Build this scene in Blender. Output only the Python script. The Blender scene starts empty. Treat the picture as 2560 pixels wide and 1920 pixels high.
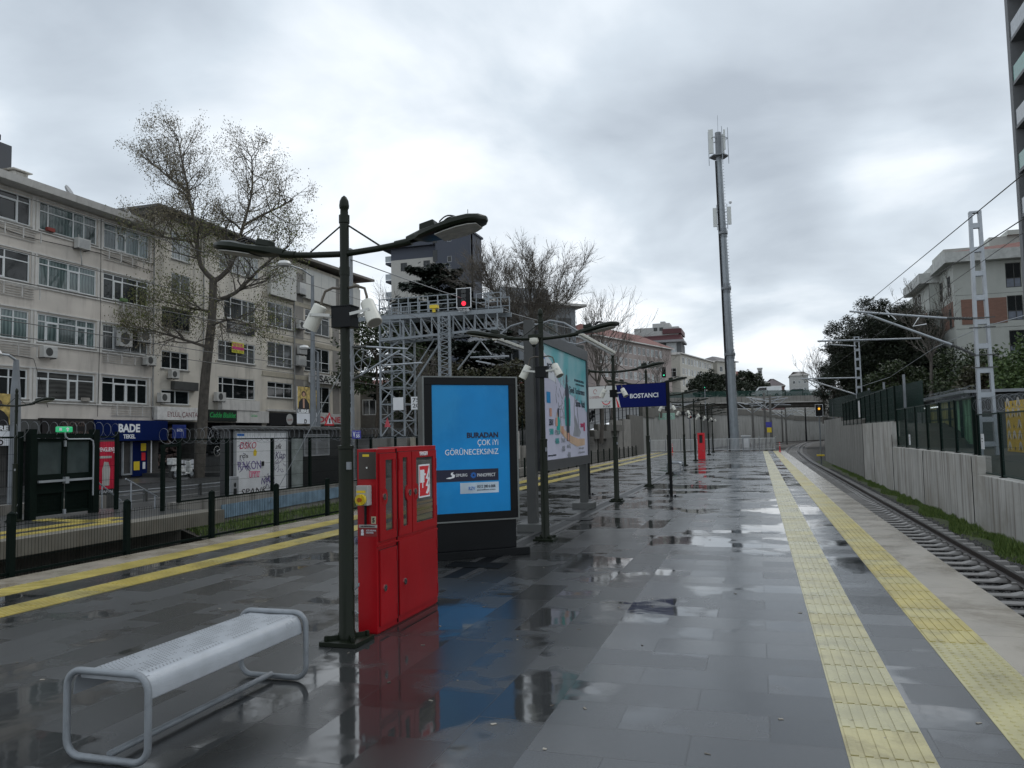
import bpy, math, random
from mathutils import Vector, Matrix
PI = math.pi
sc = bpy.context.scene
COL = sc.collection
# ------------------------------------------------------------------ camera
def axes(yaw, pitch, roll):
    a, p, r = map(math.radians, (yaw, pitch, roll))
    f = Vector((-math.sin(a)*math.cos(p), math.cos(a)*math.cos(p), math.sin(p)))
    R = Vector((math.cos(a), math.sin(a), 0)); U = R.cross(f)
    return R*math.cos(r)-U*math.sin(r), U*math.cos(r)+R*math.sin(r), f
R_, U_, F_ = axes(17.12, 3.84, 1.2)
cd = bpy.data.cameras.new("camera"); cam = bpy.data.objects.new("camera", cd); COL.objects.link(cam)
m = Matrix((R_, U_, -F_)).transposed().to_4x4(); m.translation = (0, 0, 1.6)
cam.matrix_world = m
cd.sensor_width = 36; cd.lens = 36*1980/2560; cd.clip_start = .05; cd.clip_end = 3000
sc.camera = cam
# ------------------------------------------------------------------ world, sun, exposure
sc.view_settings.view_transform = 'Standard'; sc.view_settings.look = 'None'
sc.view_settings.exposure = 0.38; sc.view_settings.gamma = 1
SUN_EL, SUN_AZ = math.radians(48), math.radians(30)
w = bpy.data.worlds.new("World"); sc.world = w; w.use_nodes = True
nt = w.node_tree; nt.nodes.clear(); N = nt.nodes; Lk = nt.links
def nmath(nt, op, a, b=None, clamp=False):
    n = nt.nodes.new('ShaderNodeMath'); n.operation = op; n.use_clamp = clamp
    for i, v in enumerate((a, b)):
        if v is None: continue
        if isinstance(v, (int, float)): n.inputs[i].default_value = v
        else: nt.links.new(v, n.inputs[i])
    return n.outputs[0]
sky = N.new('ShaderNodeTexSky'); sky.sky_type = 'NISHITA'; sky.sun_disc = False
sky.sun_elevation = SUN_EL; sky.sun_rotation = SUN_AZ; sky.air_density = 1.5; sky.dust_density = 3
bg1 = N.new('ShaderNodeBackground'); Lk.new(sky.outputs[0], bg1.inputs[0]); bg1.inputs[1].default_value = .05
tc = N.new('ShaderNodeTexCoord')
sep = N.new('ShaderNodeSeparateXYZ'); Lk.new(tc.outputs['Generated'], sep.inputs[0])
den = nmath(nt, 'ADD', nmath(nt, 'MAXIMUM', sep.outputs[2], 0), .22)
cmb = N.new('ShaderNodeCombineXYZ')
Lk.new(nmath(nt, 'DIVIDE', sep.outputs[0], den), cmb.inputs[0]); Lk.new(nmath(nt, 'DIVIDE', sep.outputs[1], den), cmb.inputs[1])
n1 = N.new('ShaderNodeTexNoise'); n1.inputs['Scale'].default_value = 1.5; n1.inputs['Detail'].default_value = 8; n1.inputs['Roughness'].default_value = .5
n1.inputs['Distortion'].default_value = .3
Lk.new(cmb.outputs[0], n1.inputs['Vector'])
n2 = N.new('ShaderNodeTexNoise'); n2.inputs['Scale'].default_value = 3.2; n2.inputs['Detail'].default_value = 4
Lk.new(tc.outputs['Generated'], n2.inputs['Vector'])
vs = N.new('ShaderNodeVectorMath'); vs.operation = 'SUBTRACT'; Lk.new(n2.outputs['Color'], vs.inputs[0]); vs.inputs[1].default_value = (.5, .5, .5)
vm = N.new('ShaderNodeVectorMath'); vm.operation = 'SCALE'; Lk.new(vs.outputs[0], vm.inputs[0]); vm.inputs['Scale'].default_value = .34
vd = N.new('ShaderNodeVectorMath'); vd.operation = 'ADD'; Lk.new(tc.outputs['Generated'], vd.inputs[0]); Lk.new(vm.outputs[0], vd.inputs[1])
lum = nmath(nt, 'ADD', nmath(nt, 'MULTIPLY', nmath(nt, 'SUBTRACT', n1.outputs[0], .5), 1.05), .80)
BLOBS = [((-.49,.74,.46), .30, .12), ((-.25,.83,.50), .26, .03), ((-.68,.60,.42), .27, -.12), ((-.09,.93,.37), .24, -.09), ((-.04,.96,.29), .22, -.08),
         ((.04,.96,.25), .22, -.14), ((-.17,.93,.32), .17, -.05), ((.12,.93,.36), .26, -.10), ((-.62,.60,.52), .3, -.10), ((.02,.99,.13), .14, .10), ((.16,.94,.27), .13, .12), ((.10,.88,.47), .3, -.10), ((-.22,.95,.16), .16, .10), ((-.66,.68,.27), .18, .08), ((0,-.85,.5), .8, -.03)]
for c, r, a in BLOBS:
    d = N.new('ShaderNodeVectorMath'); d.operation = 'DISTANCE'; Lk.new(vd.outputs[0], d.inputs[0]); d.inputs[1].default_value = Vector(c).normalized()
    mr = N.new('ShaderNodeMapRange'); mr.interpolation_type = 'SMOOTHERSTEP'; Lk.new(d.outputs['Value'], mr.inputs[0])
    mr.inputs[1].default_value = 0; mr.inputs[2].default_value = r; mr.inputs[3].default_value = a; mr.inputs[4].default_value = 0
    lum = nmath(nt, 'ADD', lum, mr.outputs[0])
hz = N.new('ShaderNodeMapRange'); hz.interpolation_type = 'SMOOTHSTEP'; Lk.new(sep.outputs[2], hz.inputs[0]); hz.inputs[1].default_value = 0; hz.inputs[2].default_value = .22; hz.inputs[3].default_value = .09; hz.inputs[4].default_value = 0
lum = nmath(nt, 'ADD', lum, hz.outputs[0])
lum = nmath(nt, 'MINIMUM', nmath(nt, 'MAXIMUM', lum, .50), 1.1)
rmp = N.new('ShaderNodeValToRGB'); Lk.new(lum, rmp.inputs[0])
e = rmp.color_ramp.elements; e[0].position = .45; e[0].color = (.335, .383, .445, 1); e[1].position = 1.0; e[1].color = (.92, .96, 1.0, 1)
x = e.new(.74); x.color = (.558, .625, .695, 1)
bg2 = N.new('ShaderNodeBackground'); Lk.new(rmp.outputs[0], bg2.inputs[0]); bg2.inputs[1].default_value = 1.0
mx = N.new('ShaderNodeMixShader'); mx.inputs[0].default_value = .93; Lk.new(bg1.outputs[0], mx.inputs[1]); Lk.new(bg2.outputs[0], mx.inputs[2])
wo = N.new('ShaderNodeOutputWorld'); Lk.new(mx.outputs[0], wo.inputs[0])
sd = bpy.data.lights.new("sun", 'SUN'); sd.energy = .6; sd.angle = math.radians(25); sd.color = (1, .97, .93)
sun = bpy.data.objects.new("sun", sd); COL.objects.link(sun)
sun.rotation_euler = Vector((-math.sin(SUN_AZ)*math.cos(SUN_EL), -math.cos(SUN_AZ)*math.cos(SUN_EL), -math.sin(SUN_EL))).to_track_quat('-Z', 'Y').to_euler()

# ------------------------------------------------------------------ materials
MATS = {}
def mat(name, col, rough=.5, metal=0, var=.18, scale=3., bump=0, bscale=40., streak=0, scol=None, coat=0, emit=0, spec=.5, sdens=5., dirt=0, dcol=None, dscale=1.6, dlo=.5, slo=.50):
    if name in MATS: return MATS[name]
    M = bpy.data.materials.new(name); MATS[name] = M; M.use_nodes = True
    nt = M.node_tree; b = nt.nodes['Principled BSDF']; L = nt.links
    b.inputs['Roughness'].default_value = rough; b.inputs['Metallic'].default_value = metal
    b.inputs['Coat Weight'].default_value = coat; b.inputs['Specular IOR Level'].default_value = spec
    c = (*col, 1); geo = nt.nodes.new('ShaderNodeNewGeometry')
    no = nt.nodes.new('ShaderNodeTexNoise'); no.inputs['Scale'].default_value = scale; no.inputs['Detail'].default_value = 5
    L.new(geo.outputs['Position'], no.inputs['Vector'])
    mr = nt.nodes.new('ShaderNodeMapRange'); L.new(no.outputs[0], mr.inputs[0])
    mr.inputs[1].default_value = .3; mr.inputs[2].default_value = .7; mr.inputs[3].default_value = 1-var; mr.inputs[4].default_value = 1+var
    hs = nt.nodes.new('ShaderNodeHueSaturation'); hs.inputs['Color'].default_value = c; L.new(mr.outputs[0], hs.inputs['Value'])
    out = hs.outputs[0]
    if streak:
        mp = nt.nodes.new('ShaderNodeMapping'); mp.inputs['Scale'].default_value = (sdens, sdens, .22); L.new(geo.outputs['Position'], mp.inputs[0])
        n3 = nt.nodes.new('ShaderNodeTexNoise'); n3.inputs['Scale'].default_value = 1; n3.inputs['Detail'].default_value = 4; n3.inputs['Roughness'].default_value = .65
        L.new(mp.outputs[0], n3.inputs['Vector'])
        m3 = nt.nodes.new('ShaderNodeMapRange'); L.new(n3.outputs[0], m3.inputs[0]); m3.inputs[1].default_value = slo; m3.inputs[2].default_value = slo+.18; m3.inputs[3].default_value = 0; m3.inputs[4].default_value = streak
        mi = nt.nodes.new('ShaderNodeMix'); mi.data_type = 'RGBA'; L.new(m3.outputs[0], mi.inputs[0]); L.new(out, mi.inputs[6])
        mi.inputs[7].default_value = (*(scol or tuple(v*.35 for v in col)), 1); out = mi.outputs[2]
    if dirt:
        n6 = nt.nodes.new('ShaderNodeTexNoise'); n6.inputs['Scale'].default_value = dscale; n6.inputs['Detail'].default_value = 9; n6.inputs['Roughness'].default_value = .68; n6.inputs['Distortion'].default_value = .4
        L.new(geo.outputs['Position'], n6.inputs['Vector'])
        m6 = nt.nodes.new('ShaderNodeMapRange'); L.new(n6.outputs[0], m6.inputs[0]); m6.inputs[1].default_value = dlo; m6.inputs[2].default_value = dlo+.14; m6.inputs[3].default_value = 0; m6.inputs[4].default_value = dirt
        mj = nt.nodes.new('ShaderNodeMix'); mj.data_type = 'RGBA'; L.new(m6.outputs[0], mj.inputs[0]); L.new(out, mj.inputs[6]); mj.inputs[7].default_value = (*(dcol or tuple(v*.4 for v in col)), 1); out = mj.outputs[2]
    L.new(out, b.inputs['Base Color'])
    if rough > .12:
        m4 = nt.nodes.new('ShaderNodeMapRange'); L.new(no.outputs[0], m4.inputs[0]); m4.inputs[3].default_value = rough*.75; m4.inputs[4].default_value = min(1, rough*1.25); L.new(m4.outputs[0], b.inputs['Roughness'])
    if bump:
        n4 = nt.nodes.new('ShaderNodeTexNoise'); n4.inputs['Scale'].default_value = bscale; n4.inputs['Detail'].default_value = 4; L.new(geo.outputs['Position'], n4.inputs['Vector'])
        bp = nt.nodes.new('ShaderNodeBump'); bp.inputs['Strength'].default_value = bump; bp.inputs['Distance'].default_value = .02; L.new(n4.outputs[0], bp.inputs['Height']); L.new(bp.outputs[0], b.inputs['Normal'])
    if emit: b.inputs['Emission Color'].default_value = c; b.inputs['Emission Strength'].default_value = emit
    return M
def wavemat(name, c1, c2, sc_=8, rough=.4, coat=0, axis=(0, 1, 0), sharp=.5):
    """vertical or horizontal folds and slats: curtains and blinds seen in window panes"""
    if name in MATS: return MATS[name]
    M = mat(name, c1, rough, coat=coat); nt = M.node_tree; L = nt.links; b = nt.nodes['Principled BSDF']
    geo = nt.nodes.new('ShaderNodeNewGeometry'); dt = nt.nodes.new('ShaderNodeVectorMath'); dt.operation = 'DOT_PRODUCT'
    L.new(geo.outputs['Position'], dt.inputs[0]); dt.inputs[1].default_value = axis
    no = nt.nodes.new('ShaderNodeTexNoise'); no.inputs['Scale'].default_value = .8; L.new(geo.outputs['Position'], no.inputs['Vector'])
    s = nmath(nt, 'SINE', nmath(nt, 'ADD', nmath(nt, 'MULTIPLY', dt.outputs['Value'], sc_*2*PI), nmath(nt, 'MULTIPLY', no.outputs[0], 9)))
    f = nmath(nt, 'ADD', nmath(nt, 'MULTIPLY', s, .5), .5)
    mi = nt.nodes.new('ShaderNodeMix'); mi.data_type = 'RGBA'; L.new(f, mi.inputs[0]); mi.inputs[6].default_value = (*c1, 1); mi.inputs[7].default_value = (*c2, 1)
    n5 = nt.nodes.new('ShaderNodeTexNoise'); n5.inputs['Scale'].default_value = .45; L.new(geo.outputs['Position'], n5.inputs['Vector'])
    h = nt.nodes.new('ShaderNodeHueSaturation'); L.new(mi.outputs[2], h.inputs['Color'])
    mr = nt.nodes.new('ShaderNodeMapRange'); L.new(n5.outputs[0], mr.inputs[0]); mr.inputs[1].default_value = .35; mr.inputs[2].default_value = .65; mr.inputs[3].default_value = .45; mr.inputs[4].default_value = 1.25
    L.new(mr.outputs[0], h.inputs['Value']); L.new(h.outputs[0], b.inputs['Base Color'])
    return M
def brickmat(name, c1, c2, cm, bw, bh, ax='yz', rough=.7, mortar=.01, var=.15):
    if name in MATS: return MATS[name]
    M = mat(name, c1, rough, var=var); nt = M.node_tree; L = nt.links; b = nt.nodes['Principled BSDF']
    geo = nt.nodes.new('ShaderNodeNewGeometry'); sp = nt.nodes.new('ShaderNodeSeparateXYZ'); L.new(geo.outputs['Position'], sp.inputs[0])
    cb = nt.nodes.new('ShaderNodeCombineXYZ'); L.new(sp.outputs['xyz'.index(ax[0])], cb.inputs[0]); L.new(sp.outputs['xyz'.index(ax[1])], cb.inputs[1])
    br = nt.nodes.new('ShaderNodeTexBrick'); L.new(cb.outputs[0], br.inputs['Vector']); br.inputs['Scale'].default_value = 1
    br.inputs['Brick Width'].default_value = bw; br.inputs['Row Height'].default_value = bh; br.inputs['Mortar Size'].default_value = mortar
    br.inputs['Color1'].default_value = (*c1, 1); br.inputs['Color2'].default_value = (*c2, 1); br.inputs['Mortar'].default_value = (*cm, 1)
    L.new(br.outputs[0], b.inputs['Base Color']); return M

def wetmat(name, swap, bw, bh, off=.5, c0=(.019, .020, .020), c1=(.040, .042, .043), pl=.515, rb=.19, rv=.17, sp_=.5):
    """dark granite slabs under a film of rain: each slab has its own sheen and very slight tilt, low spots hold standing water"""
    M = bpy.data.materials.new(name); M.use_nodes = True; nt = M.node_tree; L = nt.links; b = nt.nodes['Principled BSDF']
    geo = nt.nodes.new('ShaderNodeNewGeometry'); sp = nt.nodes.new('ShaderNodeSeparateXYZ'); L.new(geo.outputs['Position'], sp.inputs[0])
    cb = nt.nodes.new('ShaderNodeCombineXYZ'); L.new(sp.outputs[1 if swap else 0], cb.inputs[0]); L.new(sp.outputs[0 if swap else 1], cb.inputs[1])
    br = nt.nodes.new('ShaderNodeTexBrick'); L.new(cb.outputs[0], br.inputs['Vector']); br.inputs['Scale'].default_value = 1; br.offset = off
    br.inputs['Brick Width'].default_value = bw; br.inputs['Row Height'].default_value = bh; br.inputs['Mortar Size'].default_value = .0035; br.inputs['Mortar Smooth'].default_value = .2
    br.inputs['Color1'].default_value = (0, 0, 0, 1); br.inputs['Color2'].default_value = (1, 1, 1, 1); br.inputs['Mortar'].default_value = (.5, .5, .5, 1)
    wn = nt.nodes.new('ShaderNodeTexWhiteNoise'); wn.noise_dimensions = '1D'; L.new(br.outputs['Color'], wn.inputs['W'])
    n1 = nt.nodes.new('ShaderNodeTexNoise'); n1.inputs['Scale'].default_value = .55; n1.inputs['Detail'].default_value = 4; n1.inputs['Roughness'].default_value = .6; L.new(geo.outputs['Position'], n1.inputs['Vector'])
    # puddle mask: noise + a little of the slab value so puddles stop at joints
    pm = nmath(nt, 'ADD', n1.outputs[0], nmath(nt, 'MULTIPLY', nmath(nt, 'SUBTRACT', br.outputs['Color'], .5), .16))
    for cx_, cy_, rx_, am_ in ((-1.75, 8.3, 1.3, .10), (-3.1, 4.3, .5, .06), (-2.6, 14.0, 2.2, .06), (.95, 12.5, .8, .07), (.95, 17.5, .7, .07), (-5.6, 8.6, 1.0, .05), (-3.0, 24, 4.0, .04), (-2.5, 38, 6.0, .04)):
        dd = nt.nodes.new('ShaderNodeVectorMath'); dd.operation = 'DISTANCE'; L.new(geo.outputs['Position'], dd.inputs[0]); dd.inputs[1].default_value = (cx_, cy_, 0)
        mg = nt.nodes.new('ShaderNodeMapRange'); mg.interpolation_type = 'SMOOTHSTEP'; L.new(dd.outputs['Value'], mg.inputs[0]); mg.inputs[1].default_value = 0; mg.inputs[2].default_value = rx_; mg.inputs[3].default_value = am_; mg.inputs[4].default_value = 0
        pm = nmath(nt, 'ADD', pm, mg.outputs[0])
    mr = nt.nodes.new('ShaderNodeMapRange'); L.new(pm, mr.inputs[0]); mr.inputs[1].default_value = pl; mr.inputs[2].default_value = pl+.06; mr.clamp = True
    pud = mr.outputs[0]
    n2 = nt.nodes.new('ShaderNodeTexNoise'); n2.inputs['Scale'].default_value = 90; n2.inputs['Detail'].default_value = 3; L.new(geo.outputs['Position'], n2.inputs['Vector'])
    r0 = nmath(nt, 'ADD', nmath(nt, 'MULTIPLY', br.outputs['Color'], rv), rb)
    r0 = nmath(nt, 'ADD', r0, nmath(nt, 'MULTIPLY', n1.outputs[0], .08))
    mi = nt.nodes.new('ShaderNodeMix'); L.new(pud, mi.inputs[0]); L.new(r0, mi.inputs[2]); mi.inputs[3].default_value = .055
    L.new(mi.outputs[0], b.inputs['Roughness'])
    cr = nt.nodes.new('ShaderNodeMix'); cr.data_type = 'RGBA'; L.new(br.outputs['Color'], cr.inputs[0]); cr.inputs[6].default_value = (*c0, 1); cr.inputs[7].default_value = (*c1, 1)
    sp2 = nt.nodes.new('ShaderNodeMix'); sp2.data_type = 'RGBA'; sp2.blend_type = 'MULTIPLY'; sp2.inputs[0].default_value = 1; L.new(cr.outputs[2], sp2.inputs[6])
    rr = nt.nodes.new('ShaderNodeMapRange'); L.new(n2.outputs[0], rr.inputs[0]); rr.inputs[1].default_value = .35; rr.inputs[2].default_value = .65; rr.inputs[3].default_value = .72; rr.inputs[4].default_value = 1.25; L.new(rr.outputs[0], sp2.inputs[7])
    dk = nt.nodes.new('ShaderNodeMix'); dk.data_type = 'RGBA'; L.new(nmath(nt, 'MULTIPLY', br.outputs['Fac'], .8), dk.inputs[0]); L.new(sp2.outputs[2], dk.inputs[6]); dk.inputs[7].default_value = (.02, .02, .02, 1)
    L.new(dk.outputs[2], b.inputs['Base Color'])
    b.inputs['Specular IOR Level'].default_value = sp_
    bp = nt.nodes.new('ShaderNodeBump'); bp.inputs['Distance'].default_value = .0016
    L.new(nmath(nt, 'MULTIPLY', nmath(nt, 'SUBTRACT', 1, pud), .35), bp.inputs['Strength'])
    L.new(n2.outputs[0], bp.inputs['Height'])
    bj = nt.nodes.new('ShaderNodeBump'); bj.invert = True; bj.inputs['Distance'].default_value = .003; bj.inputs['Strength'].default_value = .45; L.new(br.outputs['Fac'], bj.inputs['Height']); L.new(bp.outputs[0], bj.inputs['Normal'])
    n3 = nt.nodes.new('ShaderNodeTexNoise'); n3.inputs['Scale'].default_value = 7; n3.inputs['Detail'].default_value = 1; L.new(geo.outputs['Position'], n3.inputs['Vector'])
    bw_ = nt.nodes.new('ShaderNodeBump'); bw_.inputs['Distance'].default_value = .002; bw_.inputs['Strength'].default_value = .25; L.new(n3.outputs[0], bw_.inputs['Height']); L.new(bj.outputs[0], bw_.inputs['Normal'])
    v1 = nt.nodes.new('ShaderNodeVectorMath'); v1.operation = 'SUBTRACT'; L.new(wn.outputs['Color'], v1.inputs[0]); v1.inputs[1].default_value = (.5, .5, .5)
    v2 = nt.nodes.new('ShaderNodeVectorMath'); v2.operation = 'SCALE'; L.new(v1.outputs[0], v2.inputs[0])
    L.new(nmath(nt, 'MULTIPLY', nmath(nt, 'SUBTRACT', 1.2, pud), .030), v2.inputs['Scale'])
    v3 = nt.nodes.new('ShaderNodeVectorMath'); v3.operation = 'ADD'; L.new(bw_.outputs[0], v3.inputs[0]); L.new(v2.outputs[0], v3.inputs[1])
    v4 = nt.nodes.new('ShaderNodeVectorMath'); v4.operation = 'NORMALIZE'; L.new(v3.outputs[0], v4.inputs[0]); L.new(v4.outputs[0], b.inputs['Normal'])
    return M
def leafmat(name, c1, c2, rough=.6):
    if name in MATS: return MATS[name]
    M = mat(name, c1, rough, var=.2); nt = M.node_tree; L = nt.links; b = nt.nodes['Principled BSDF']
    geo = nt.nodes.new('ShaderNodeNewGeometry')
    mi = nt.nodes.new('ShaderNodeMix'); mi.data_type = 'RGBA'; L.new(geo.outputs['Random Per Island'], mi.inputs[0]); mi.inputs[6].default_value = (*c1, 1); mi.inputs[7].default_value = (*c2, 1)
    L.new(mi.outputs[2], b.inputs['Base Color']); return M

# ------------------------------------------------------------------ objects
OFF = {}
def tag(o, label=None, cat=None, group=None, kind=None):
    if label: o['label'] = label
    if cat: o['category'] = cat
    if group: o['group'] = group
    if kind: o['kind'] = kind
    return o
def thing(name, label, cat, loc=(0, 0, 0), group=None, rz=0, local=False):
    """local=False: its parts are given in world coordinates; local=True: in the thing's own coordinates"""
    o = bpy.data.objects.new(name, None); COL.objects.link(o); o.location = loc; o.rotation_euler = (0, 0, rz)
    o.empty_display_size = .2
    OFF[o.name] = (0, 0, 0) if local else tuple(loc)
    return tag(o, label, cat, group)
class MB:
    def __init__(s): s.v = []; s.f = []; s.m = []
    def add(s, vs, fs, m=0):
        b = len(s.v); s.v += [tuple(p) for p in vs]; s.f += [tuple(b+i for i in f) for f in fs]; s.m += [m]*len(fs)
    def box(s, x0, y0, z0, x1, y1, z1, m=0):
        x0, x1 = sorted((x0, x1)); y0, y1 = sorted((y0, y1)); z0, z1 = sorted((z0, z1))
        s.add([(x0,y0,z0),(x1,y0,z0),(x1,y1,z0),(x0,y1,z0),(x0,y0,z1),(x1,y0,z1),(x1,y1,z1),(x0,y1,z1)],
              [(0,3,2,1),(4,5,6,7),(0,1,5,4),(1,2,6,5),(2,3,7,6),(3,0,4,7)], m); return s
    def hexa(s, p, m=0): s.add(p, [(0,3,2,1),(4,5,6,7),(0,1,5,4),(1,2,6,5),(2,3,7,6),(3,0,4,7)], m); return s
    def fbox(s, fr, a0, z0, d0, a1, z1, d1, m=0):
        a0, a1 = sorted((a0, a1)); z0, z1 = sorted((z0, z1)); d0, d1 = sorted((d0, d1))
        return s.hexa([fr(a0,z0,d1), fr(a1,z0,d1), fr(a1,z0,d0), fr(a0,z0,d0), fr(a0,z1,d1), fr(a1,z1,d1), fr(a1,z1,d0), fr(a0,z1,d0)], m)
    def bar(s, p0, p1, w, h=None, m=0, up=(0, 0, 1)):
        p0 = Vector(p0); p1 = Vector(p1); h = h or w; d = (p1-p0).normalized(); u = Vector(up)
        if abs(d.dot(u)) > .97: u = Vector((0, 1, 0))
        a = d.cross(u).normalized()*w/2; b = a.cross(d).normalized()*h/2
        s.hexa([p0-a-b, p0+a-b, p1+a-b, p1-a-b, p0-a+b, p0+a+b, p1+a+b, p1-a+b], m); return s
    def tube(s, pts, r, n=8, m=0, closed=False, caps=True):
        pts = [Vector(p) for p in pts]; k = len(pts); rs = r if isinstance(r, (list, tuple)) else [r]*k
        ref = None; vs = []
        for i, p in enumerate(pts):
            d = (pts[(i+1) % k]-pts[i-1]) if closed else (pts[min(i+1, k-1)]-pts[max(i-1, 0)])
            if d.length < 1e-9: d = Vector((0, 0, 1))
            d.normalize()
            if ref is None:
                ref = Vector((0, 0, 1)) if abs(d.z) < .9 else Vector((1, 0, 0))
                ref = (ref-d*ref.dot(d)).normalized()
            else:
                ref = ref-d*ref.dot(d)
                ref = ref.normalized() if ref.length > 1e-6 else d.orthogonal().normalized()
            b = d.cross(ref)
            for j in range(n):
                t = 2*PI*j/n; vs.append(p+(ref*math.cos(t)+b*math.sin(t))*rs[i])
        fs = []
        for i in range(k if closed else k-1):
            for j in range(n):
                a = i*n+j; b_ = i*n+(j+1) % n; c = ((i+1) % k)*n+(j+1) % n; d_ = ((i+1) % k)*n+j; fs.append((a, b_, c, d_))
        if caps and not closed: fs += [tuple(range(n-1, -1, -1)), tuple((k-1)*n+j for j in range(n))]
        s.add(vs, fs, m); return s
    def cyl(s, p0, p1, r0, r1=None, n=14, m=0): return s.tube([p0, p1], [r0, r0 if r1 is None else r1], n, m)
    def lathe(s, c, prof, n=16, m=0):
        """prof: (radius, z) pairs from the bottom up"""
        return s.tube([(c[0], c[1], c[2]+z+i*1e-6) for i, (r, z) in enumerate(prof)], [max(r, .0005) for r, z in prof], n, m)
    def poly(s, fr, pts, d0, d1, m=0):
        n = len(pts); s.add([fr(a, z, d0) for a, z in pts]+[fr(a, z, d1) for a, z in pts],
            [tuple(range(n-1, -1, -1)), tuple(range(n, 2*n))]+[(i, (i+1) % n, n+(i+1) % n, n+i) for i in range(n)], m); return s
    def ell(s, fr, a, z, ra, rz, d0, d1, m=0, n=18):
        return s.poly(fr, [(a+ra*math.cos(2*PI*i/n), z+rz*math.sin(2*PI*i/n)) for i in range(n)], d0, d1, m)
    def stroke(s, fr, pts, w, d, m=0):
        for (a0, z0), (a1, z1) in zip(pts, pts[1:]):
            l = math.hypot(a1-a0, z1-z0) or 1e-6; px, pz = -(z1-z0)/l*w/2, (a1-a0)/l*w/2
            s.poly(fr, [(a0+px, z0+pz), (a0-px, z0-pz), (a1-px, z1-pz), (a1+px, z1+pz)], d, d+.002, m)
        return s
    def build(s, name, mats, parent=None, smooth=False, bevel=0, seg=2):
        me = bpy.data.meshes.new(name); o = OFF.get(parent.name, (0, 0, 0)) if parent else (0, 0, 0)
        vs = [(p[0]-o[0], p[1]-o[1], p[2]-o[2]) for p in s.v] if any(o) else s.v
        me.from_pydata(vs, [], s.f); mats = mats if isinstance(mats, (list, tuple)) else [mats]
        for x in mats: me.materials.append(x)
        if len(mats) > 1: me.polygons.foreach_set('material_index', s.m)
        if smooth: me.polygons.foreach_set('use_smooth', [True]*len(s.f)); me.set_sharp_from_angle(angle=math.radians(38))
        me.update()
        ob = bpy.data.objects.new(name, me); COL.objects.link(ob)
        if parent: ob.parent = parent; OFF[ob.name] = o
        if bevel:
            b = ob.modifiers.new('bevel', 'BEVEL'); b.width = bevel; b.segments = seg; b.limit_method = 'ANGLE'; b.angle_limit = math.radians(40)
        return ob
class Fr:
    """a vertical plane: a = metres along u, z = height, d = metres out of the plane"""
    def __init__(s, o, u, n=None):
        s.o = Vector(o); s.u = Vector(u).normalized(); s.n = Vector(n).normalized() if n else s.u.cross(Vector((0, 0, 1)))
    def __call__(s, a, z, d=0): return s.o+s.u*a+Vector((0, 0, z))+s.n*d
def text(fr, body, a0, z0, a1, z1, d, m, parent, name='lettering', bold=0, shear=0, depth=.004):
    """letters fitted into the rectangle a0..a1, z0..z1 of the plane"""
    cu = bpy.data.curves.new(name, 'FONT'); cu.body = body; cu.offset = bold; cu.shear = shear; cu.extrude = .001; cu.resolution_u = 3
    ob = bpy.data.objects.new(name, cu); COL.objects.link(ob)
    dg = bpy.context.evaluated_depsgraph_get(); me = bpy.data.meshes.new_from_object(ob.evaluated_get(dg))
    bpy.data.objects.remove(ob); bpy.data.curves.remove(cu)
    me.name = name; xs = [v.co.x for v in me.vertices]; ys = [v.co.y for v in me.vertices]
    if not xs: return None
    x0, x1, y0, y1 = min(xs), max(xs), min(ys), max(ys); o = Vector(OFF.get(parent.name, (0, 0, 0)))
    for v in me.vertices:
        p = fr(a0+(v.co.x-x0)/(x1-x0)*(a1-a0), z0+(v.co.y-y0)/(y1-y0)*(z1-z0), d+(depth if v.co.z > 0 else 0)); v.co = p-o
    me.materials.clear(); me.materials.append(m); me.update()
    t = bpy.data.objects.new(name, me); COL.objects.link(t); t.parent = parent; OFF[t.name] = tuple(o); return t
def copy_tree(o, parent=None):
    c = o.copy(); COL.objects.link(c)
    if parent: c.parent = parent
    for ch in list(KIDS.get(o.name, [])): copy_tree(ch, c)
    return c
KIDS = {}
def index_kids():
    KIDS.clear()
    for o in bpy.data.objects:
        if o.parent: KIDS.setdefault(o.parent.name, []).append(o)
def clone(root, loc, label, rz=0, group=None):
    c = copy_tree(root); c.location = loc; c.rotation_euler = (0, 0, rz); tag(c, label, None, group); return c
def wall(mb, fr, a0, a1, z0, z1, holes, depth=.2, m=0, mr=None):
    """wall face with real openings and reveals"""
    us = sorted({a0, a1, *[h[0] for h in holes], *[h[2] for h in holes]}); zs = sorted({z0, z1, *[h[1] for h in holes], *[h[3] for h in holes]})
    us = [u for u in us if a0 <= u <= a1]; zs = [z for z in zs if z0 <= z <= z1]
    for i in range(len(us)-1):
        for j in range(len(zs)-1):
            cu, cz = (us[i]+us[i+1])/2, (zs[j]+zs[j+1])/2
            if any(h[0] < cu < h[2] and h[1] < cz < h[3] for h in holes): continue
            mb.add([fr(us[i], zs[j]), fr(us[i+1], zs[j]), fr(us[i+1], zs[j+1]), fr(us[i], zs[j+1])], [(0, 1, 2, 3)], m)
    for h in holes:
        p = [(h[0], h[1]), (h[2], h[1]), (h[2], h[3]), (h[0], h[3])]
        for k in range(4):
            q, r = p[k], p[(k+1) % 4]
            mb.add([fr(*q, 0), fr(*q, -depth), fr(*r, -depth), fr(*r, 0)], [(0, 1, 2, 3)], m if mr is None else mr)
        mb.add([fr(h[0], h[1], -depth), fr(h[2], h[1], -depth), fr(h[2], h[3], -depth), fr(h[0], h[3], -depth)], [(0, 1, 2, 3)], m)
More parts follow.
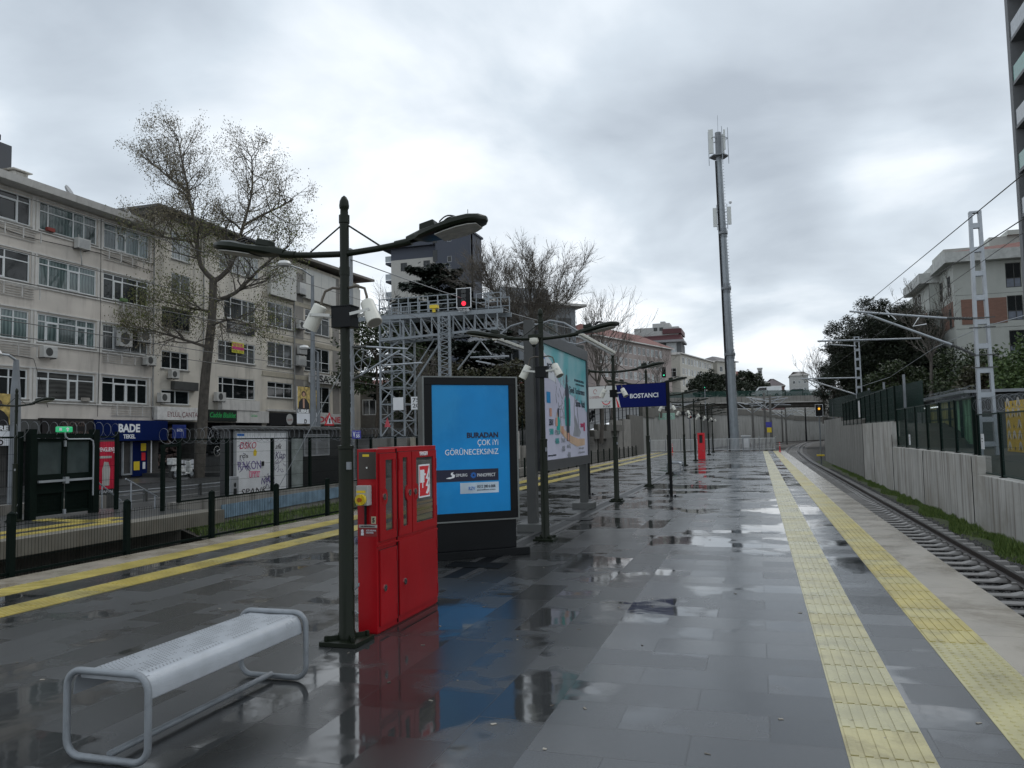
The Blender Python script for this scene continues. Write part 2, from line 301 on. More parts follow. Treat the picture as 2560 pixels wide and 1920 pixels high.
def window(parent, fr, a0, z0, a1, z1, muls=(), tr=None, fm=None, pm=None, inset=.10, sill=True, sub=(), t=.06, sm=None):
    """window > pane, sill; muls = upright positions 0..1, tr = transom height 0..1, sub = extra casement boxes (i of bay)"""
    mb = MB(); W = a1-a0; Hh = z1-z0; d0, d1 = -inset-.04, -inset+.03
    mb.fbox(fr, a0, z0, d0, a1, z0+t, d1); mb.fbox(fr, a0, z1-t, d0, a1, z1, d1)
    mb.fbox(fr, a0, z0+t, d0, a0+t, z1-t, d1); mb.fbox(fr, a1-t, z0+t, d0, a1, z1-t, d1)
    for u in muls: mb.fbox(fr, a0+W*u-t*.5, z0+t, d0, a0+W*u+t*.5, z1-t, d1-.004)
    if tr: mb.fbox(fr, a0+t, z0+Hh*tr-t*.45, d0, a1-t, z0+Hh*tr+t*.45, d1-.008)
    br = [0, *muls, 1]
    for i in sub:
        b0, b1 = a0+W*br[i]+t*.6, a0+W*br[i+1]-t*.6; c0, c1 = z0+t, z0+Hh*(tr or 1)-t*.5; q = t*.8
        mb.fbox(fr, b0, c0, d0, b0+q, c1, d1+.02); mb.fbox(fr, b1-q, c0, d0, b1, c1, d1+.02); mb.fbox(fr, b0+q, c0, d0, b1-q, c0+q, d1+.02); mb.fbox(fr, b0+q, c1-q, d0, b1-q, c1, d1+.02)
    w_ = mb.build('window', fm or MATS['upvc'], parent)
    MB().fbox(fr, a0+t*.5, z0+t*.5, d0+.010, a1-t*.5, z1-t*.5, d0+.026).build('pane', pm or MATS['glass_dark'], w_)
    if sill: MB().fbox(fr, a0-.08, z0-.07, -.02, a1+.08, z0-.004, .07).build('sill', sm or MATS['sill_stone'], w_)
    return w_
# ------------------------------------------------------------------ material set
upvc = mat('upvc', (.66, .68, .68), .35, var=.06); mat('sill_stone', (.30, .29, .27), .7, streak=.5)
gd = mat('glass_dark', (.010, .013, .014), .06, var=.3, scale=.6); gt = wavemat('glass_curtain_teal', (.12, .17, .165), (.045, .075, .075), 5, .12, .8)
gg = wavemat('glass_curtain_grey', (.12, .125, .125), (.05, .055, .055), 6, .15, .6); gb = wavemat('glass_blinds', (.10, .10, .095), (.045, .045, .042), 4.2, .3, .3, (0, 0, 1))
gl = wavemat('glass_net', (.30, .32, .32), (.17, .19, .19), 4, .2, .5)
GL = [gd, gt, gg, gb, gd, gl]
renderA = mat('render_beige', (.585, .54, .485), .85, var=.09, scale=.7, streak=.35, scol=(.22, .195, .175), sdens=1.6, bump=.15)
renderB = mat('render_cream', (.59, .55, .48), .85, var=.10, scale=.7, streak=.5, scol=(.20, .19, .165), sdens=1.4, bump=.15)
renderC = mat('render_cream_light', (.60, .555, .475), .85, var=.10, scale=.7, streak=.4, scol=(.24, .22, .19), sdens=1.3)
band = mat('render_pale_band', (.60, .585, .555), .8, var=.08, streak=.4, scol=(.28, .27, .25), sdens=3)
conc = mat('concrete', (.22, .21, .19), .85, var=.16, scale=1.2, streak=.75, scol=(.075, .07, .06), sdens=3.2, bump=.3)
conc2 = mat('concrete_pale', (.47, .46, .43), .8, var=.16, scale=.8, streak=.75, scol=(.16, .135, .11), sdens=4, bump=.3, dirt=.5, dcol=(.28, .25, .20), dscale=.5, dlo=.5, slo=.47)
conc3 = mat('concrete_dark', (.10, .095, .082), .85, var=.25, scale=1.5, streak=.7, scol=(.04, .037, .03), sdens=2.5)
cream_conc = mat('edge_stone', (.35, .312, .255), .22, var=.16, scale=1.3, bump=.08, bscale=60, dirt=.8, dcol=(.20, .165, .115), dscale=1.1, dlo=.46)
green_paint = mat('dark_green_paint', (.007, .011, .005), .4, var=.2, spec=.25)
black_paint = mat('black_paint', (.004, .005, .006), .4, var=.2, spec=.2)
dgreen = mat('fence_green', (.003, .008, .006), .7, var=.2, spec=.1)
mgreen = mat('mesh_green', (.005, .026, .020), .5, var=.2)
galv = mat('galvanised_steel', (.36, .385, .41), .42, metal=.35, var=.12)
galv_d = mat('galvanised_steel_dull', (.22, .235, .25), .5, metal=.3, var=.15)
darksteel = mat('dark_steel', (.06, .062, .06), .5, var=.2)
white_p = mat('white_paint', (.72, .73, .74), .35, var=.06); grey_p = mat('grey_paint', (.30, .31, .32), .5, var=.1)
cream_p = mat('speaker_cream', (.62, .61, .54), .4, var=.08)
red = mat('cabinet_red', (.36, .005, .010), .33, var=.14, scale=1.5, spec=.3, streak=.35, scol=(.30, .006, .010), sdens=9, dirt=.25, dcol=(.20, .01, .012), dscale=5, dlo=.56, bump=.06, bscale=12); redw = mat('sign_red', (.62, .02, .03), .5, var=.05)
yellow = mat('tactile_yellow', (.44, .36, .10), .32, var=.2, scale=2.5, bump=.1, dirt=.5, dcol=(.20, .17, .07), dscale=2.2, dlo=.52)
YK = dict(var=.2, scale=2.5, bump=.1, dirt=.6, dscale=2.6, dlo=.50)
YY = [yellow, mat('tactile_yellow_faded', (.45, .385, .14), .3, dcol=(.2, .17, .08), **YK), mat('tactile_yellow_deep', (.43, .345, .08), .34, dcol=(.16, .13, .06), **YK)]
YW = [mat('tactile_pale_a', (.45, .405, .215), .3, dcol=(.24, .21, .11), **YK), mat('tactile_pale_b', (.43, .395, .22), .28, dcol=(.22, .20, .12), **YK), mat('tactile_pale_c', (.44, .39, .195), .34, dcol=(.22, .18, .08), **YK)]
yellow_w = mat('tactile_yellow_worn', (.43, .39, .195), .30, var=.2, scale=2.5, bump=.1, dirt=.5, dcol=(.24, .21, .11), dscale=2.2, dlo=.52)
ypaint = mat('yellow_paint', (.75, .55, .03), .5, var=.05)
chrome = mat('brushed_lock', (.5, .5, .48), .25, metal=1)
rubber = mat('rubber', (.015, .015, .015), .8)
wood = mat('bark', (.075, .06, .045), .9, var=.35, scale=6, bump=.5, bscale=25)
wood_p = mat('bark_plane', (.075, .066, .055), .9, var=.4, scale=4, bump=.4, bscale=20)
wood_g = mat('twig_grey', (.12, .105, .09), .9, var=.2)
catkin = leafmat('dry_seedheads', (.06, .048, .026), (.20, .17, .10)); budg = leafmat('young_leaves', (.14, .15, .035), (.06, .075, .02))
pine = leafmat('pine_needles', (.006, .011, .004), (.020, .030, .010)); cedar = leafmat('cedar_needles', (.005, .012, .008), (.016, .027, .015))
bush = leafmat('bush_leaves', (.02, .035, .012), (.05, .07, .02)); bushl = leafmat('light_bush_leaves', (.03, .06, .012), (.08, .12, .03))
drybush = leafmat('dry_creeper', (.05, .04, .025), (.06, .065, .025))
blueposter = mat('poster_blue', (.003, .23, .56), .35, var=.14, scale=1.5, spec=.3, dirt=.35, dcol=(.03, .32, .62), dscale=1.3, dlo=.47)
navy = mat('sign_navy', (.003, .009, .10), .5, var=.05, spec=.1); navy_t = mat('navy_print', (.004, .006, .03), .4)
paper = mat('paper_white', (.68, .70, .74), .4, var=.04); lav = mat('poster_lavender', (.56, .56, .68), .35, var=.10, scale=1.2)
black = mat('black_print', (.01, .01, .012), .5); whitet = mat('white_print', (.78, .80, .82), .5, var=.02); cyan = mat('cyan_print', (.02, .38, .34), .5)
teal = mat('poster_teal', (.12, .45, .50), .35, var=.3, scale=1.5); asphalt = mat('asphalt_wet', (.028, .030, .031), .45, var=.25, scale=.6, bump=.2, spec=.25)
pave = mat('pavement_wet', (.055, .056, .056), .3, var=.25, scale=.8, bump=.2)
roof_r = mat('roof_tiles', (.13, .038, .028), .75, var=.25, scale=1.5, bump=.4, bscale=8)
roof_m = mat('roof_maroon', (.07, .018, .022), .6, var=.2); roof_d = mat('roof_dark', (.05, .05, .055), .6)
soil = mat('ballast_soil', (.055, .050, .044), .95, var=.4, scale=5, bump=1, bscale=22)
stone = leafmat('ballast_stones', (.035, .034, .034), (.10, .095, .092), .7)
rust = mat('rail_rust', (.035, .026, .022), .55, var=.3, scale=3); railtop = mat('rail_head', (.06, .06, .065), .22, metal=.7)
sleeper_c = mat('sleeper_concrete', (.22, .21, .20), .55, var=.25, scale=2)
grassm = leafmat('grass_blades', (.045, .095, .014), (.17, .23, .055)); earthg = mat('grass_earth', (.045, .058, .018), .9, var=.6, scale=2.5, bump=.6, dirt=.9, dcol=(.05, .035, .02), dscale=1.2, dlo=.5)
soft = mat('lens_glass', (.40, .40, .37), .55, var=.25, scale=14, spec=.2)
rnd = random.Random(7)

# ------------------------------------------------------------------ the ground
def lerp(t, pts):
    if t <= pts[0][0]: return pts[0][1]
    for (a, b), (c, d) in zip(pts, pts[1:]):
        if t <= c: return b+(d-b)*(t-a)/(c-a)
    return pts[-1][1]
XL = [(-40, -13.95), (100, -13.95), (120, -12.9), (140, -11), (165, -8), (190, -4), (215, 2.5), (240, 10), (280, 30)]
XR = [(-40, 6.0), (80, 6.0), (100, 7.5), (130, 10), (160, 14), (212, 24), (250, 42), (280, 60)]
ZL = [(-40, -.4), (37, -.4), (40, .0), (43, .7), (63, 1.7), (78, 2.9), (108, 3.7), (150, 7.6), (175, 10), (210, 12), (300, 15), (900, 30)]
ZR = [(-40, .2), (25, .2), (28, .72), (38, .75), (41, 1.85), (50, 1.9), (56, 2.2), (80, 2.5), (150, 7.6), (210, 11), (300, 15), (900, 30)]
YS = [-40, -20, 0, 10, 20, 25, 28, 38, 40, 43, 50, 56, 63, 78, 80, 100, 108, 120, 130, 140, 150, 165, 175, 190, 212, 240, 260, 280]
def sheet(name, rows, m, kind='structure'):
    mb = MB()
    for r0, r1 in zip(rows, rows[1:]):
        for i in range(len(r0)-1): mb.add([r0[i], r0[i+1], r1[i+1], r1[i]], [(0, 1, 2, 3)])
    return tag(mb.build(name, m), kind=kind)
ground_m = mat('ground_earth', (.045, .045, .035), .9, var=.3, scale=.5)
sheet('ground', [[(x, y, -1.42) for x in (-16, 0, 16, 70)] for y in (-40, 60, 140, 285)], soil)
sheet('terrain', [[(-500, y, lerp(y, ZL)), (-60, y, lerp(y, ZL)), (lerp(y, XL), y, lerp(y, ZL))] for y in YS], asphalt)
sheet('terrain', [[(lerp(y, XR), y, lerp(y, ZR)), (90, y, lerp(y, ZR)), (500, y, lerp(y, ZR))] for y in YS], ground_m)
sheet('hills', [[(x, y, z) for x in (-900, -200, 0, 200, 900)] for y, z in ((280, 14.2), (600, 20), (1800, 30))], ground_m)
# pavement of the shopping street with its kerb
for nm, a, b, h in (('pavement', -34.5, -29.0, .12), ('pavement', -19.5, -16.2, .12)):
    mb = MB(); mb.box(a, -15, -.9, b, 38, -.4+h); tag(mb.build(nm, pave), kind='structure')
mb = MB(); mb.box(-34.5, 38.02, -.9, -29.0, 62, -.05); tag(mb.build('pavement', pave), kind='structure')
mb = MB(); mb.box(-24.9, -10, -.396, -24.78, 40, -.392); mb.box(-21.6, -10, -.396, -21.5, 40, -.392); tag(mb.build('road_marking', mat('road_paint', (.28, .28, .27), .5, var=.5, scale=4)), kind='structure')

# ------------------------------------------------------------------ platforms
PX0, PX1, PY1 = -8.87, 2.07, 70.0
wetA = wetmat('wet_granite_slabs_lengthwise', True, .8, .4); wetB = wetmat('wet_granite_slabs_crosswise', False, .8, .4, .5, (.024, .026, .028), (.046, .049, .053), .52, .14, .16, .8)  # crosswise slabs slightly paler: some sky reflection is put into their colour
mb = MB(); mb.add([(-8.30, -6, 0), (-1.2, -6, 0), (-1.2, PY1, 0), (-8.30, PY1, 0)], [(0, 1, 2, 3)], 0)
mb.add([(-1.2, -6, 0), (1.56, -6, 0), (1.56, PY1, 0), (-1.2, PY1, 0)], [(0, 1, 2, 3)], 1)
tag(mb.build('platform_paving', [wetA, wetB]), kind='structure')
mb = MB(); mb.box(-8.80, -6, -1.4, 2.0, PY1, -.12)
for a, b in ((PX0, -8.30), (1.56, PX1)):
    y = -6.0
    while y < PY1: y1 = min(y+1.0, PY1); mb.box(a, y+.003, -.118, b, y1-.003, 0.001); y = y1
tag(mb.build('platform_edge', cream_conc), kind='structure')
TR = random.Random(12)
def ribs(mb, xa, xb, y0, y1, n, z=.004, h=.0055, seg=.4):
    """tactile tiles with long bars, one sheet per tile"""
    mb_y = y0
    while mb_y < y1-.01:
        ye = min(mb_y+seg, y1); mb.box(xa, mb_y+.002, -.01, xb, ye-.002, z)
        w_ = (xb-xa)/n; q_ = TR.choice((0, 0, 0, 1, 1, 2))
        for i in range(n): mb.box(xa+w_*(i+.22), mb_y+.010, z-.001, xa+w_*(i+.78), ye-.010, z+h, q_)
        mb.m[-6*(n+1):] = [q_]*(6*(n+1))
        mb_y = ye
def studs(mb, xa, xb, y0, y1, z=.004, h=.006):
    y = y0
    while y < y1-.01:
        mb.box(xa, y+.002, -.01, xb, y+.398, z)
        for i in range(6):
            for j in range(6):
                cx, cy = xa+(xb-xa)*(i+.5)/6, y+.4*(j+.5)/6; mb.tube([(cx, cy, z-.001), (cx, cy, z+h)], [.017, .011], 7)
        y += .4
mb = MB(); ribs(mb, .36, .76, -.5, PY1-.5, 6); tag(mb.build('tactile_strip', YW), kind='structure')
mb = MB(); ribs(mb, 1.16, 1.56, 6.7, PY1-.5, 6); tag(mb.build('tactile_strip', YY), kind='structure')
mb = MB(); studs(mb, 1.16, 1.56, .7, 6.7); tag(mb.build('tactile_strip', yellow_w), kind='structure')
mb = MB(); ribs(mb, -7.30, -6.90, 3.5, PY1-.5, 6); tag(mb.build('tactile_strip', YY), kind='structure')
mb = MB(); y = 4.0
while y < PY1-1:
    mb.box(-8.28, y+.002, -.01, -7.86, y+.398, .004)
    for j in range(5): mb.box(-8.26, y+.03+j*.08, .003, -7.88, y+.07+j*.08, .010)
    y += .4
tag(mb.build('tactile_strip', yellow), kind='structure')
# drain channel in the middle of the platform
mb = MB(); mb.box(-3.62, 8.6, .0005, -3.54, 40, .006); mb.box(-3.34, 8.6, .0005, -3.26, 40, .006)
mb.box(-3.538, 8.6, .0005, -3.342, 40, .003, 1)
for k in range(5): mb.box(-3.8+.0*k, 9.3+k*5.5, .0065, -3.08, 9.7+k*5.5, .010, 1)
tag(mb.build('drain_channel', [mat('drain_edge', (.045, .045, .045), .3, var=.4), black_paint]), kind='structure')
# opposite platform
mb = MB(); mb.box(-17.2, -6, -.04, -13.0, 16.4, -.004); tag(mb.build('platform_paving', pave), kind='structure')
mb = MB(); mb.box(-13.0, -6, -.30, -12.4, 16.4, 0); mb.box(-17.2, -6, -.30, -13.0, 16.4, -.042); tag(mb.build('platform_edge', mat('edge_concrete', (.14, .13, .105), .5, var=.15, streak=.6, scol=(.14, .12, .09), sdens=5)), kind='structure')
mb = MB(); mb.box(-17.2, -6, -1.4, -13.5, 16.2, -.31); tag(mb.build('platform_base', conc3), kind='structure')
mb = MB(); ribs(mb, -13.12, -12.80, -1, 13.8, 4, .004, .006); ribs(mb, -13.85, -13.5, -1, 14.4, 4, .002, .006)
mb.hexa([(-15.2, 13.55, -.003), (-13.2, 13.45, -.003), (-13.2, 13.75, -.003), (-15.2, 13.95, -.003), (-15.2, 13.55, .008), (-13.2, 13.45, .008), (-13.2, 13.75, .008), (-15.2, 13.95, .008)])
tag(mb.build('tactile_strip', yellow), kind='structure')

# ------------------------------------------------------------------ railway tracks
def catmull(P, step):
    P = [Vector(p) for p in P]; out = []
    for i in range(len(P)-1):
        p0, p1, p2, p3 = P[max(i-1, 0)], P[i], P[i+1], P[min(i+2, len(P)-1)]; n = max(1, int((p2-p1).length/step))
        for k in range(n):
            t = k/n; out.append(.5*((2*p1)+(p2-p0)*t+(2*p0-5*p1+4*p2-p3)*t*t+(3*p1-p0-3*p2+p3)*t**3))
    return out+[P[-1]]
def sweep(mb, path, off, prof, m=0):
    n = len(prof); vs = []
    for i, p in enumerate(path):
        d = (path[min(i+1, len(path)-1)]-path[max(i-1, 0)]).normalized(); s = Vector((d.y, -d.x, 0))
        for a, z in prof: vs.append(p+s*(off+a)+Vector((0, 0, z)))
    fs = [(i*n+j, i*n+(j+1) % n, (i+1)*n+(j+1) % n, (i+1)*n+j) for i in range(len(path)-1) for j in range(n)]
    mb.add(vs, fs, m)
RAIL = [(-.07, -.165), (-.07, -.15), (-.012, -.12), (-.012, -.05), (-.034, -.04), (-.036, 0), (.036, 0), (.034, -.04), (.012, -.05), (.012, -.12), (.07, -.15), (.07, -.165)]
def track(pts, label, nsep, y0):
    path = catmull([(x, y, -1.1) for x, y in pts], 2.5); t = thing('railway_track', label, 'railway track', (pts[0][0], pts[0][1], -1.1), 'railway tracks beside the platform')
    for s in (-.753, .753):
        mb = MB(); sweep(mb, path, s, RAIL); o = mb.build('rail', [rust, railtop], t)
        me = o.data
        for p in me.polygons:
            if p.normal.z > .9 and all(me.vertices[i].co.z > -.004 for i in p.vertices): p.material_index = 1
    fine = catmull([(x, y, -1.1) for x, y in pts], .6); rest = MB(); k = 0
    for i in range(len(fine)-1):
        p = fine[i]; d = (fine[i+1]-p).normalized(); s = Vector((d.y, -d.x, 0))
        if (fine[i+1]-p).length < .3: continue
        mb = MB() if (p.y > y0 and k < nsep) else rest
        pr = [(-1.3, -.24), (-1.28, -.15), (-.95, -.155), (-.58, -.165), (-.42, -.215), (.42, -.215), (.58, -.165), (.95, -.155), (1.28, -.15), (1.3, -.24)]
        vs = [p+s*a+d*(q*(.13 if z < -.2 else .10))+Vector((0, 0, z)) for q in (-1, 1) for a, z in pr]; n = len(pr)
        mb.add(vs, [tuple(range(n)), tuple(range(2*n-1, n-1, -1))]+[(j, n+j, n+(j+1) % n, (j+1) % n) for j in range(n)])
        for a in (-.753, .753):
            for q in (-.115, .115): c = p+s*(a+q)+Vector((0, 0, -.155)); mb.box(c.x-.04, c.y-.05, c.z-.01, c.x+.04, c.y+.05, c.z+.035)
        if mb is not rest: mb.build('sleeper', sleeper_c, t); k += 1
    tag(rest.build('sleeper', sleeper_c, t), kind='stuff'); return t
track([(3.70, -8), (3.70, 40), (3.70, 75), (3.95, 92), (4.6, 118), (7.2, 162), (11.7, 212), (17, 240), (32, 280)], 'wet curving track beside the right platform edge', 95, 7)
track([(-10.65, -8), (-10.65, 60), (-10.6, 95), (-9.6, 120), (-6, 162), (0, 205), (8, 238), (27, 280)], 'dark sunken track between the two platforms at left', 20, 6)
track([(-6.8, 84), (-6.0, 110), (-3.0, 150), (3.2, 200), (11, 235), (30, 279)], 'distant track curving past the end railing in the middle', 10, 90)
# ballast stones beside and between the rails
def stones(n, region, seed, s0=.02, s1=.045):
    r = random.Random(seed); mb = MB()
    for _ in range(n):
        x, y, z = region(r); s = r.uniform(s0, s1)*(1+y*.012); a = r.random()*6
        ca, sa = math.cos(a)*s, math.sin(a)*s
        mb.add([(x+ca, y+sa, z), (x-sa*.8, y+ca*.8, z), (x-ca, y-sa, z+.2*s), (x+sa*.8, y-ca*.8, z), (x+ca*.3, y, z+s*.9)], [(0, 1, 4), (1, 2, 4), (2, 3, 4), (3, 0, 4)])
    return mb
def reg1(r):
    y = 5+60*r.random()**1.7; x = r.uniform(2.3, 5.35); return x, y, -1.375 if x < 4.6 else -1.345
tag(stones(30000, reg1, 3, .02, .042).build('ballast', stone), kind='stuff')
bed = mat('ballast_bed', (.06, .057, .055), .7, var=.3, bump=1, bscale=30); bt = bed.node_tree; vo = bt.nodes.new('ShaderNodeTexVoronoi'); vo.inputs['Scale'].default_value = 22; ge = bt.nodes.new('ShaderNodeNewGeometry'); bt.links.new(ge.outputs['Position'], vo.inputs['Vector'])
cr = bt.nodes.new('ShaderNodeValToRGB'); bt.links.new(vo.outputs['Color'], cr.inputs[0]); cr.color_ramp.elements[0].color = (.018, .017, .017, 1); cr.color_ramp.elements[1].color = (.13, .125, .12, 1); bt.links.new(cr.outputs[0], bt.nodes['Principled BSDF'].inputs['Base Color'])
bb = bt.nodes.new('ShaderNodeBump'); bb.invert = True; bb.inputs['Distance'].default_value = .05; bt.links.new(vo.outputs['Distance'], bb.inputs['Height']); bt.links.new(bb.outputs[0], bt.nodes['Principled BSDF'].inputs['Normal'])
path_ = [(-8, 3.7), (75, 3.7), (92, 3.95), (118, 4.6), (162, 7.2), (212, 11.7), (240, 17), (280, 32)]
sheet('ballast_bed', [[(x-1.58, y, -1.37), (x, y, -1.38), (x+.9, y, -1.37), (x+1.35, y, -1.34), (x+1.8, y, -1.415)] for y, x in path_], bed)
sheet('ballast_bed', [[(-12.4, y, -1.40), (-11.95, y, -1.32), (-9.2, y, -1.32), (-8.9, y, -1.40)] for y in (-8, 40, 100)], bed)
sheet('ballast_bed', [[(x-1.6, y, -1.33), (x+1.6, y, -1.33)] for y, x in ((84, -6.8), (110, -6.0), (150, -3), (200, 3.2), (235, 11))], bed)
def reg2(r): y = 5+40*r.random()**1.5; return r.uniform(-12.9, -8.9), y, -1.41
tag(stones(6000, reg2, 4).build('ballast', stone), kind='stuff')
mb = MB(); mb.hexa([(4.95, -5, -1.5), (5.75, -5, -1.5), (5.75, 82, -1.5), (4.95, 82, -1.5), (5.15, -5, -1.36), (5.9, -5, -1.2), (5.9, 82, -1.2), (5.15, 82, -1.36)]); tag(mb.build('grass_bank', earthg), kind='structure')
mb = MB(); mb.hexa([(-13.8, 16.5, -1.5), (-11.9, 16.5, -1.5), (-11.9, 60, -1.5), (-13.8, 60, -1.5), (-13.8, 16.5, -.5), (-11.9, 16.5, -1.15), (-11.9, 60, -1.15), (-13.8, 60, -.5)]); tag(mb.build('grass_bank', soil), kind='structure')
def blades(n, region, seed, h0, h1):
    r = random.Random(seed); mb = MB()
    for _ in range(n):
        x, y, z, k = region(r); h = r.uniform(h0, h1)*k; a = r.random()*6.3; w_ = .006+h*.05; dx, dy = math.cos(a)*w_, math.sin(a)*w_; lx, ly = r.uniform(-.4, .4)*h, r.uniform(-.4, .4)*h
        mb.add([(x-dx, y-dy, z), (x+dx, y+dy, z), (x+lx, y+ly, z+h)], [(0, 1, 2)])
    return mb
def g1(r):
    y = 10+60*r.random()**1.6; k = max(.0, 1-(y-16)/55)
    w_ = .20+.60*k*(.6+.4*math.sin(y*1.3)); u = r.random()**1.3; q = .5+.5*math.sin(y*2.9+math.sin(y*.7)*3); return 5.84-u*w_, y, -1.22-(u*w_)*.21, (.35+k)*(.45+.8*q)
tag(blades(42000, g1, 5, .05, .14).build('grass', grassm), kind='stuff')
def g2(r):
    y = 16.6+16*r.random(); u = r.random()
    return -13.7+u*1.5*(.5+.5*abs(math.sin(y*.9))), y, -.53-u*.45, .5+r.random()
tag(blades(16000, g2, 6, .06, .16).build('grass', grassm), kind='stuff')
def g3(r): a = r.random()*6.3; q = abs(r.gauss(0, .3)); return -12.0+q*math.cos(a)*.7, 11.0+q*math.sin(a)*1.3, -1.15+max(0, .25-q*.4), 1
def leafcloud(mb, clumps, n, size, r, asp=.28):
    """n leaf faces scattered round clump centres (x, y, z, radius)"""
    for i in range(n):
        c = clumps[r.randrange(len(clumps))]; q = c[3]*(r.random()**.45)
        a, b = r.random()*2*PI, math.acos(r.uniform(-1, 1)); fl = c[4] if len(c) > 4 else 1
        p = Vector((c[0]+q*math.sin(b)*math.cos(a), c[1]+q*math.sin(b)*math.sin(a), c[2]+q*math.cos(b)*fl))
        u = Vector((r.gauss(0, 1), r.gauss(0, 1), r.gauss(0, .7))).normalized(); v = u.cross(Vector((r.gauss(0, 1), r.gauss(0, 1), r.gauss(0, 1)))).normalized(); s = size*r.uniform(.6, 1.4)
        mb.add([p-u*s*.5, p+v*s*asp, p+u*s*.5, p-v*s*asp], [(0, 1, 2, 3)])
    return mb
mb = MB(); r_ = random.Random(17)
for _ in range(170):     # leaf bits, grit and cigarette ends on the wet slabs
    x, y = r_.uniform(-7.6, 1.1), 2+16*r_.random()**1.5; a = r_.random()*6.3; l_, w_ = r_.uniform(.006, .018), r_.uniform(.003, .009); c_, s_ = math.cos(a), math.sin(a)
    mb.hexa([(x-c_*l_+s_*w_, y-s_*l_-c_*w_, .001), (x+c_*l_+s_*w_, y+s_*l_-c_*w_, .001), (x+c_*l_-s_*w_, y+s_*l_+c_*w_, .001), (x-c_*l_-s_*w_, y-s_*l_+c_*w_, .001), (x-c_*l_+s_*w_, y-s_*l_-c_*w_, .003), (x+c_*l_+s_*w_, y+s_*l_-c_*w_, .006), (x+c_*l_-s_*w_, y+s_*l_+c_*w_, .004), (x-c_*l_-s_*w_, y-s_*l_+c_*w_, .003)])
tag(mb.build('litter', leafmat('litter_bits', (.05, .04, .03), (.35, .32, .27))), kind='stuff')
weed = thing('weed_clump', 'small green weed clump growing on the dark track bed at left', 'weed', (-12.2, 11.2, -1.3))
leafcloud(MB(), [(-12.2+.25*math.cos(i), 11.2+.4*math.sin(i*2.3), -1.05+.05*math.sin(i*3), .22, .6) for i in range(9)], 900, .07, rnd).build('foliage', bushl, weed)
MB().tube([(-12.2, 11.2, -1.38), (-12.2, 11.2, -1.0)], .02, 6).build('stem', wood, weed)
# ================================================================== bench
btube = mat('bench_tube', (.23, .25, .27), .35, metal=.2, var=.15, scale=6, bump=.3, bscale=190, dirt=.3, dcol=(.12, .12, .12), dscale=9, dlo=.52)
bpaint = mat('bench_paint', (.38, .405, .435), .3, metal=.15, var=.10, scale=6, bump=.22, bscale=190, dirt=.2, dcol=(.28, .29, .30), dscale=7, dlo=.52)
def bench(loc, label):
    t = thing('bench', label, 'bench', loc, 'benches in the middle of the platform', local=True)
    for y in (0, 1.44):
        pts = []; hw, z0, z1, r = .255, .022, .452, .085
        for cx, cz, a0 in ((hw-r, z1-r, 0), (-hw+r, z1-r, 90), (-hw+r, z0+r, 180), (hw-r, z0+r, 270)):
            for k in range(7): a = math.radians(a0+15*k); pts.append((cx+r*math.cos(a), y, cz+r*math.sin(a)))
        MB().tube(pts, .0185, 12, closed=True).build('frame', btube, t, smooth=True)
    prof = [(-.236, .325), (-.232, .375), (-.222, .405), (-.200, .430), (-.165, .441), (-.10, .440), (0, .437), (.10, .440), (.165, .441), (.200, .430), (.222, .405), (.232, .375), (.236, .325)]
    mb = MB(); n = len(prof); vs = []
    for y in (.02, 1.42): vs += [(a, y, z) for a, z in prof]+[(a*.985, y, z-.005) for a, z in prof]
    fs = []
    for i in range(n-1): fs += [(i, i+1, 2*n+i+1, 2*n+i), (n+i+1, n+i, 3*n+i, 3*n+i+1), (i+1, i, n+i, n+i+1), (2*n+i, 2*n+i+1, 3*n+i+1, 3*n+i)]
    fs += [(0, 2*n, 3*n, n), (n-1, 2*n-1, 4*n-1, 3*n-1)]
    mb.add(vs, fs); s = mb.build('seat', bpaint, t, smooth=True)
    mb = MB(); dk = 0
    def hole(x, y, z): mb.add([(x+.0042*math.cos(q*PI/4), y+.0042*math.sin(q*PI/4), z) for q in range(8)], [tuple(range(8))])
    for g in range(4):                       # groups of holes along both long edges
        for i in range(10):
            for j in range(2): hole(.170-.016*j, .10+g*.345+i*.026+(j % 2)*.013, .4413); hole(-.170+.016*j, .10+g*.345+i*.026+(j % 2)*.013, .4413)
    for i in range(52):
        for j in range(12):
            x = -.125+j*.0225; zz = .4372+.0030*abs(x)/.1
            if (i//5+j//3) % 3 != 2: hole(x, .09+i*.0245+(j % 2)*.012, zz+.0006)
    tag(mb.build('perforation', black_paint, s), kind='stuff')
    MB().tube([(0, .02, .04), (0, 1.42, .04)], .0185, 12).build('floor_rail', btube, t, smooth=True)
    for y in (.05, 1.39): MB().box(-.20, y-.02, .405, .20, y+.02, .4335).build('bracket', bpaint, t)
    return t
bn = bench((-3.20, 3.31, 0), 'pale grey perforated metal bench in the near foreground, nearest to the camera')

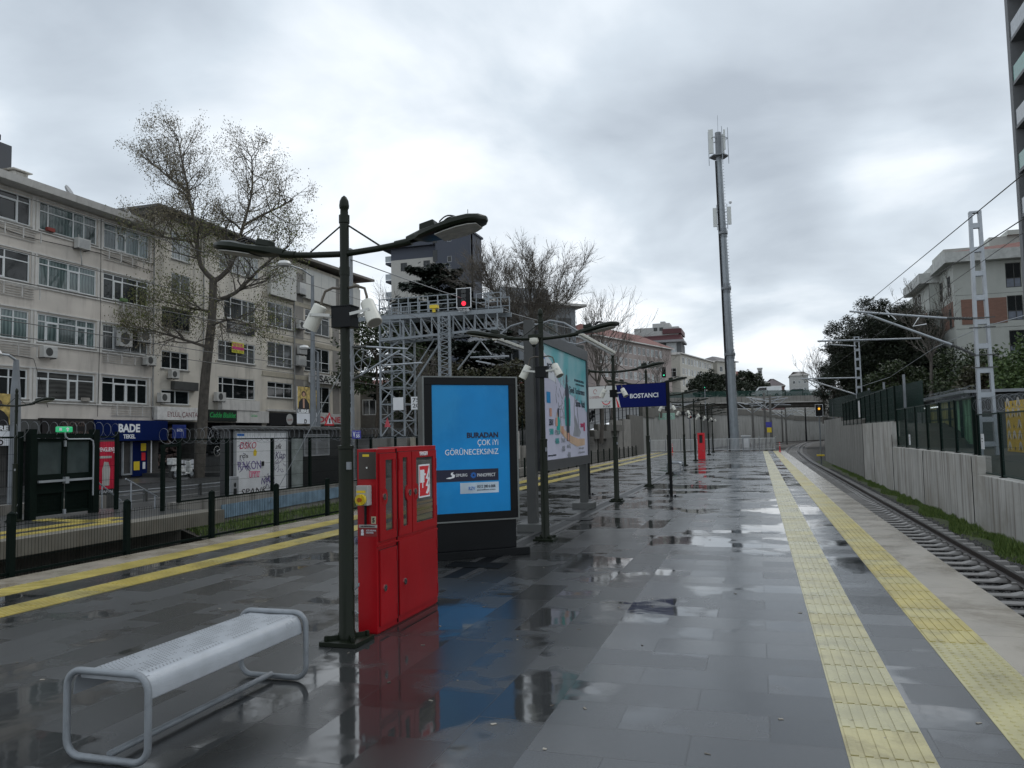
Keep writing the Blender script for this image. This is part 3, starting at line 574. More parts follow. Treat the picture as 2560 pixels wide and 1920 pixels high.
# ================================================================== lamp posts
def lamp_post():
    t = thing('platform_lamp', '', 'lamp post', (0, 0, 0), 'double armed lamp posts in a row along the platform', local=True)
    mb = MB(); mb.box(-.16, -.16, .001, .16, .16, .035)
    for sx in (-1, 1):
        for sy in (-1, 1): mb.cyl((sx*.115, sy*.115, .035), (sx*.115, sy*.115, .075), .016, n=6); mb.bar((sx*.05, sy*.05, .035), (sx*.13, sy*.13, .036), .01, .07)
    mb.build('base_plate', green_paint, t, bevel=.003)
    MB().lathe((0, 0, 0), [(.075, .035), (.075, .06), (.062, .10), (.059, 1.53), (.065, 1.535), (.065, 1.56), (.04, 1.565)], 20).build('sleeve', green_paint, t, smooth=True)
    MB().tube([(.07, 0, .42), (.105, 0, .45), (.105, 0, .47)], .008, 6).tube([(.07, 0, .25), (.1, 0, .23)], .008, 6).box(.045, -.075, 1.37, .075, -.045, 1.43, 0).build('hatch_hook', galv_d, t)
    MB().lathe((0, 0, 0), [(.038, 1.56), (.038, 3.38), (.044, 3.385), (.044, 3.45), (.033, 3.455), (.032, 3.50), (.039, 3.51), (.041, 3.53), (.036, 3.57), (.022, 3.60), (.005, 3.615)], 20).build('pole', green_paint, t, smooth=True)
    MB().lathe((0, 0, 0), [(.043, 2.95), (.043, 3.02)], 20).build('collar', green_paint, t, smooth=True)
    for s in (-1, 1):
        arm = MB().tube([(s*.03, 0, 3.13), (s*.30, 0, 3.145), (s*.56, 0, 3.17)], [.026, .026, .025], 12).tube([(s*.46, 0, 3.162), (s*.60, 0, 3.178)], .032, 12).build('arm', green_paint, t, smooth=True)
        MB().tube([(s*.04, 0, 3.36), (s*.34, 0, 3.155)], .0075, 6).build('stay_rod', green_paint, arm)
        # lamp head rises 11 degrees outward
        fr = Vector((s*math.cos(.19), 0, math.sin(.19))); up = Vector((-s*math.sin(.19), 0, math.cos(.19))); o = Vector((s*.57, 0, 3.17)); sd_ = Vector((0, 1, 0))
        def P(a, b, c): return o+fr*a+sd_*b+up*c
        out = [(0, .035, .02, .05), (.08, .05, .0, .06), (.14, .105, -.015, .055), (.30, .155, -.018, .045), (.44, .165, -.018, .062), (.56, .15, -.018, .055), (.64, .105, -.015, .038), (.68, .03, -.012, .02)]
        vs = []; k = 12
        for a, b, lo, hi in out:
            for j in range(k):
                q = 2*PI*j/k; c_ = math.cos(q); s_ = math.sin(q); vs.append(P(a, b*(abs(c_)**.6)*(1 if c_ > 0 else -1), (hi if s_ > 0 else lo*1.6)*abs(s_)**.7))
        fs = [(i*k+j, i*k+(j+1) % k, (i+1)*k+(j+1) % k, (i+1)*k+j) for i in range(len(out)-1) for j in range(k)]+[tuple(range(k))[::-1], tuple((len(out)-1)*k+j for j in range(k))]
        mb = MB(); mb.add(vs, fs); hd = mb.build('lamp_head', green_paint, t, smooth=True)
        mb = MB(); mb.hexa([P(.13, -.055, .05), P(.13, .055, .05), P(.27, .055, .055), P(.27, -.055, .055), P(.14, -.05, .105), P(.14, .05, .105), P(.26, .05, .11), P(.26, -.05, .11)]).build('driver_box', green_paint, hd, bevel=.006)
        mb = MB()
        for b in (-.05, 0, .05): mb.tube([P(.31+.005*i, b, .07+.028*math.sin(i/28*PI)) for i in range(0, 29, 4)], .006, 4)
        mb.build('cooling_fin', black_paint, hd)
        L = [(.27, .11), (.36, .132), (.46, .138), (.55, .12), (.61, .075)]; ring = [P(a, b, -.034) for a, b in L]+[P(a, -b, -.034) for a, b in reversed(L)]
        rin = [P(a, b, -.040) for a, b in L]+[P(a, -b, -.040) for a, b in reversed(L)]
        mb = MB(); nn = len(ring); mb.add(ring+rin, [tuple(range(nn)), tuple(range(2*nn-1, nn-1, -1))]+[(i, (i+1) % nn, nn+(i+1) % nn, nn+i) for i in range(nn)]); mb.build('lens', soft, hd)
    MB().box(-.09, -.065, 2.515, .09, .065, 2.69).box(-.096, -.07, 2.682, .096, .07, 2.695).build('junction_box', black_paint, t, bevel=.004)
    for s in (-1, 1):
        sp = MB(); a = Vector((s*.21, -.02, 2.715)); b = Vector((s*.31, -.08, 2.53)) if s > 0 else Vector((s*.31, -.03, 2.52)); d = (b-a).normalized()
        sp.tube([a, a+d*.006, a+d*.012, b-d*.012, b], [.040, .052, .055, .062, .062], 20)
        spk = sp.build('loudspeaker', cream_p, t, smooth=True)
        MB().tube([b-d*.004, b+d*.002], [.053, .053], 18).build('grille', mat('speaker_mesh', (.25, .25, .22), .6), spk)
        c = a.lerp(b, .42)
        MB().bar((s*.09, -.085, 2.615), c+Vector((s*.02, -.062, 0)), .006, .024).bar((s*.09, .05, 2.615), c+Vector((s*.02, .058, 0)), .006, .024).cyl(c+Vector((s*.02, -.07, 0)), c+Vector((s*.02, -.06, 0)), .011, n=8).build('bracket', mat('bracket_white', (.6, .6, .56), .4), spk)
        MB().tube([(s*.04, 0, 2.845), (s*.11, 0, 2.855), (s*.18, 0, 2.83), (s*.205, -.01, 2.76), (s*.21, -.02, 2.72)], .011, 8).build('cable', mat('conduit', (.10, .085, .065), .6), spk, smooth=True)
    return t
lp = lamp_post(); index_kids()
LAMPS = [(-3.18, 5.73, 'nearest double armed lamp post with two loudspeakers, standing left of the red cabinet', .0),
 (-3.19, 11.95, 'second lamp post, beside the big coloured billboard and right of the blue poster stand', .0),
 (-3.30, 19.1, 'third lamp post, standing right of the billboard in front of the station name sign', 0),
 (-3.22, 24.5, 'fourth lamp post, half hidden behind the dark blue part of the name sign', 0),
 (-3.40, 32.0, 'fifth lamp post, hidden almost wholly by the thin black post of the name sign', 0),
 (-3.48, 40.0, 'sixth lamp post, the first one right of the name sign', 0),
 (-3.48, 47.0, 'seventh lamp post, just left of the distant red cabinet', 0),
 (-3.55, 54.0, 'eighth lamp post, directly behind the distant red cabinet', 0),
 (-3.48, 60.3, 'ninth lamp post, just right of the distant red cabinet', 0),
 (-3.55, 67.5, 'farthest lamp post on the platform, closest to the end railing', 0)]
for i, (x, y, l, rz) in enumerate(LAMPS):
    if i == 0: lp.location = (x, y, 0); tag(lp, l)
    else: clone(lp, (x, y, 0), l, rz)
clone(bn, (-3.25, 32.2, 0), 'distant pale metal bench on the wet paving beyond the station name sign')
# the smaller lamp on the opposite platform
c = clone(lp, (-15.41, 13.3, 0), 'single lamp post on the opposite platform, left of the dark green gate')
for ch in list(c.children):
    if ch.name.startswith(('loudspeaker', 'junction')):
        for g in list(ch.children): bpy.data.objects.remove(g)
        bpy.data.objects.remove(ch)
c.scale = (.82, .82, .80)
del c['group']
# dome camera under the arm of the second lamp
t = thing('dome_camera', 'small white dome camera hanging at the arm of the second lamp post', 'security camera', (-3.27, 11.83, 3.1))
MB().box(-3.36, 11.80, 3.135, -3.17, 11.90, 3.19).build('bracket', green_paint, t, bevel=.003)
MB().lathe((-3.27, 11.83, 3.03), [(.03, 0), (.062, .03), (.075, .06), (.07, .10), (.03, .106)], 16).build('housing', cream_p, t, smooth=True)
MB().lathe((-3.27, 11.83, 2.985), [(.004, 0), (.03, .012), (.045, .045)], 14).build('dome', gd, t, smooth=True)

# ================================================================== near fire cabinet
X0, X1, Y0, Y1, SEAM, ZT, ZM = -3.23, -3.04, 6.01, 7.29, 6.385, 1.535, .71
t = thing('fire_cabinet', 'tall red steel fire hose cabinet with glazed doors in the foreground', 'fire cabinet', (-3.13, 6.6, 0), 'red fire cabinets on the platform')
mb = MB(); mb.box(X0, Y0, .012, X1-.012, SEAM-.002, ZT-.01); mb.box(X0, SEAM+.002, .012, X1-.012, Y1, ZT); mb.box(X0+.01, Y0+.01, .0, X1-.02, Y1-.01, .02)
mb.build('body', red, t, bevel=.003)
fr = Fr((X1, 0, 0), (0, 1, 0))
def door(a0, z0, a1, z1, glass=None, lock=None, hinge=None, round_at=None, nm='door'):
    mb = MB(); g = glass
    if g:
        wall(mb, Fr((X1+.002, 0, 0), (0, 1, 0)), a0, a1, z0, z1, [g], .014)
        for x in ((a0, z0, a1, z0), (a0, z1, a1, z1)): mb.fbox(fr, x[0], x[1]-(.003 if x[1] == z1 else 0), -.012, x[2], x[1]+(.003 if x[1] == z0 else 0), .0015)
        for a in (a0, a1): mb.fbox(fr, a-(.003 if a == a1 else 0), z0+.003, -.012, a+(.003 if a == a0 else 0), z1-.003, .0015)
    else: mb.fbox(fr, a0, z0, -.012, a1, z1, .002)
    if round_at: mb.ell(fr, round_at[0], round_at[1], .052, .075, -.008, .0036)
    d = mb.build(nm, red, t); MB().fbox(fr, a0-.005, z0-.005, -.0118, a1+.005, z1+.005, -.0109).build('gap_shade', black, d) if not g else None  # black plate behind the door, painting in the shade of its gap
    if g:
        gm = MB(); wall(gm, Fr((X1-.0112, 0, 0), (0, 1, 0)), a0-.005, a1+.005, z0-.005, z1+.005, [], .001); gm.build('gap_shade', black, d)
    if g: MB().fbox(fr, g[0]-.004, g[1]-.004, -.0105, g[2]+.004, g[3]+.004, -.0075).build('pane', mat('cabinet_glass', (.05, .052, .05), .04, var=.5, scale=3, coat=1), d)
    if lock:
        MB().ell(fr, *lock, .028, .028, .002, .010, n=22).build('lock', chrome, d, smooth=False)
        mb = MB(); mb.ell(fr, lock[0], lock[1], .021, .021, .010, .0105, n=20); a, z = lock
        mb.build('keyhole', black, d); MB().poly(fr, [(a-.017, z-.010), (a-.010, z-.017), (a+.017, z+.010), (a+.010, z+.017)], .0106, .0125).build('key_slot', chrome, d)
    if hinge:
        mb = MB()
        for z in hinge[1:]: mb.fbox(fr, hinge[0], z-.05, .002, hinge[0]+.010, z+.05, .006)
        mb.build('hinge', mat('cabinet_red_dark', (.28, .006, .012), .4), d)
    return d
door(6.045, ZM+.045, SEAM-.018, ZT-.05, (6.155, .83, 6.30, 1.43), (6.125, 1.12), (SEAM-.03, 1.38, .86), (6.135, 1.12))
door(6.045, .06, SEAM-.018, ZM-.03, None, (6.125, .36), (SEAM-.03, .60, .14))
door(SEAM+.025, ZM+.045, 6.685, ZT-.045, (6.50, .83, 6.60, 1.44), (6.635, 1.12), (SEAM+.032, 1.38, .86), (6.61, 1.12))
d3 = door(6.70, ZM+.045, Y1-.02, ZT-.045, (6.79, .83, 7.19, 1.43), (6.76, 1.12), (Y1-.032, 1.36, .90), (6.785, 1.12))
door(SEAM+.025, .07, Y1-.02, ZM+.01, None, (6.52, .345), (Y1-.032, .58, .15))
MB().fbox(fr, SEAM-.006, .02, -.012, SEAM+.006, ZT-.014, -.004).build('seam', black_paint, t)
MB().fbox(fr, Y0+.001, ZM+.002, -.012, Y1-.001, ZM+.016, .0005).build('rail', red, t)
text(fr, 'YANGIN', 6.86, 1.445, 7.05, 1.483, .002, whitet, t, bold=.02)
# fire hose sign on the glass
s = MB().fbox(fr, 6.86, 1.05, -.0075, 7.12, 1.36, -.004).build('hose_sign', whitet, t)
MB().fbox(fr, 6.875, 1.065, -.004, 7.105, 1.345, -.003).build('sign_field', redw, s)
mb = MB(); mb.fbox(fr, 6.885, 1.19, -.003, 6.985, 1.31, -.002); mb.fbox(fr, 6.935, 1.14, -.003, 6.955, 1.19, -.002); mb.fbox(fr, 6.985, 1.255, -.003, 7.015, 1.275, -.002)
for k in range(3): z = 1.085+k*.07; mb.poly(fr, [(7.015, z), (7.06, z-.008), (7.095, z+.02), (7.10, z+.075), (7.085, z+.12), (7.075, z+.08), (7.055, z+.045)], -.003, -.002)
mb.build('pictogram', whitet, s)
mb = MB()
for z, h in ((.90, .03), (.96, .025), (1.0, .02)): mb.fbox(fr, 6.795, z, -.0072, 7.185, z+h, -.0066)
mb.build('hose', mat('hose_tan', (.16, .12, .07), .6), d3)
# near end: control panel, switch, labels
fn = Fr((X0, Y0, 0), (1, 0, 0))
p = MB().fbox(fn, .018, 1.275, -.002, .176, 1.50, .006).build('control_panel', mat('panel_brown', (.045, .035, .028), .4), t, bevel=.002)
MB().fbox(fn, .055, 1.462, .006, .115, 1.482, .0075).build('tag', ypaint, p); MB().ell(fn, .095, 1.37, .008, .008, .006, .012).build('lock', chrome, p)
sw = MB().fbox(fn, .028, 1.06, .0, .135, 1.225, .075).build('isolator_switch', mat('switch_grey', (.42, .42, .40), .4), t, bevel=.006)
MB().fbox(fn, .033, 1.165, .075, .115, 1.185, .0765).build('tag', ypaint, sw)
kf = Fr((X0, Y0-.076, 0), (1, 0, 0)); mb = MB(); mb.ell(kf, .078, 1.110, .046, .046, -.001, .028, n=20); mb.fbox(kf, .068, 1.068, .028, .088, 1.152, .042)
mb.build('rotary_knob', ypaint, sw); MB().ell(kf, .078, 1.110, .019, .019, .0285, .043).build('knob_core', mat('knob_orange', (.45, .12, .01), .4), sw)
MB().tube([(X0+.085, Y0-.02, 1.06), (X0+.085, Y0-.02, .90)], .011, 8).build('cable', black_paint, sw)
MB().fbox(fn, .128, .905, 0, .172, .965, .002).build('number_plate', mat('plate_cream', (.5, .45, .30), .5), t)
text(fn, '5', .14, .915, .16, .955, .002, black, t, bold=.04)
l = MB().fbox(fn, .012, .872, 0, .182, .897, .002).build('label', mat('label_grey', (.4, .38, .36), .5), t); text(fn, 'ACİL YANGIN MÜDAHALE', .03, .879, .16, .89, .002, black, l)
l = MB().fbox(fn, .012, .80, 0, .182, .871, .0015).build('label', mat('label_red', (.22, .02, .02), .5), t); text(fn, 'ACİL DURUMDA\nKULLANINIZ', .08, .825, .172, .86, .0015, paper, l); MB().ell(fn, .045, .845, .012, .014, .0015, .003).fbox(fn, .032, .808, .0015, .058, .832, .003).build('pictogram', paper, l)
# far red cabinet
t = thing('fire_cabinet', 'distant narrow red fire cabinet standing between the far lamp posts', 'fire cabinet', (-3.33, 50, 0), 'red fire cabinets on the platform')
b_ = MB(); fr5 = Fr((-3.54, 49.9, 0), (1, 0, 0)); wall(b_, fr5, 0, .43, .01, 1.62, [(.10, 1.0, .30, 1.5)], .12); b_.box(-3.54, 50.02, .01, -3.11, 50.3, 1.62); b_.box(-3.54, 49.902, .01, -3.53, 50.02, 1.619); b_.box(-3.12, 49.902, .01, -3.11, 50.02, 1.619); b_.box(-3.53, 49.902, 1.61, -3.12, 50.02, 1.619)
redf = mat('cabinet_red_bright', (.70, .008, .02), .3, var=.05); b_.build('body', redf, t)
MB().box(-3.42, 49.95, 1.0, -3.26, 50.01, 1.45).build('hose_reel', black, t); MB().fbox(fr5, .31, .5, 0, .34, .54, .01).build('lock', chrome, t)

# ================================================================== blue poster stand
A = Vector((-4.22, 9.68, 0)); u = Vector((.95, .76, 0)).normalized(); fr = Fr(A, u); n = fr.n
t = thing('poster_stand', 'black street poster stand showing a bright blue advertisement', 'poster stand', A+u*.65)
mb = MB(); mb.fbox(fr, .0, .50, -.22, 1.33, .60, 0); mb.fbox(fr, .0, 2.32, -.22, 1.33, 2.42, 0); mb.fbox(fr, .0, .60, -.22, .12, 2.32, 0); mb.fbox(fr, 1.22, .60, -.22, 1.33, 2.32, 0); mb.fbox(fr, .12, .60, -.22, 1.22, 2.32, -.035)
mb.build('frame', black_paint, t, bevel=.004)
mb = MB(); mb.fbox(fr, -.014, .48, -.235, .008, 2.437, .008); mb.fbox(fr, 1.322, .48, -.235, 1.346, 2.437, .008); mb.fbox(fr, .008, 2.42, -.235, 1.322, 2.437, .008); mb.fbox(fr, .008, .48, -.2, 1.322, .499, .008)
mb.build('trim', mat('trim_grey', (.16, .17, .165), .35, metal=.5), t)
MB().fbox(fr, .03, .10, -.19, 1.30, .48, -.02).build('plinth', black_paint, t, bevel=.004)
MB().fbox(fr, -.05, .0, -.27, 1.46, .10, .07).build('foot', black_paint, t, bevel=.004)
po = MB().fbox(fr, .12, .60, -.034, 1.22, 2.32, -.012).build('poster', blueposter, t)
D = -.0118
text(fr, 'BURADAN', .605, 1.60, 1.055, 1.675, D, navy_t, po, bold=.035)
text(fr, 'ÇOK iYi', .755, 1.48, 1.055, 1.575, D, whitet, po); text(fr, 'GÖRÜNECEKSiNiZ', .295, 1.375, 1.055, 1.468, D, whitet, po)
k = MB().fbox(fr, .12, 1.02, D-.001, 1.05, 1.18, D+.001).build('dark_strip', navy_t, po)
mb = MB(); mb.poly(fr, [(.30, 1.065), (.36, 1.06), (.42, 1.075), (.43, 1.11), (.395, 1.125), (.41, 1.15), (.375, 1.14), (.37, 1.115), (.39, 1.10), (.38, 1.085), (.34, 1.08)], D+.001, D+.002); mb.build('bird_mark', whitet, k)
text(fr, 'SIMURG', .44, 1.085, .60, 1.125, D+.001, whitet, k); text(fr, 'PANOFFECT', .745, 1.075, 1.005, 1.12, D+.001, whitet, k)
mb = MB()
for i in range(12): a = i*PI/6; mb.stroke(fr, [(.69+.015*math.cos(a), 1.098+.015*math.sin(a)), (.69+.042*math.cos(a), 1.098+.042*math.sin(a))], .010, D+.001)
mb.build('sun_mark', mat('mark_blue', (.01, .14, .5), .5), k)
k = MB().fbox(fr, .50, .855, D-.001, 1.05, 1.0, D+.001).build('pale_strip', mat('strip_pale', (.50, .60, .68), .4), po)
text(fr, 'RZV', .62, .90, .71, .945, D+.001, mat('mark_blue', (0, 0, 0)), k); text(fr, '0212 280·6·808', .74, .925, 1.00, .965, D+.001, navy_t, k); text(fr, 'panoffect.com', .74, .885, 1.00, .91, D+.001, navy_t, k)

# ================================================================== big billboard
t = thing('billboard', 'large steel framed billboard with a pale turquoise charity poster', 'billboard', (-3.68, 15.3, 0))
fr = Fr((-3.55, 13.2, 0), (0, 1, 0))
for y in (13.15, 17.33):
    p = MB().box(-3.80, y-.08, .08, -3.64, y+.08, 3.62).build('post', mat('post_grey', (.05, .052, .050), .45, var=.15), t, bevel=.004)
    MB().box(-3.95, y-.22, .0, -3.50, y+.22, .13).build('footing', mat('footing_grey', (.075, .078, .075), .4), p, bevel=.004)
mb = MB(); fg = mat('frame_dark_grey', (.05, .052, .058), .35, var=.2)
mb.box(-3.72, 13.285, 1.0, -3.53, 17.19, 1.18); mb.box(-3.72, 13.285, 3.24, -3.53, 17.19, 3.46); mb.box(-3.72, 13.285, 1.181, -3.53, 13.32, 3.239); mb.box(-3.72, 17.08, 1.181, -3.53, 17.19, 3.239); mb.box(-3.76, 13.286, 1.002, -3.721, 17.189, 3.458)
mb.build('frame', fg, t, bevel=.004)
mb = MB(); mb.box(-3.719, 13.321, 1.181, -3.56, 17.079, 3.239); po = mb.build('poster', lav, t)
fr = Fr((-3.56, 13.32, 1.18), (0, 1, 0)); W, Hh = 3.76, 2.06
mb = MB(); mb.poly(fr, [(0, Hh), (0, Hh*.93), (.6, Hh*.86), (1.3, Hh*.70), (2.0, Hh*.62), (3.0, Hh*.55), (W, Hh*.45), (W, Hh)], .0005, .002)
tb = mb.build('turquoise_wash', teal, po)
# soft white to turquoise wash belongs to the print itself
tn = MATS['poster_teal'].node_tree; b = tn.nodes['Principled BSDF']; no = tn.nodes.new('ShaderNodeTexNoise'); no.inputs['Scale'].default_value = 1.3; ge = tn.nodes.new('ShaderNodeNewGeometry'); tn.links.new(ge.outputs['Position'], no.inputs['Vector'])
mi = tn.nodes.new('ShaderNodeMix'); mi.data_type = 'RGBA'; mm = tn.nodes.new('ShaderNodeMapRange'); mm.inputs[1].default_value = .35; mm.inputs[2].default_value = .65; tn.links.new(no.outputs[0], mm.inputs[0]); tn.links.new(mm.outputs[0], mi.inputs[0]); mi.inputs[6].default_value = (.09, .42, .46, 1); mi.inputs[7].default_value = (.36, .55, .60, 1); tn.links.new(mi.outputs[2], b.inputs['Base Color'])
gr_ = mat('poster_grey', (.30, .31, .34), .5, var=.3, scale=4); dk_ = mat('poster_dark', (.03, .04, .06), .5)
mb = MB(); mb.poly(fr, [(.02, 1.95), (1.0, 1.72), (1.05, 1.42), (.02, 1.5)], .0022, .003); lb = mb.build('pale_patch', paper, po)
mb = MB(); mb.ell(fr, .16, 1.68, .14, .16, .0032, .004); mb.build('ring_mark', mat('ring_blue', (.01, .16, .55), .5), lb); MB().ell(fr, .19, 1.70, .09, .10, .0042, .005).build('ring_centre', paper, lb)
text(fr, 'BEŞİR', .38, 1.58, .95, 1.78, .0035, dk_, lb, bold=.02)
text(fr, 'Şimdi Yaralarımızı', 2.1, 1.25, 3.55, 1.42, .0025, dk_, po, bold=.01); text(fr, 'Sarma Vakti', 2.65, 1.02, 3.55, 1.17, .0025, dk_, po, bold=.01)
text(fr, 'BU RAMAZAN AYINDA', 2.6, 1.54, 3.5, 1.59, .0025, dk_, po); text(fr, 'ACIYI PAYLAŞALIM', 2.7, 1.46, 3.5, 1.51, .0025, dk_, po)
mb = MB()   # ruined town sketched in grey behind the figures
rr = random.Random(3)
for i in range(34): a = .95+rr.random()*1.1; z = .75+rr.random()*.75; mb.stroke(fr, [(a, z), (a+rr.uniform(-.25, .25), z+rr.uniform(-.2, .25))], .02, .0025+i*.00003)
mb.poly(fr, [(2.35, .42), (2.95, .40), (3.1, .50), (2.85, .62), (2.6, .85), (2.5, .62)], .0028, .0035)
mb.stroke(fr, [(2.55, .5), (2.5, 1.0), (2.62, 1.25)], .05, .0036); mb.stroke(fr, [(2.9, .6), (2.75, 1.1), (2.95, 1.3)], .03, .0037)
mb.build('sketched_town', gr_, po)
mb = MB(); mb.poly(fr, [(1.02, .88), (1.3, .62), (1.7, .52), (2.2, .42), (2.8, .36), (3.45, .36), (3.45, .22), (2.7, .20), (2.1, .28), (1.6, .40), (1.2, .52), (1.0, .72)], .0040, .0046); mb.build('orange_path', mat('poster_orange', (.55, .38, .26), .5), po)
mb = MB(); mb.poly(fr, [(1.70, .62), (2.10, .62), (2.16, .85), (2.13, 1.15), (2.0, 1.22), (1.78, 1.22), (1.66, 1.12), (1.66, .85)], .0050, .0056); mb.build('turquoise_coat', mat('coat_turq', (.0, .34, .30), .5), po); MB().poly(fr, [(1.0, .46), (1.22, .46), (1.27, .7), (1.15, .82), (1.0, .74)], .0050, .0056).build('turquoise_coat', MATS['coat_turq'], po)
mb = MB(); mb.poly(fr, [(1.74, 1.20), (2.06, 1.20), (2.04, 1.36), (1.95, 1.45), (1.82, 1.45), (1.75, 1.36)], .0058, .0062); mb.ell(fr, 1.89, 1.53, .07, .10, .0058, .0062); mb.fbox(fr, 1.78, .32, .0058, 2.03, 1.21, .0060); mb.build('dark_figure', dk_, po); MB().ell(fr, 1.13, .86, .07, .09, .0058, .0062).build('dark_head', dk_, po)
mb = MB(); mb.ell(fr, .42, .93, .0, .0, .002, .003) if 0 else None; mb.fbox(fr, .30, 1.02, .002, .58, 1.22, .003); mb.build('blue_square', mat('sq_blue', (.0, .20, .45), .5), po)
for (a, z, wd, tt, pr) in ((.42, .62, .32, 'ZEKAT', '5800'), (.84, .45, .32, 'FİTRE', '180₺'), (1.32, .30, .30, 'İFTAR', '40₺'), (1.78, .17, .30, 'BAĞIŞ', '400')):
    text(fr, tt, a, z, a+wd, z+.11, .0065, gr_ if a > .5 else dk_, po, bold=.01); text(fr, pr, a+.02, z-.17, a+wd-.02, z-.06, .0065, mat('price_green', (.02, .34, .32), .5) if a < 1.3 else gr_, po)
    MB().fbox(fr, a+.06, z+.16, .0062, a+.22, z+.31, .0066).build('icon', mat('icon_peach', (.55, .28, .20), .5), po)
text(fr, 'DEPREM', 3.05, .60, 3.32, .68, .0065, mat('txt_crimson', (.45, .02, .10), .5), po); MB().fbox(fr, 3.36, .52, .0062, 3.5, .70, .0066).build('icon', MATS['txt_crimson'], po)
text(fr, 'besir.org.tr', 2.85, .13, 3.35, .19, .004, gr_, po); text(fr, 'BAĞIŞ HATTI 444', 2.8, .05, 3.4, .10, .004, gr_, po); text(fr, 'ramazan yardımları', .30, .05, .9, .10, .0025, dk_, po)
# lighting tubes carried in front of and behind the billboard
for x, s, y1 in ((-2.92, 1, 17.0), (-4.45, -1, 17.0)):
    l = MB().box(x-.05, 13.45, 3.35, x+.05, y1, 3.41).build('light_housing', cream_p, t, bevel=.01); MB().tube([(x, 13.5, 3.335), (x, y1-.05, 3.335)], .02, 8).build('tube', white_p, l)
    for y in (13.6, 16.9): MB().tube([(-3.7, y, 3.60), (-3.7+s*.25, y, 3.66), (-3.7+s*.5, y, 3.60), (x, y, 3.42)], .018, 7).build('curved_arm', galv_d, l, smooth=True)

# ================================================================== station name sign
t = thing('station_sign', 'white and dark blue station name board on two thin black posts', 'sign', (-3.3, 20.9, 0))
A = Vector((-4.42, 21.25, 0)); u = (Vector((-2.16, 20.62, 0))-A).normalized(); fr = Fr(A, u); L = (Vector((-2.16, 20.62, 0))-A).length
for a in (0, L):
    p = MB().fbox(fr, a-.03, .01, -.03, a+.03, 2.96 if a else 2.9, .03).build('post', black_paint, t)
    MB().fbox(fr, a-.14, .0, -.12, a+.14, .012, .12).fbox(fr, a-.12, .012, -.015, a-.08, .05, .015).fbox(fr, a+.08, .012, -.015, a+.12, .05, .015).build('foot_plate', black_paint, p)
MB().fbox(fr, .04, 2.315, -.028, L-.04, 2.93, .028).build('board_frame', black_paint, t)
b1 = MB().poly(fr, [(.05, 2.325), (1.02, 2.325), (.90, 2.92), (.05, 2.92)], -.034, .031).build('white_panel', mat('sign_white', (.60, .60, .58), .4, var=.03), t)
b2 = MB().poly(fr, [(1.021, 2.325), (L-.045, 2.325), (L-.045, 2.92), (.901, 2.92)], -.034, .031).build('blue_panel', navy, t)
text(fr, 'BOSTANCI', 1.30, 2.555, 2.09, 2.675, .031, whitet, b2, bold=.018)
mb = MB(); mb.poly(fr, [(.93, 2.33), (.99, 2.33), (.955, 2.46), (.88, 2.62)], .0315, .033); mb.stroke(fr, [(.60+.11*math.cos(PI+q*PI/8), 2.50+.075*math.sin(PI+q*PI/8)) for q in range(9)], .025, .0315); mb.build('red_mark', redw, b1)
mb = MB(); mb.stroke(fr, [(.44, 2.52), (.54, 2.49)], .012, .0315); mb.stroke(fr, [(.66, 2.49), (.76, 2.52)], .012, .0315); mb.stroke(fr, [(.56, 2.53), (.57, 2.49), (.61, 2.53), (.64, 2.49)], .012, .0315); mb.build('wing_mark', galv_d, b1)
text(fr, 'TCDD', .50, 2.345, .72, 2.395, .031, black, b1, shear=.25, bold=.02)
text(fr, 'T.C. ULAŞTIRMA VE\nALTYAPI BAKANLIĞI', .10, 2.60, .46, 2.66, .031, mat('txt_darkred', (.30, .03, .03), .5), b1)
mb = MB(); mb.stroke(fr, [(.28+.05*math.cos(q*PI/6), 2.78+.06*math.sin(q*PI/6)) for q in range(11)], .012, .0315); mb.build('crescent_mark', MATS['txt_darkred'], b1)

# ================================================================== end of the platform: railing, bollards, box, cell tower
t = thing('railing', 'white upright-bar railing closing off the far end of the platform', 'railing', (-3, 70, 0))
for x in [-9.0+1.3*i for i in range(9)]: MB().box(x-.035, 69.97, 0.001, x+.035, 70.03, 1.16).lathe((x, 70, 1.16), [(.05, 0), (.05, .04), (.01, .07)], 8).build('post', grey_p, t)
for i in range(8):
    x = -9.0+1.3*i; mb = MB(); mb.box(x+.036, 69.98, 1.06, x+1.264, 70.02, 1.10); mb.box(x+.036, 69.98, .14, x+1.264, 70.02, .18)
    for k in range(1, 12): mb.box(x+k*.108-.016, 69.985, .181, x+k*.108+.016, 70.015, 1.059)
    mb.build('bar_panel', white_p, t)
def bollard(loc, label):
    t = thing('marker_post', label, 'bollard', loc, 'red and white flexible posts at the platform end'); x, y, z = loc
    MB().lathe((x, y, 0), [(.11, 0.001), (.11, .02), (.045, .05), (.04, .74), (.02, .76)], 12).build('body', redw, t, smooth=True)
    mb = MB()
    for h in (.48, .62): mb.lathe((x, y, h), [(.043, 0), (.043, .07)], 12)
    mb.build('reflective_band', white_p, t)
bollard((1.63, 66.2, 0), 'red and white flexible post at the end of the right platform edge'); bollard((-7.0, 68.8, 0), 'red and white flexible post at the far left platform edge')
t = thing('utility_cabinet', 'pale metal utility cabinet behind the end railing, right of the cell tower', 'cabinet', (-.95, 71, 0))
MB().box(-1.3, 70.7, -1.4, -.65, 71.3, 1.25).build('body', grey_p, t); MB().box(-1.38, 70.62, 1.25, -.57, 71.38, 1.33).build('roof', white_p, t); MB().box(-1.2, 70.69, .3, -.75, 70.699, 1.1).build('door', white_p, t)
t = thing('cell_tower', 'tall grey steel cell tower with antenna panels at the platform end', 'cell tower', (-1.95, 72.3, 0))
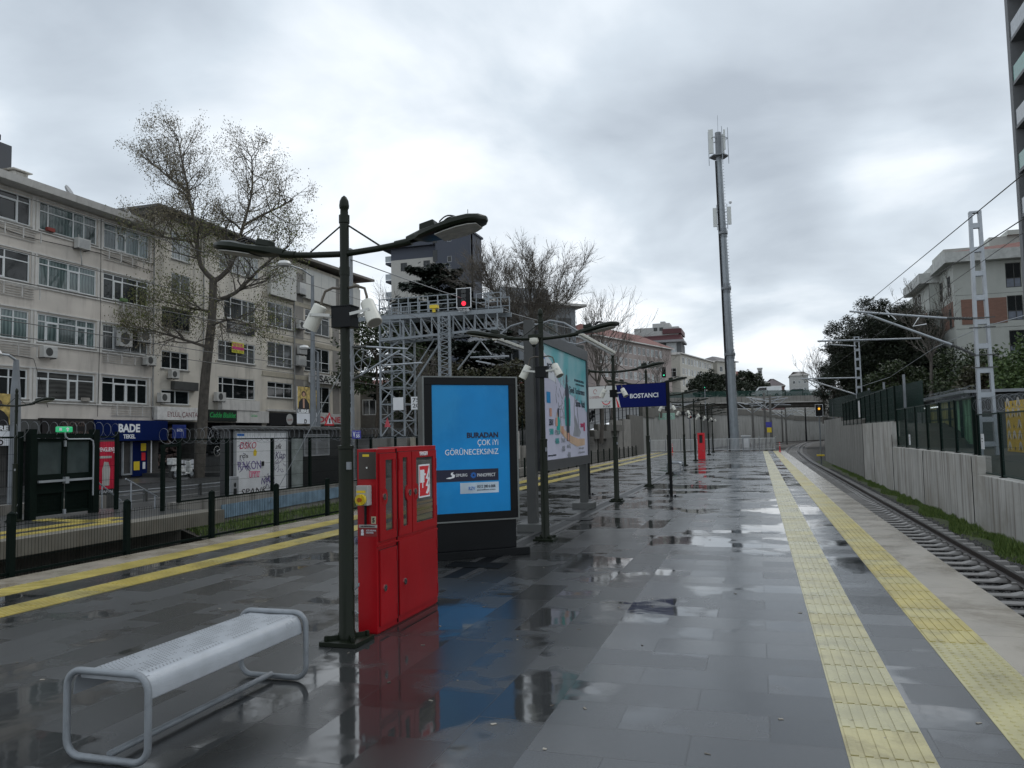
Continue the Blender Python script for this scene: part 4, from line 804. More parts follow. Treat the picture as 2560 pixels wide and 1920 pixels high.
cx, cy = -1.95, 72.3; S = 72.3/68.4; zz = [0, 8.5*1.0, 14.4, 19.4, 26.5]; rr_ = [.42, .37, .325, .29, .25]
for i in range(4):
    lx = lambda z: cx-.015*z
    mb = MB(); mb.tube([(lx(zz[i]), cy, zz[i]), (lx(zz[i+1]), cy, zz[i+1]-.10)], [rr_[i], rr_[i+1]], 12).build('mast_section', mat('tower_grey', (.30, .33, .355), .42, metal=.2, var=.10, streak=.4, scol=(.17, .18, .19), sdens=2), t, smooth=True)
    z = zz[i+1]; mb = MB()
    if i < 3: mb.tube([(lx(z), cy, z-.09), (lx(z), cy, z+.09)], rr_[i+1]+.12, 16)
    for k in range(16):
        a = k*PI/8; r0 = rr_[i+1]; c_, s_ = math.cos(a), math.sin(a)
        if i < 3: mb.bar((lx(z)+c_*(r0+.01), cy+s_*(r0+.01), z-.42), (lx(z)+c_*(r0+.09), cy+s_*(r0+.09), z-.10), .02, .05); mb.bar((lx(z)+c_*(r0+.01), cy+s_*(r0+.01), z+.42), (lx(z)+c_*(r0+.09), cy+s_*(r0+.09), z+.10), .02, .05)
    if i < 3: mb.build('flange', galv_d, t)
mb = MB()
for k in range(90): z = .8+k*.28; s = 1 if k % 2 else .7; mb.box(lx(z)+.30, cy-.02-.3*s*.3, z, lx(z)+.52-.006*z, cy, z+.02)
mb.build('step_pegs', galv_d, t)
MB().tube([(lx(0)-.47, cy-.1, 0), (lx(26)-.31, cy-.1, 26)], .05, 6).tube([(lx(0)-.40, cy-.2, 0), (lx(26)-.27, cy-.2, 26)], .04, 6).build('cable_run', black_paint, t)
X = lx(26.5); mb = MB(); mb.tube([(X, cy, 26.35), (X, cy, 26.45)], .85, 6); mb.tube([(X, cy, 26.45), (X, cy, 28.6)], .28, 12); mb.build('platform_head', galv_d, t)
for dx, dy, w_, h, z0 in ((-.62, -.45, .42, 2.0, 26.6), (.35, .5, .30, 1.9, 26.5), (.55, -.3, .16, 1.6, 26.9)): MB().box(X+dx-w_/2, cy+dy-.08, z0, X+dx+w_/2, cy+dy+.08, z0+h+.2).build('antenna_panel', mat('antenna_white', (.62, .64, .62), .45, var=.04), t, bevel=.01)
for dx, dy in ((-.85, -.2), (.85, -.2), (.35, -.7), (.1, .7)): MB().tube([(X+dx, cy+dy, 25.6), (X+dx, cy+dy, 28.9 if dx > .3 else 28.7)], .03, 6).build('mounting_pipe', galv, t)
mb = MB(); mb.tube([(X+.85*math.cos(a*PI/3), cy+.85*math.sin(a*PI/3), 28.0) for a in range(6)], .025, 5, closed=True)
for a in range(0, 6, 2): mb.bar((X, cy, 28.0), (X+.85*math.cos(a*PI/3), cy+.85*math.sin(a*PI/3), 28.0), .03)
mb.tube([(X, cy, 28.6), (X+.02, cy, 30.2)], .015, 5); mb.build('head_ring', galv_d, t)
X = lx(20.7)
for s in (-1, 1): MB().box(X+s*.62-.17, cy-.2, 20.0 if s < 0 else 20.1, X+s*.62+.17, cy-.06, 21.7).build('antenna_panel', MATS['antenna_white'], t, bevel=.01); MB().bar((X+s*.25, cy, 21.3), (X+s*.6, cy-.1, 21.3), .04).bar((X+s*.25, cy, 20.2), (X+s*.6, cy-.1, 20.2), .04).tube([(X+s*.45, cy-.1, 19.7), (X+s*.45, cy-.1, 22.0)], .03, 6).build('mounting_arm', galv, t)
MB().lathe((X+.75, cy-.15, 21.95), [(.05, 0), (.14, .08), (.14, .2), (.03, .26)], 12).build('small_dish', white_p, t)

# ================================================================== fences
def mesh_panel(mb, p0, p1, z0, z1, dz0=0, dz1=0, sp=.05, r=.0022, rows=None, thick=1):
    """welded mesh panel: fine uprights and a few horizontal wires"""
    p0 = Vector((*p0, 0)); p1 = Vector((*p1, 0)); L = (p1-p0).length; n = max(2, int(L/sp)); d = (p1-p0).normalized(); s = Vector((d.y, -d.x, 0))
    for i in range(n+1):
        p = p0.lerp(p1, i/n); dz = dz0+(dz1-dz0)*i/n
        a, b, c = p-d*r, p+d*r, p+s*r*1.7
        mb.add([a+Vector((0,0,z0+dz)), b+Vector((0,0,z0+dz)), c+Vector((0,0,z0+dz)), a+Vector((0,0,z1+dz)), b+Vector((0,0,z1+dz)), c+Vector((0,0,z1+dz))], [(0,1,4,3), (1,2,5,4), (2,0,3,5)])
    for z in rows or [z0+(z1-z0)*k/5 for k in range(1, 5)]:
        mb.bar(p0+Vector((0,0,z+dz0)), p1+Vector((0,0,z+dz1)), .006)
    return mb
def razor(mb, p0, p1, r=.24, pitch=.26, w_=.0035, zc=0, n=14, seed=1):
    p0 = Vector(p0); p1 = Vector(p1); L = (p1-p0).length; d = (p1-p0).normalized(); s = Vector((d.y, -d.x, 0)).normalized(); k = int(L/pitch*n); q = random.Random(seed); ph = [q.uniform(.85, 1.12) for _ in range(int(L/pitch)+3)]
    mb.tube([p0+d*(L*i/k)+(s*math.cos(2*PI*i/n)+Vector((0, 0, 1))*math.sin(2*PI*i/n))*r*ph[i//n] for i in range(k+1)], w_, 3, caps=False); return mb
# low fence between platform and left track
t = thing('mesh_fence', 'low dark mesh fence along the left track beside the platform edge', 'fence', (-9, 12, -1.4))
ys = [3.9+1.915*i for i in range(-1, 19)]
for y in ys[:10]: MB().box(-9.035, y-.04, -1.4, -8.965, y+.04, .76).lathe((-9, y, .76), [(.06, 0), (.06, .015), (.01, .04)], 4).build('post', dgreen, t)
for a, b in zip(ys[:9], ys[1:10]):
    mb = MB(); mesh_panel(mb, (-9.0, a+.045), (-9.0, b-.045), -1.2, .66, rows=[.62, .2, -.25, -.7, -1.1]); mb.build('mesh_panel', dgreen, t)
mb = MB(); mb.bar((-9, ys[0], .03), (-9, ys[9], .03), .02, .035); mb.build('bottom_rail', dgreen, t)
t = thing('mesh_fence', 'low dark mesh fence farther along the left track past the billboard', 'fence', (-9, 30, -1.4))
y = ys[9]+1.915
while y < 62: MB().box(-9.03, y-.035, -1.4, -8.97, y+.035, .76).build('post', dgreen, t); y += 1.915
mb = MB(); mesh_panel(mb, (-9.0, ys[9]+.1), (-9.0, 62), -1.2, .64, sp=.09, rows=[.62, .2, -.25]); mb.bar((-9, ys[9]+.1, .03), (-9, 62, .03), .02, .03); mb.build('mesh_panel', dgreen, t)
# street side fence on its concrete wall (left)
t = thing('street_wall', 'low stained concrete wall between the left track and the street', 'wall', (-13.9, 20, -1.4)); zt = lambda y: .12 if y < 25 else .12
mb = MB(); mb.box(-14.1, 16.42, -1.41, -13.8, 38.4, .15); mb.build('wall', conc, t)
mb = MB()
for a, b, z in ((18.1, 20.0, -.05), (20.02, 22.2, -.02), (22.22, 24.4, .0)): mb.hexa([(-13.79, a, z-.36), (-13.76, a, z-.36), (-13.76, b, z-.32), (-13.79, b, z-.32), (-13.79, a, z), (-13.76, a, z), (-13.76, b, z+.03), (-13.79, b, z+.03)])
tag(mb.build('blue_sheet', mat('sheet_blue', (.16, .24, .31), .5, var=.25, streak=.4, sdens=4), t), 'weathered pale blue sheet panels')
t = thing('mesh_fence', 'black mesh security fence with razor wire in front of the street', 'fence', (-13.9, 20, .15))
posts = [16.5, 18.38, 20.48, 22.56, 24.7, 26.8, 28.9, 31.0, 33.1, 35.2, 37.3]
for y in posts: MB().box(-13.86, y-.04, .15, -13.78, y+.04, 1.73).build('post', dgreen, t)
for a, b in zip(posts, posts[1:]):
    mb = MB(); mesh_panel(mb, (-13.82, a+.045), (-13.82, b-.045), .22, 1.70, rows=[.25, .6, 1.0, 1.35, 1.70]); mb.bar((-13.82, a, 1.715), (-13.82, b, 1.715), .03, .03); mb.bar((-13.82, a, .17), (-13.82, b, .17), .03, .04); mb.build('mesh_panel', dgreen, t)
MB().box(-13.86, 15.90, -.004, -13.78, 15.98, 1.6).box(-13.85, 15.99, 1.54, -13.79, 16.46, 1.6).build('post', dgreen, t)
razor(MB(), (-13.82, 15.9, 1.80), (-13.82, 37.3, 1.88), .21, seed=4).build('razor_wire', galv_d, t)
t = thing('mesh_fence', 'dark mesh fence with razor wire on the opposite platform, left and right of the gate', 'fence', (-15.5, 12, 0))
for y in (5.5, 8.2, 10.9, 13.5, 15.62, 16.25): MB().box(-15.54, y-.04, -.004, -15.46, y+.04, 1.95).build('post', dgreen, t)
for a, b in ((5.5, 8.2), (8.2, 10.9), (10.9, 13.5), (15.62, 16.25)): mb = MB(); mesh_panel(mb, (-15.5, a+.05), (-15.5, b-.05), .05, 1.8); mb.bar((-15.5, a, 1.82), (-15.5, b, 1.82), .03, .04); mb.build('mesh_panel', dgreen, t)
razor(MB(), (-15.5, 7, 1.98), (-15.5, 16.3, 1.98), .20, seed=8).build('razor_wire', galv_d, t)
# the double gate
t = thing('exit_gate', 'dark green double gate with steel push bar and green exit lamp', 'gate', (-15.4, 14.55, 0)); fr = Fr((-15.4, 0, 0), (0, 1, 0))
mb = MB(); mb.fbox(fr, 13.60, -.003, -.08, 13.76, 2.0, .08); mb.fbox(fr, 15.34, -.003, -.08, 15.52, 2.0, .08); mb.fbox(fr, 13.761, 1.80, -.07, 15.339, 1.9, .07); mb.build('gate_frame', dgreen, t)
for a0, a1 in ((13.77, 14.54), (14.56, 15.33)):
    mb = MB(); wall(mb, Fr((-15.37, 0, 0), (0, 1, 0)), a0, a1, .06, 1.79, [(a0+.06, .98, a1-.06, 1.72), (a0+.06, .12, a1-.06, .55)], .05)
    d = mb.build('gate_leaf', dgreen, t); MB().fbox(fr, a0+.05, .97, -.012, a1-.05, 1.73, .0).build('pane', mat('gate_glass', (.05, .065, .065), .08), d)
    mb = MB(); mesh_panel(mb, (-15.395, a0+.06), (-15.395, a1-.06), .12, .55, sp=.04); mb.build('mesh', dgreen, d)
    b = MB().fbox(fr, a0+.03, .80, .06, a1-.03, .85, .11).build('push_bar', galv, d)
MB().fbox(fr, 14.5, .75, .035, 14.6, .90, .12).fbox(fr, 14.51, 1.60, .035, 14.56, 1.74, .07).fbox(fr, 14.51, .05, .035, 14.57, .16, .07).build('latch', galv, t)
MB().tube([(-15.3, 14.47, 1.93), (-15.3, 14.50, 1.82), (-15.3, 14.58, 1.77), (-15.3, 15.2, 1.77), (-15.3, 15.29, 1.72), (-15.3, 15.31, 1.6), (-15.3, 15.31, .42)], .018, 8).build('conduit', galv, t, smooth=True)
e_ = MB().fbox(fr, 14.27, 1.93, .03, 14.68, 2.06, .12).build('exit_lamp', mat('exit_green', (.02, .30, .12), .4, emit=.6), t, bevel=.02)
MB().fbox(fr, 14.30, 1.965, .12, 14.37, 2.03, .1225).poly(fr, [(14.47, 2.0), (14.53, 2.045), (14.59, 2.0), (14.55, 2.0), (14.55, 1.95), (14.51, 1.95), (14.51, 2.0)], .12, .1225).build('arrow_mark', whitet, e_)
# low wall, stairs rail, railings behind the opposite platform
t = thing('low_wall', 'low pale concrete wall behind the gate on the opposite platform', 'wall', (-17.3, 12, 0)); MB().box(-17.5, 2, -.9, -17.22, 17.7, .23).build('wall', conc, t)
for y0, y1, lbl in ((18.16, 19.4, 'right galvanised stair handrail leading down to the street'), (17.12, 18.0, 'left galvanised stair handrail beside the red poster')):
    t = thing('handrail', lbl, 'handrail', (-17, y0, -.4), 'galvanised stair handrails')
    MB().tube([(-17, y0, .66), (-17, y1, .06)], .022, 8).build('rail', galv, t); MB().tube([(-17, y0+.2, -.4), (-17, y0+.2, .56)], .02, 8).build('post', galv, t); MB().tube([(-17, y1-.1, -.45), (-17, y1-.1, .12)], .02, 8).build('post', galv, t)
t = thing('barrier_rail', 'thin grey barrier rail along the edge of the street', 'barrier', (-19.6, 26, -.4))
mb = MB(); mb.tube([(-19.6, 19, .10), (-19.6, 36, .10)], .025, 6); mb.tube([(-19.6, 19, -.02), (-19.6, 36, -.02)], .015, 6); mb.build('rail', galv_d, t)
for y in (19.2, 21.8, 24.5, 27.2, 30, 33): MB().box(-19.65, y-.05, -.4, -19.55, y+.05, .16).build('post', darksteel, t)
# ================================================================== right retaining wall (stepped)
t = thing('retaining_wall', 'long pale streaked concrete retaining wall along the right track', 'wall', (5.9, 40, -1.4))
secs = [(-6, 25.55, .29), (25.57, 39.4, .81), (39.42, 49.7, 1.95)]
for a, b, z in secs: MB().box(5.80, a, -1.42, 6.15, b, z).build('wall_section', conc2, t, bevel=.012)
MB().box(5.80, 24.9, .295, 6.14, 25.545, .80).build('wall_section', conc2, t)
for y in (25.56, 32.6, 39.41, 45.6): MB().box(5.785, y-.012, -1.4, 5.799, y+.012, lerp(y, [(0, .29), (25.55, .29), (25.56, .8), (39.4, .8), (39.42, 1.95)])-.02).build('joint', black_paint, t)
mb = MB(); mb.box(6.0, 49.72, -1.42, 6.3, 64.0, 2.28); mb.box(6.0, 64.02, -1.42, 6.3, 80, 2.55); mb.build('wall_section', mat('concrete_grey', (.26, .255, .235), .8, var=.14, streak=.8, scol=(.09, .08, .07), sdens=3), t)
mb = MB(); mb.box(5.8, 49.71, -1.42, 6.0, 50.1, 2.2); mb.hexa([(5.99, 80.01, -1.42), (6.29, 80.01, -1.42), (10.6, 130, -1.42), (10.3, 130, -1.42), (5.99, 80.01, 2.9), (6.29, 80.01, 2.9), (10.6, 130, 5.5), (10.3, 130, 5.5)]); mb.build('wall_section', conc3, t)
# green fence on the wall
t = thing('mesh_fence', 'tall dark green mesh fence on the right retaining wall, stepped in height', 'fence', (6.0, 35, .3))
F = [(19, 25.5, .29, 1.97), (25.9, 39.1, .81, 2.48), (39.4, 62, 1.95, 3.55)]
for a, b, z0, z1 in F:
    n = round((b-a)/2.1); ys = [a+(b-a)*i/n for i in range(n+1)]
    for y in ys: MB().box(5.96, y-.04, z0+.001, 6.04, y+.04, z1).box(5.93, y-.09, z0+.001, 6.07, y+.09, z0+.015).build('post', dgreen, t)
    mb = MB()
    for p, q in zip(ys, ys[1:]): mesh_panel(mb, (6, p+.045), (6, q-.045), z0+.06, z1-.02, sp=.05 if z1 < 3 else .045, r=.0028 if z1 < 3 else .006, rows=[z0+.1, z0+.45, z0+.8, z0+1.15, z1-.03]); mb.bar((6, p, z1-.01), (6, q, z1-.01), .04, .04); mb.bar((6, p, z0+.05), (6, q, z0+.05), .03, .04)
    mb.build('mesh_panel', mgreen, t)
razor(MB(), (6.05, 19, 2.22), (6.05, 25.6, 2.22), .2, seed=11).build('razor_wire', galv_d, t); razor(MB(), (6.05, 26, 2.66), (6.05, 32, 2.66), .17, seed=12).build('razor_wire', galv_d, t)
t = thing('mesh_fence', 'fine green mesh screen running on behind the farther right wall', 'fence', (6.6, 60, 2.3))
mb = MB(); mesh_panel(mb, (6.35, 50), (6.5, 80), 2.3, 3.9, 0, .6, sp=.06, r=.012); mesh_panel(mb, (6.9, 38), (7.4, 62), 2.3, 3.7, 0, .5, sp=.06, r=.010); mb.build('mesh_panel', mgreen, t)
for y in (40, 46, 52, 58, 64, 70, 76): MB().box(6.46, y-.05, 1.6, 6.56, y+.05, 4.1).build('post', galv_d, t)
# station entrance hall behind the fence, with glazing and coloured panels
t = thing('entrance_hall', 'dark glazed station entrance hall behind the green fence, bright yellow posters inside', 'station building', (9, 45, 1.0))
fr = Fr((8.5, 0, 0), (0, -1, 0))   # faces the platform
mb = MB(); wall(mb, Fr((8.5, 0, 0), (0, -1, 0)), -56, -36.6, .6, 3.0, [(-55.6, 1.0, -51.8, 2.7), (-51.4, 1.0, -46.6, 2.8), (-46.2, .9, -37.0, 2.85)], .25); mb.box(8.8, 36.6, .6, 12, 56, 2.95); mb.build('wall', mat('hall_dark', (.03, .035, .034), .5), t)
MB().box(8.1, 36.2, 3.01, 12.4, 48.5, 3.13).box(8.3, 48.6, 2.96, 12.4, 56.5, 3.06).build('roof', galv_d, t)
MB().fbox(fr, -46.2, .9, -.24, -37.0, 2.85, -.2).build('display_panel', brickmat('display_yellow', (.75, .68, .20), (.35, .36, .16), (.05, .07, .05), .35, .5, 'yz', .4, .05), t)  # both display panels: colours raised in place of light on them
MB().fbox(fr, -40.6, .9, -.19, -37.3, 2.80, -.17).build('display_panel', wavemat('display_green', (.35, .70, .42), (.10, .25, .14), 1.6, .4), t)
for a in (-46.2, -43.8, -41.4, -39.2, -37.1): MB().fbox(fr, a-.05, .9, -.15, a+.05, 2.85, -.05).build('glazing_bar', dgreen, t)
for a in (-49.8, -48.2): MB().fbox(fr, a, 1.9, -.24, a+1.1, 2.5, -.2).build('notice', grey_p, t)
MB().box(8.3, 42, 2.6, 8.38, 44, 2.65).box(8.3, 45.2, 2.62, 8.38, 46.2, 2.67).build('strip_light', mat('strip_light', (.8, .9, .9), .5, emit=.9), t)
t = thing('mural_wall', 'wall panels painted with yellow and blue repeating patterns at the right edge', 'mural', (9, 29, .3))
for y0, y1, c in ((29.9, 32.3, 'yellow'), (24.0, 29.88, 'blue')):
    cc = ((.55, .36, .02), (.50, .47, .42)) if c == 'yellow' else ((.07, .30, .42), (.40, .46, .50))
    mb = MB(); ff = Fr((8.55, y1, 0), (0, -1, 0)); mb.fbox(ff, 0, .72, 0, y1-y0, 2.5, .05); p = mb.build('painted_panel', mat('mural_'+c, cc[0], .5, var=.1), t)
    mb = MB(); mk = MB(); i = 0
    for r in range(5):
        for k in range(int((y1-y0)/.6)):
            a = .3+k*.6; z = .84+r*.38
            if (r+k) % 2 == 0 or r % 2: mb.poly(ff, [(a-.24, z-.08), (a-.08, z+.02), (a, z+.16), (a+.08, z+.02), (a+.24, z-.08), (a+.12, z+.20), (a, z+.26), (a-.12, z+.20)], .0505, .053)
            mk.poly(ff, [(a-.05, z), (a, z-.08), (a+.05, z), (a, z+.11)], .0535, .055)
    mb.build('pale_pattern', mat('mural_pale_'+c, cc[1], .5), p); mk.build('dark_pattern', navy_t, p)
MB().box(8.56, 20, .2, 9.0, 33, .715).build('plinth', conc3, t)
for x, y, z, s in ((6.1, 51.5, 2.35, 'white notice board fixed on the green fence by the far lattice mast'), (6.1, 35.6, .95, 'small white notice in front of the dark glazed hall'), (6.1, 24.6, 1.0, 'small white notice on the right fence beside the mural')):
    tt = thing('notice', s, 'notice', (x, y, z), 'white notices on the green fence'); MB().box(x-.2, y, z, x-.18, y+(.7 if y > 50 else .25), z+(1.0 if y > 50 else .42)).build('board', white_p, tt); MB().box(x-.203, y+.04, z+.28, x-.2005, y+.2, z+.30).box(x-.203, y+.04, z+.2, x-.2005, y+.18, z+.215).build('print_lines', darksteel, tt)

# ================================================================== left walls farther along
t = thing('retaining_wall', 'stepped weathered concrete retaining wall beyond the left track', 'wall', (-13.9, 70, -1.4))
W = [(38.45, 43.6, .6), (43.62, 46, 1.1), (46.02, 52, 1.05), (52.02, 58, 1.5), (58.02, 63.2, 1.9), (63.22, 70, 2.1), (70.02, 77.8, 2.6), (77.82, 84, 3.1), (84.02, 89, 3.3), (89.02, 100, 3.85)]
for i, (a, b, z) in enumerate(W): MB().box(-14.0, a, -1.42, -13.6-.08*(i % 2), b, z).build('wall_section', conc if i % 3 else conc3, t)
for a, b, z0, z1, x in ((47, 56, .05, .9, -13.1), (57.5, 66, .9, 1.5, -13.2), (66.1, 74, 1.3, 2.0, -13.15), (72, 82, 2.0, 2.6, -13.2), (42.5, 60, -.9, -.2, -13.0)): MB().box(x-.5, a, z0, x, b, z1).build('ledge', conc3 if z0 > .5 else conc, t)
t = thing('pier', 'square pale concrete block below the lattice gantry', 'concrete block', (-13.6, 44.8, 1.1)); MB().box(-15.2, 43.9, .3, -13.65, 45.6, 1.95).build('block', conc2, t)
for x, l in ((-18.3, 'weathered left concrete footing under the lattice gantry tower'), (-16.0, 'weathered right concrete footing beside the lattice gantry tower')):
    t = thing('pier', l, 'concrete block', (x, 38, 0)); MB().box(x-1.0, 37.3, -.5, x+1.1, 38.9, 1.72 if x > -17 else 1.68).build('block', conc if x < -17 else mat('concrete_ochre', (.36, .33, .26), .8, streak=.7, scol=(.12, .08, .04)), t)
path = catmull([(-13.8, 100, 0), (-12.7, 120, 0), (-11, 140, 0), (-8, 165, 0), (-4, 190, 0), (2.5, 215, 0), (10, 240, 0), (22, 265, 0), (34, 285, 0)], 8)
t = thing('retaining_wall', 'far curving retaining wall with pale panels passing under the bridge', 'wall', (-4, 190, -1.4))
zt = lambda y: lerp(y, [(100, 4.3), (150, 5.6), (200, 6.3), (240, 5.2), (285, 4.6)])
farw = mat('far_wall_pale', (.25, .25, .235), .8, var=.14, scale=.3, streak=.8, scol=(.11, .105, .095), sdens=1.6)
for i in range(len(path)-1):
    a, b = path[i], path[i+1]; z = zt(a.y); o = Vector((-.4, .2, 0))
    MB().hexa([a+Vector((0,0,-1.42)), b+Vector((0,0,-1.42)), b+o+Vector((0,0,-1.42)), a+o+Vector((0,0,-1.42)), a+Vector((0,0,z)), b+Vector((0,0,z)), b+o+Vector((0,0,z)), a+o+Vector((0,0,z))]).build('wall_section', farw, t)
    c = Vector((.12, -.1, 0)); h = z+.2
    MB().hexa([a+c+Vector((0,0,z-.5)), b+c+Vector((0,0,z-.5)), b+o+Vector((0,0,z-.5)), a+o+Vector((0,0,z-.5)), a+c+Vector((0,0,h+.6)), b+c+Vector((0,0,h+.6)), b+o+Vector((0,0,h+.6)), a+o+Vector((0,0,h+.6))]).build('coping', conc3, t)
# fence on top of the left walls and parked motorcycles behind it
t = thing('mesh_fence', 'thin dark post fence above the stepped left walls', 'fence', (-14.1, 60, 1))
for y in [40+2.6*i for i in range(24)]:
    z = lerp(y, [(a, b) for a, b in ZL]); z = max(z, lerp(y, [((a+b)/2, c) for a, b, c in W])); MB().box(-14.14, y-.03, z-1, -14.06, y+.03, z+1.9).build('post', dgreen, t)
mb = MB()
for y0, y1 in ((40, 52), (52, 63), (63, 78), (78, 100)):
    z0 = max(lerp(y0, ZL), lerp(y0, [((a+b)/2, c) for a, b, c in W])); z1 = max(lerp(y1, ZL), lerp(y1, [((a+b)/2, c) for a, b, c in W]))
    for h in (.3, 1.0, 1.8): mb.bar((-14.1, y0, z0+h), (-14.1, y1, z1+h), .03)
mb.build('rail', dgreen, t)

# ================================================================== bridge
t = thing('road_bridge', 'concrete road bridge with green mesh parapet crossing the cutting', 'bridge', (0, 150, 7))
fr = Fr((-16, 150, 0), (1, 0, 0)); 
def tri(x): return -.016*(x+4)
mb = MB()
def sl(x0, x1, z0, z1, y0, y1): mb.hexa([(x0, y0, z0+tri(x0)), (x1, y0, z0+tri(x1)), (x1, y1, z0+tri(x1)), (x0, y1, z0+tri(x0)), (x0, y0, z1+tri(x0)), (x1, y0, z1+tri(x1)), (x1, y1, z1+tri(x1)), (x0, y1, z1+tri(x0))])
sl(-20, 18, 7.05, 8.10, 149.6, 150.0); mb.build('parapet', conc3 if 0 else conc, t)
mb = MB(); sl(-20, 18, 6.9, 7.04, 149.4, 160); mb.build('deck', conc2, t)
mb = MB(); sl(-20, 18, 6.2, 6.89, 150.4, 151.2); sl(-20, 18, 6.2, 6.89, 156.4, 157.2); mb.build('girder', conc3, t)
mb = MB(); mesh_panel(mb, (-20, 149.8), (18, 149.8), 8.10, 9.15, .25, -.35, sp=.14, r=.05, rows=[8.2, 8.5, 8.9, 9.1]); mb.build('green_parapet_mesh', mat('bridge_green', (.008, .06, .045), .6), t)
for x in range(-19, 18, 3): MB().box(x-.05, 149.75, 8.1+tri(x), x+.05, 149.85, 9.2+tri(x)).build('post', dgreen, t)
def car(x, y, z, l, label, colr, rz=0):
    t = thing('parked_car', label, 'car', (x, y, z), 'vehicles on the bridge', rz=rz, local=True)
    prof = [(-2.1, .35), (-2.1, .85), (-1.5, .95), (-1.0, 1.42), (.9, 1.45), (1.6, 1.0), (2.15, .85), (2.15, .35)] if l == 'car' else [(-2.3, .4), (-2.3, 1.2), (-1.7, 1.95), (2.3, 1.98), (2.35, .4)]
    fr = Fr((0, -.85, 0), (1, 0, 0)); MB().poly(fr, prof, -1.7, 0).build('body', colr, t, bevel=.05)
    MB().poly(fr, [(-1.35, .98), (-.95, 1.36), (.85, 1.38), (1.35, 1.02)] if l == 'car' else [(-1.9, 1.3), (-1.55, 1.8), (-.3, 1.82), (-.3, 1.3)], .0, .01).build('window', gd, t)
    for a in (-1.35, 1.4):
        w_ = MB().cyl((a, -.90, .33), (a, -.70, .33), .33, n=16).build('wheel', rubber, t); MB().cyl((a, -.915, .33), (a, -.90, .33), .2, n=12).build('rim', galv, w_)
    return t
car(2.2, 153, 7.9, 'van', 'white van crossing the bridge, leftmost of the vehicles', white_p); car(7.2, 153, 7.85, 'car', 'silver car crossing the bridge behind the white van', grey_p)
# far overhead line poles
FP = [(-.65, 132, 'cast', 7.0), (1.15, 128, 'cast', 7.6), (2.0, 127.5, 'cast', 7.3), (6.1, 214, 'cast', 7.6), (6.3, 192, 'cast', 7.2), (12.3, 224, 'cast', 7.8)]
FL = ['leftmost of the distant catenary poles beyond the railing', 'distant catenary pole carrying the blue number plate', 'distant catenary pole just right of the one with the blue plate', 'dark distant catenary pole left of its grey neighbour below the bridge', 'grey distant catenary pole in the middle below the bridge', 'black distant catenary pole nearest to the right wall']
for (x, y, _, h), l in zip(FP, FL):
    t = thing('catenary_pole', l, 'catenary mast', (x, y, -1.4), 'distant catenary poles along the curve')
    MB().tube([(x, y, -1.4), (x, y, h)], [.24, .15], 10).build('pole', mat('pole_concrete', (.13, .125, .115), .8, var=.2) if x != 12.3 else black_paint, t)
    for s in (-1, 1): MB().tube([(x, y, h-1.0), (x+s*2.6, y-.3, h-.6)], .06, 5).tube([(x, y, h-2.4), (x+s*2.2, y-.3, h-.8)], .06, 5).tube([(x+s*.6, y-.3, h-1.6), (x+s*3.0, y-.4, h-1.7)], .045, 5).build('cantilever', galv, t)
t = thing('number_plate', 'small blue plate above a yellow plate on the distant catenary pole', 'sign', (1.5, 127.2, 3)); MB().box(1.25, 127.2, 2.3, 2.1, 127.24, 3.1).build('blue_plate', mat('plate_blue', (.06, .06, .35), .5), t); MB().box(1.4, 127.2, 1.5, 2.05, 127.24, 2.25).build('yellow_plate', ypaint, t)

# ================================================================== catenary masts and cantilevers
def lattice(mb, x, y, z0, z1, w0, w1, step=.7, ch=.09, ax='x'):
    """two steel channels joined by batten plates"""
    for s in (-1, 1): mb.hexa([(x+s*w0-ch/2, y-.09, z0), (x+s*w0+ch/2, y-.09, z0), (x+s*w0+ch/2, y+.09, z0), (x+s*w0-ch/2, y+.09, z0), (x+s*w1-ch/2, y-.09, z1), (x+s*w1+ch/2, y-.09, z1), (x+s*w1+ch/2, y+.09, z1), (x+s*w1-ch/2, y+.09, z1)])
    z = z0+step*.6
    while z < z1: f = (z-z0)/(z1-z0); w_ = w0+(w1-w0)*f-ch/2; mb.box(x-w_, y-.085, z-.08, x+w_, y-.075, z+.08); mb.box(x-w_, y+.075, z-.08, x+w_, y+.085, z+.08); z += step
    mb.box(x-w1-ch/2, y-.1, z1, x+w1+ch/2, y+.1, z1+.06)
def insul(mb, a, b, m=0):
    a = Vector(a); b = Vector(b); n = 9; pts = []; rs = []
    for i in range(2*n+1): pts.append(a.lerp(b, i/(2*n))); rs.append(.055 if i % 2 else .035)
    mb.tube(pts, rs, 8)
t = thing('catenary_mast', 'near right steel lattice mast with a long grey double tube cantilever', 'catenary mast', (6.98, 28.5, .5), 'steel lattice catenary masts')
mb = MB(); lattice(mb, 6.98, 28.5, .6, 8.5, .22, .13, .78); mb.build('mast', galv, t)
c = MB().tube([(3.1, 28.5, 5.57), (6.0, 28.5, 5.15)], .035, 8).build('cantilever_tube', galv, t); mb = MB(); insul(mb, (6.0, 28.5, 5.15), (6.75, 28.5, 5.09)); mb.build('insulator', darksteel, c)
c = MB().tube([(3.65, 28.5, 5.42), (6.1, 28.5, 4.28)], .04, 8).build('cantilever_tube', galv, t); mb = MB(); insul(mb, (6.1, 28.5, 4.28), (6.78, 28.5, 3.9)); mb.build('insulator', darksteel, c)
mb = MB()
for z in (5.09, 4.78, 3.9, 3.5): mb.bar((6.6, 28.38, z), (7.35, 28.38, z), .02, .03)
mb.build('clamp', darksteel, t); MB().tube([(4.3, 28.5, 5.3), (4.2, 28.5, 5.55), (4.5, 28.5, 5.2)], .02, 5).build('fitting', white_p, t); MB().tube([(5.2, 28.5, 5.25), (5.0, 28.5, 4.95), (5.4, 28.5, 5.0)], .02, 5).build('fitting', white_p, t)
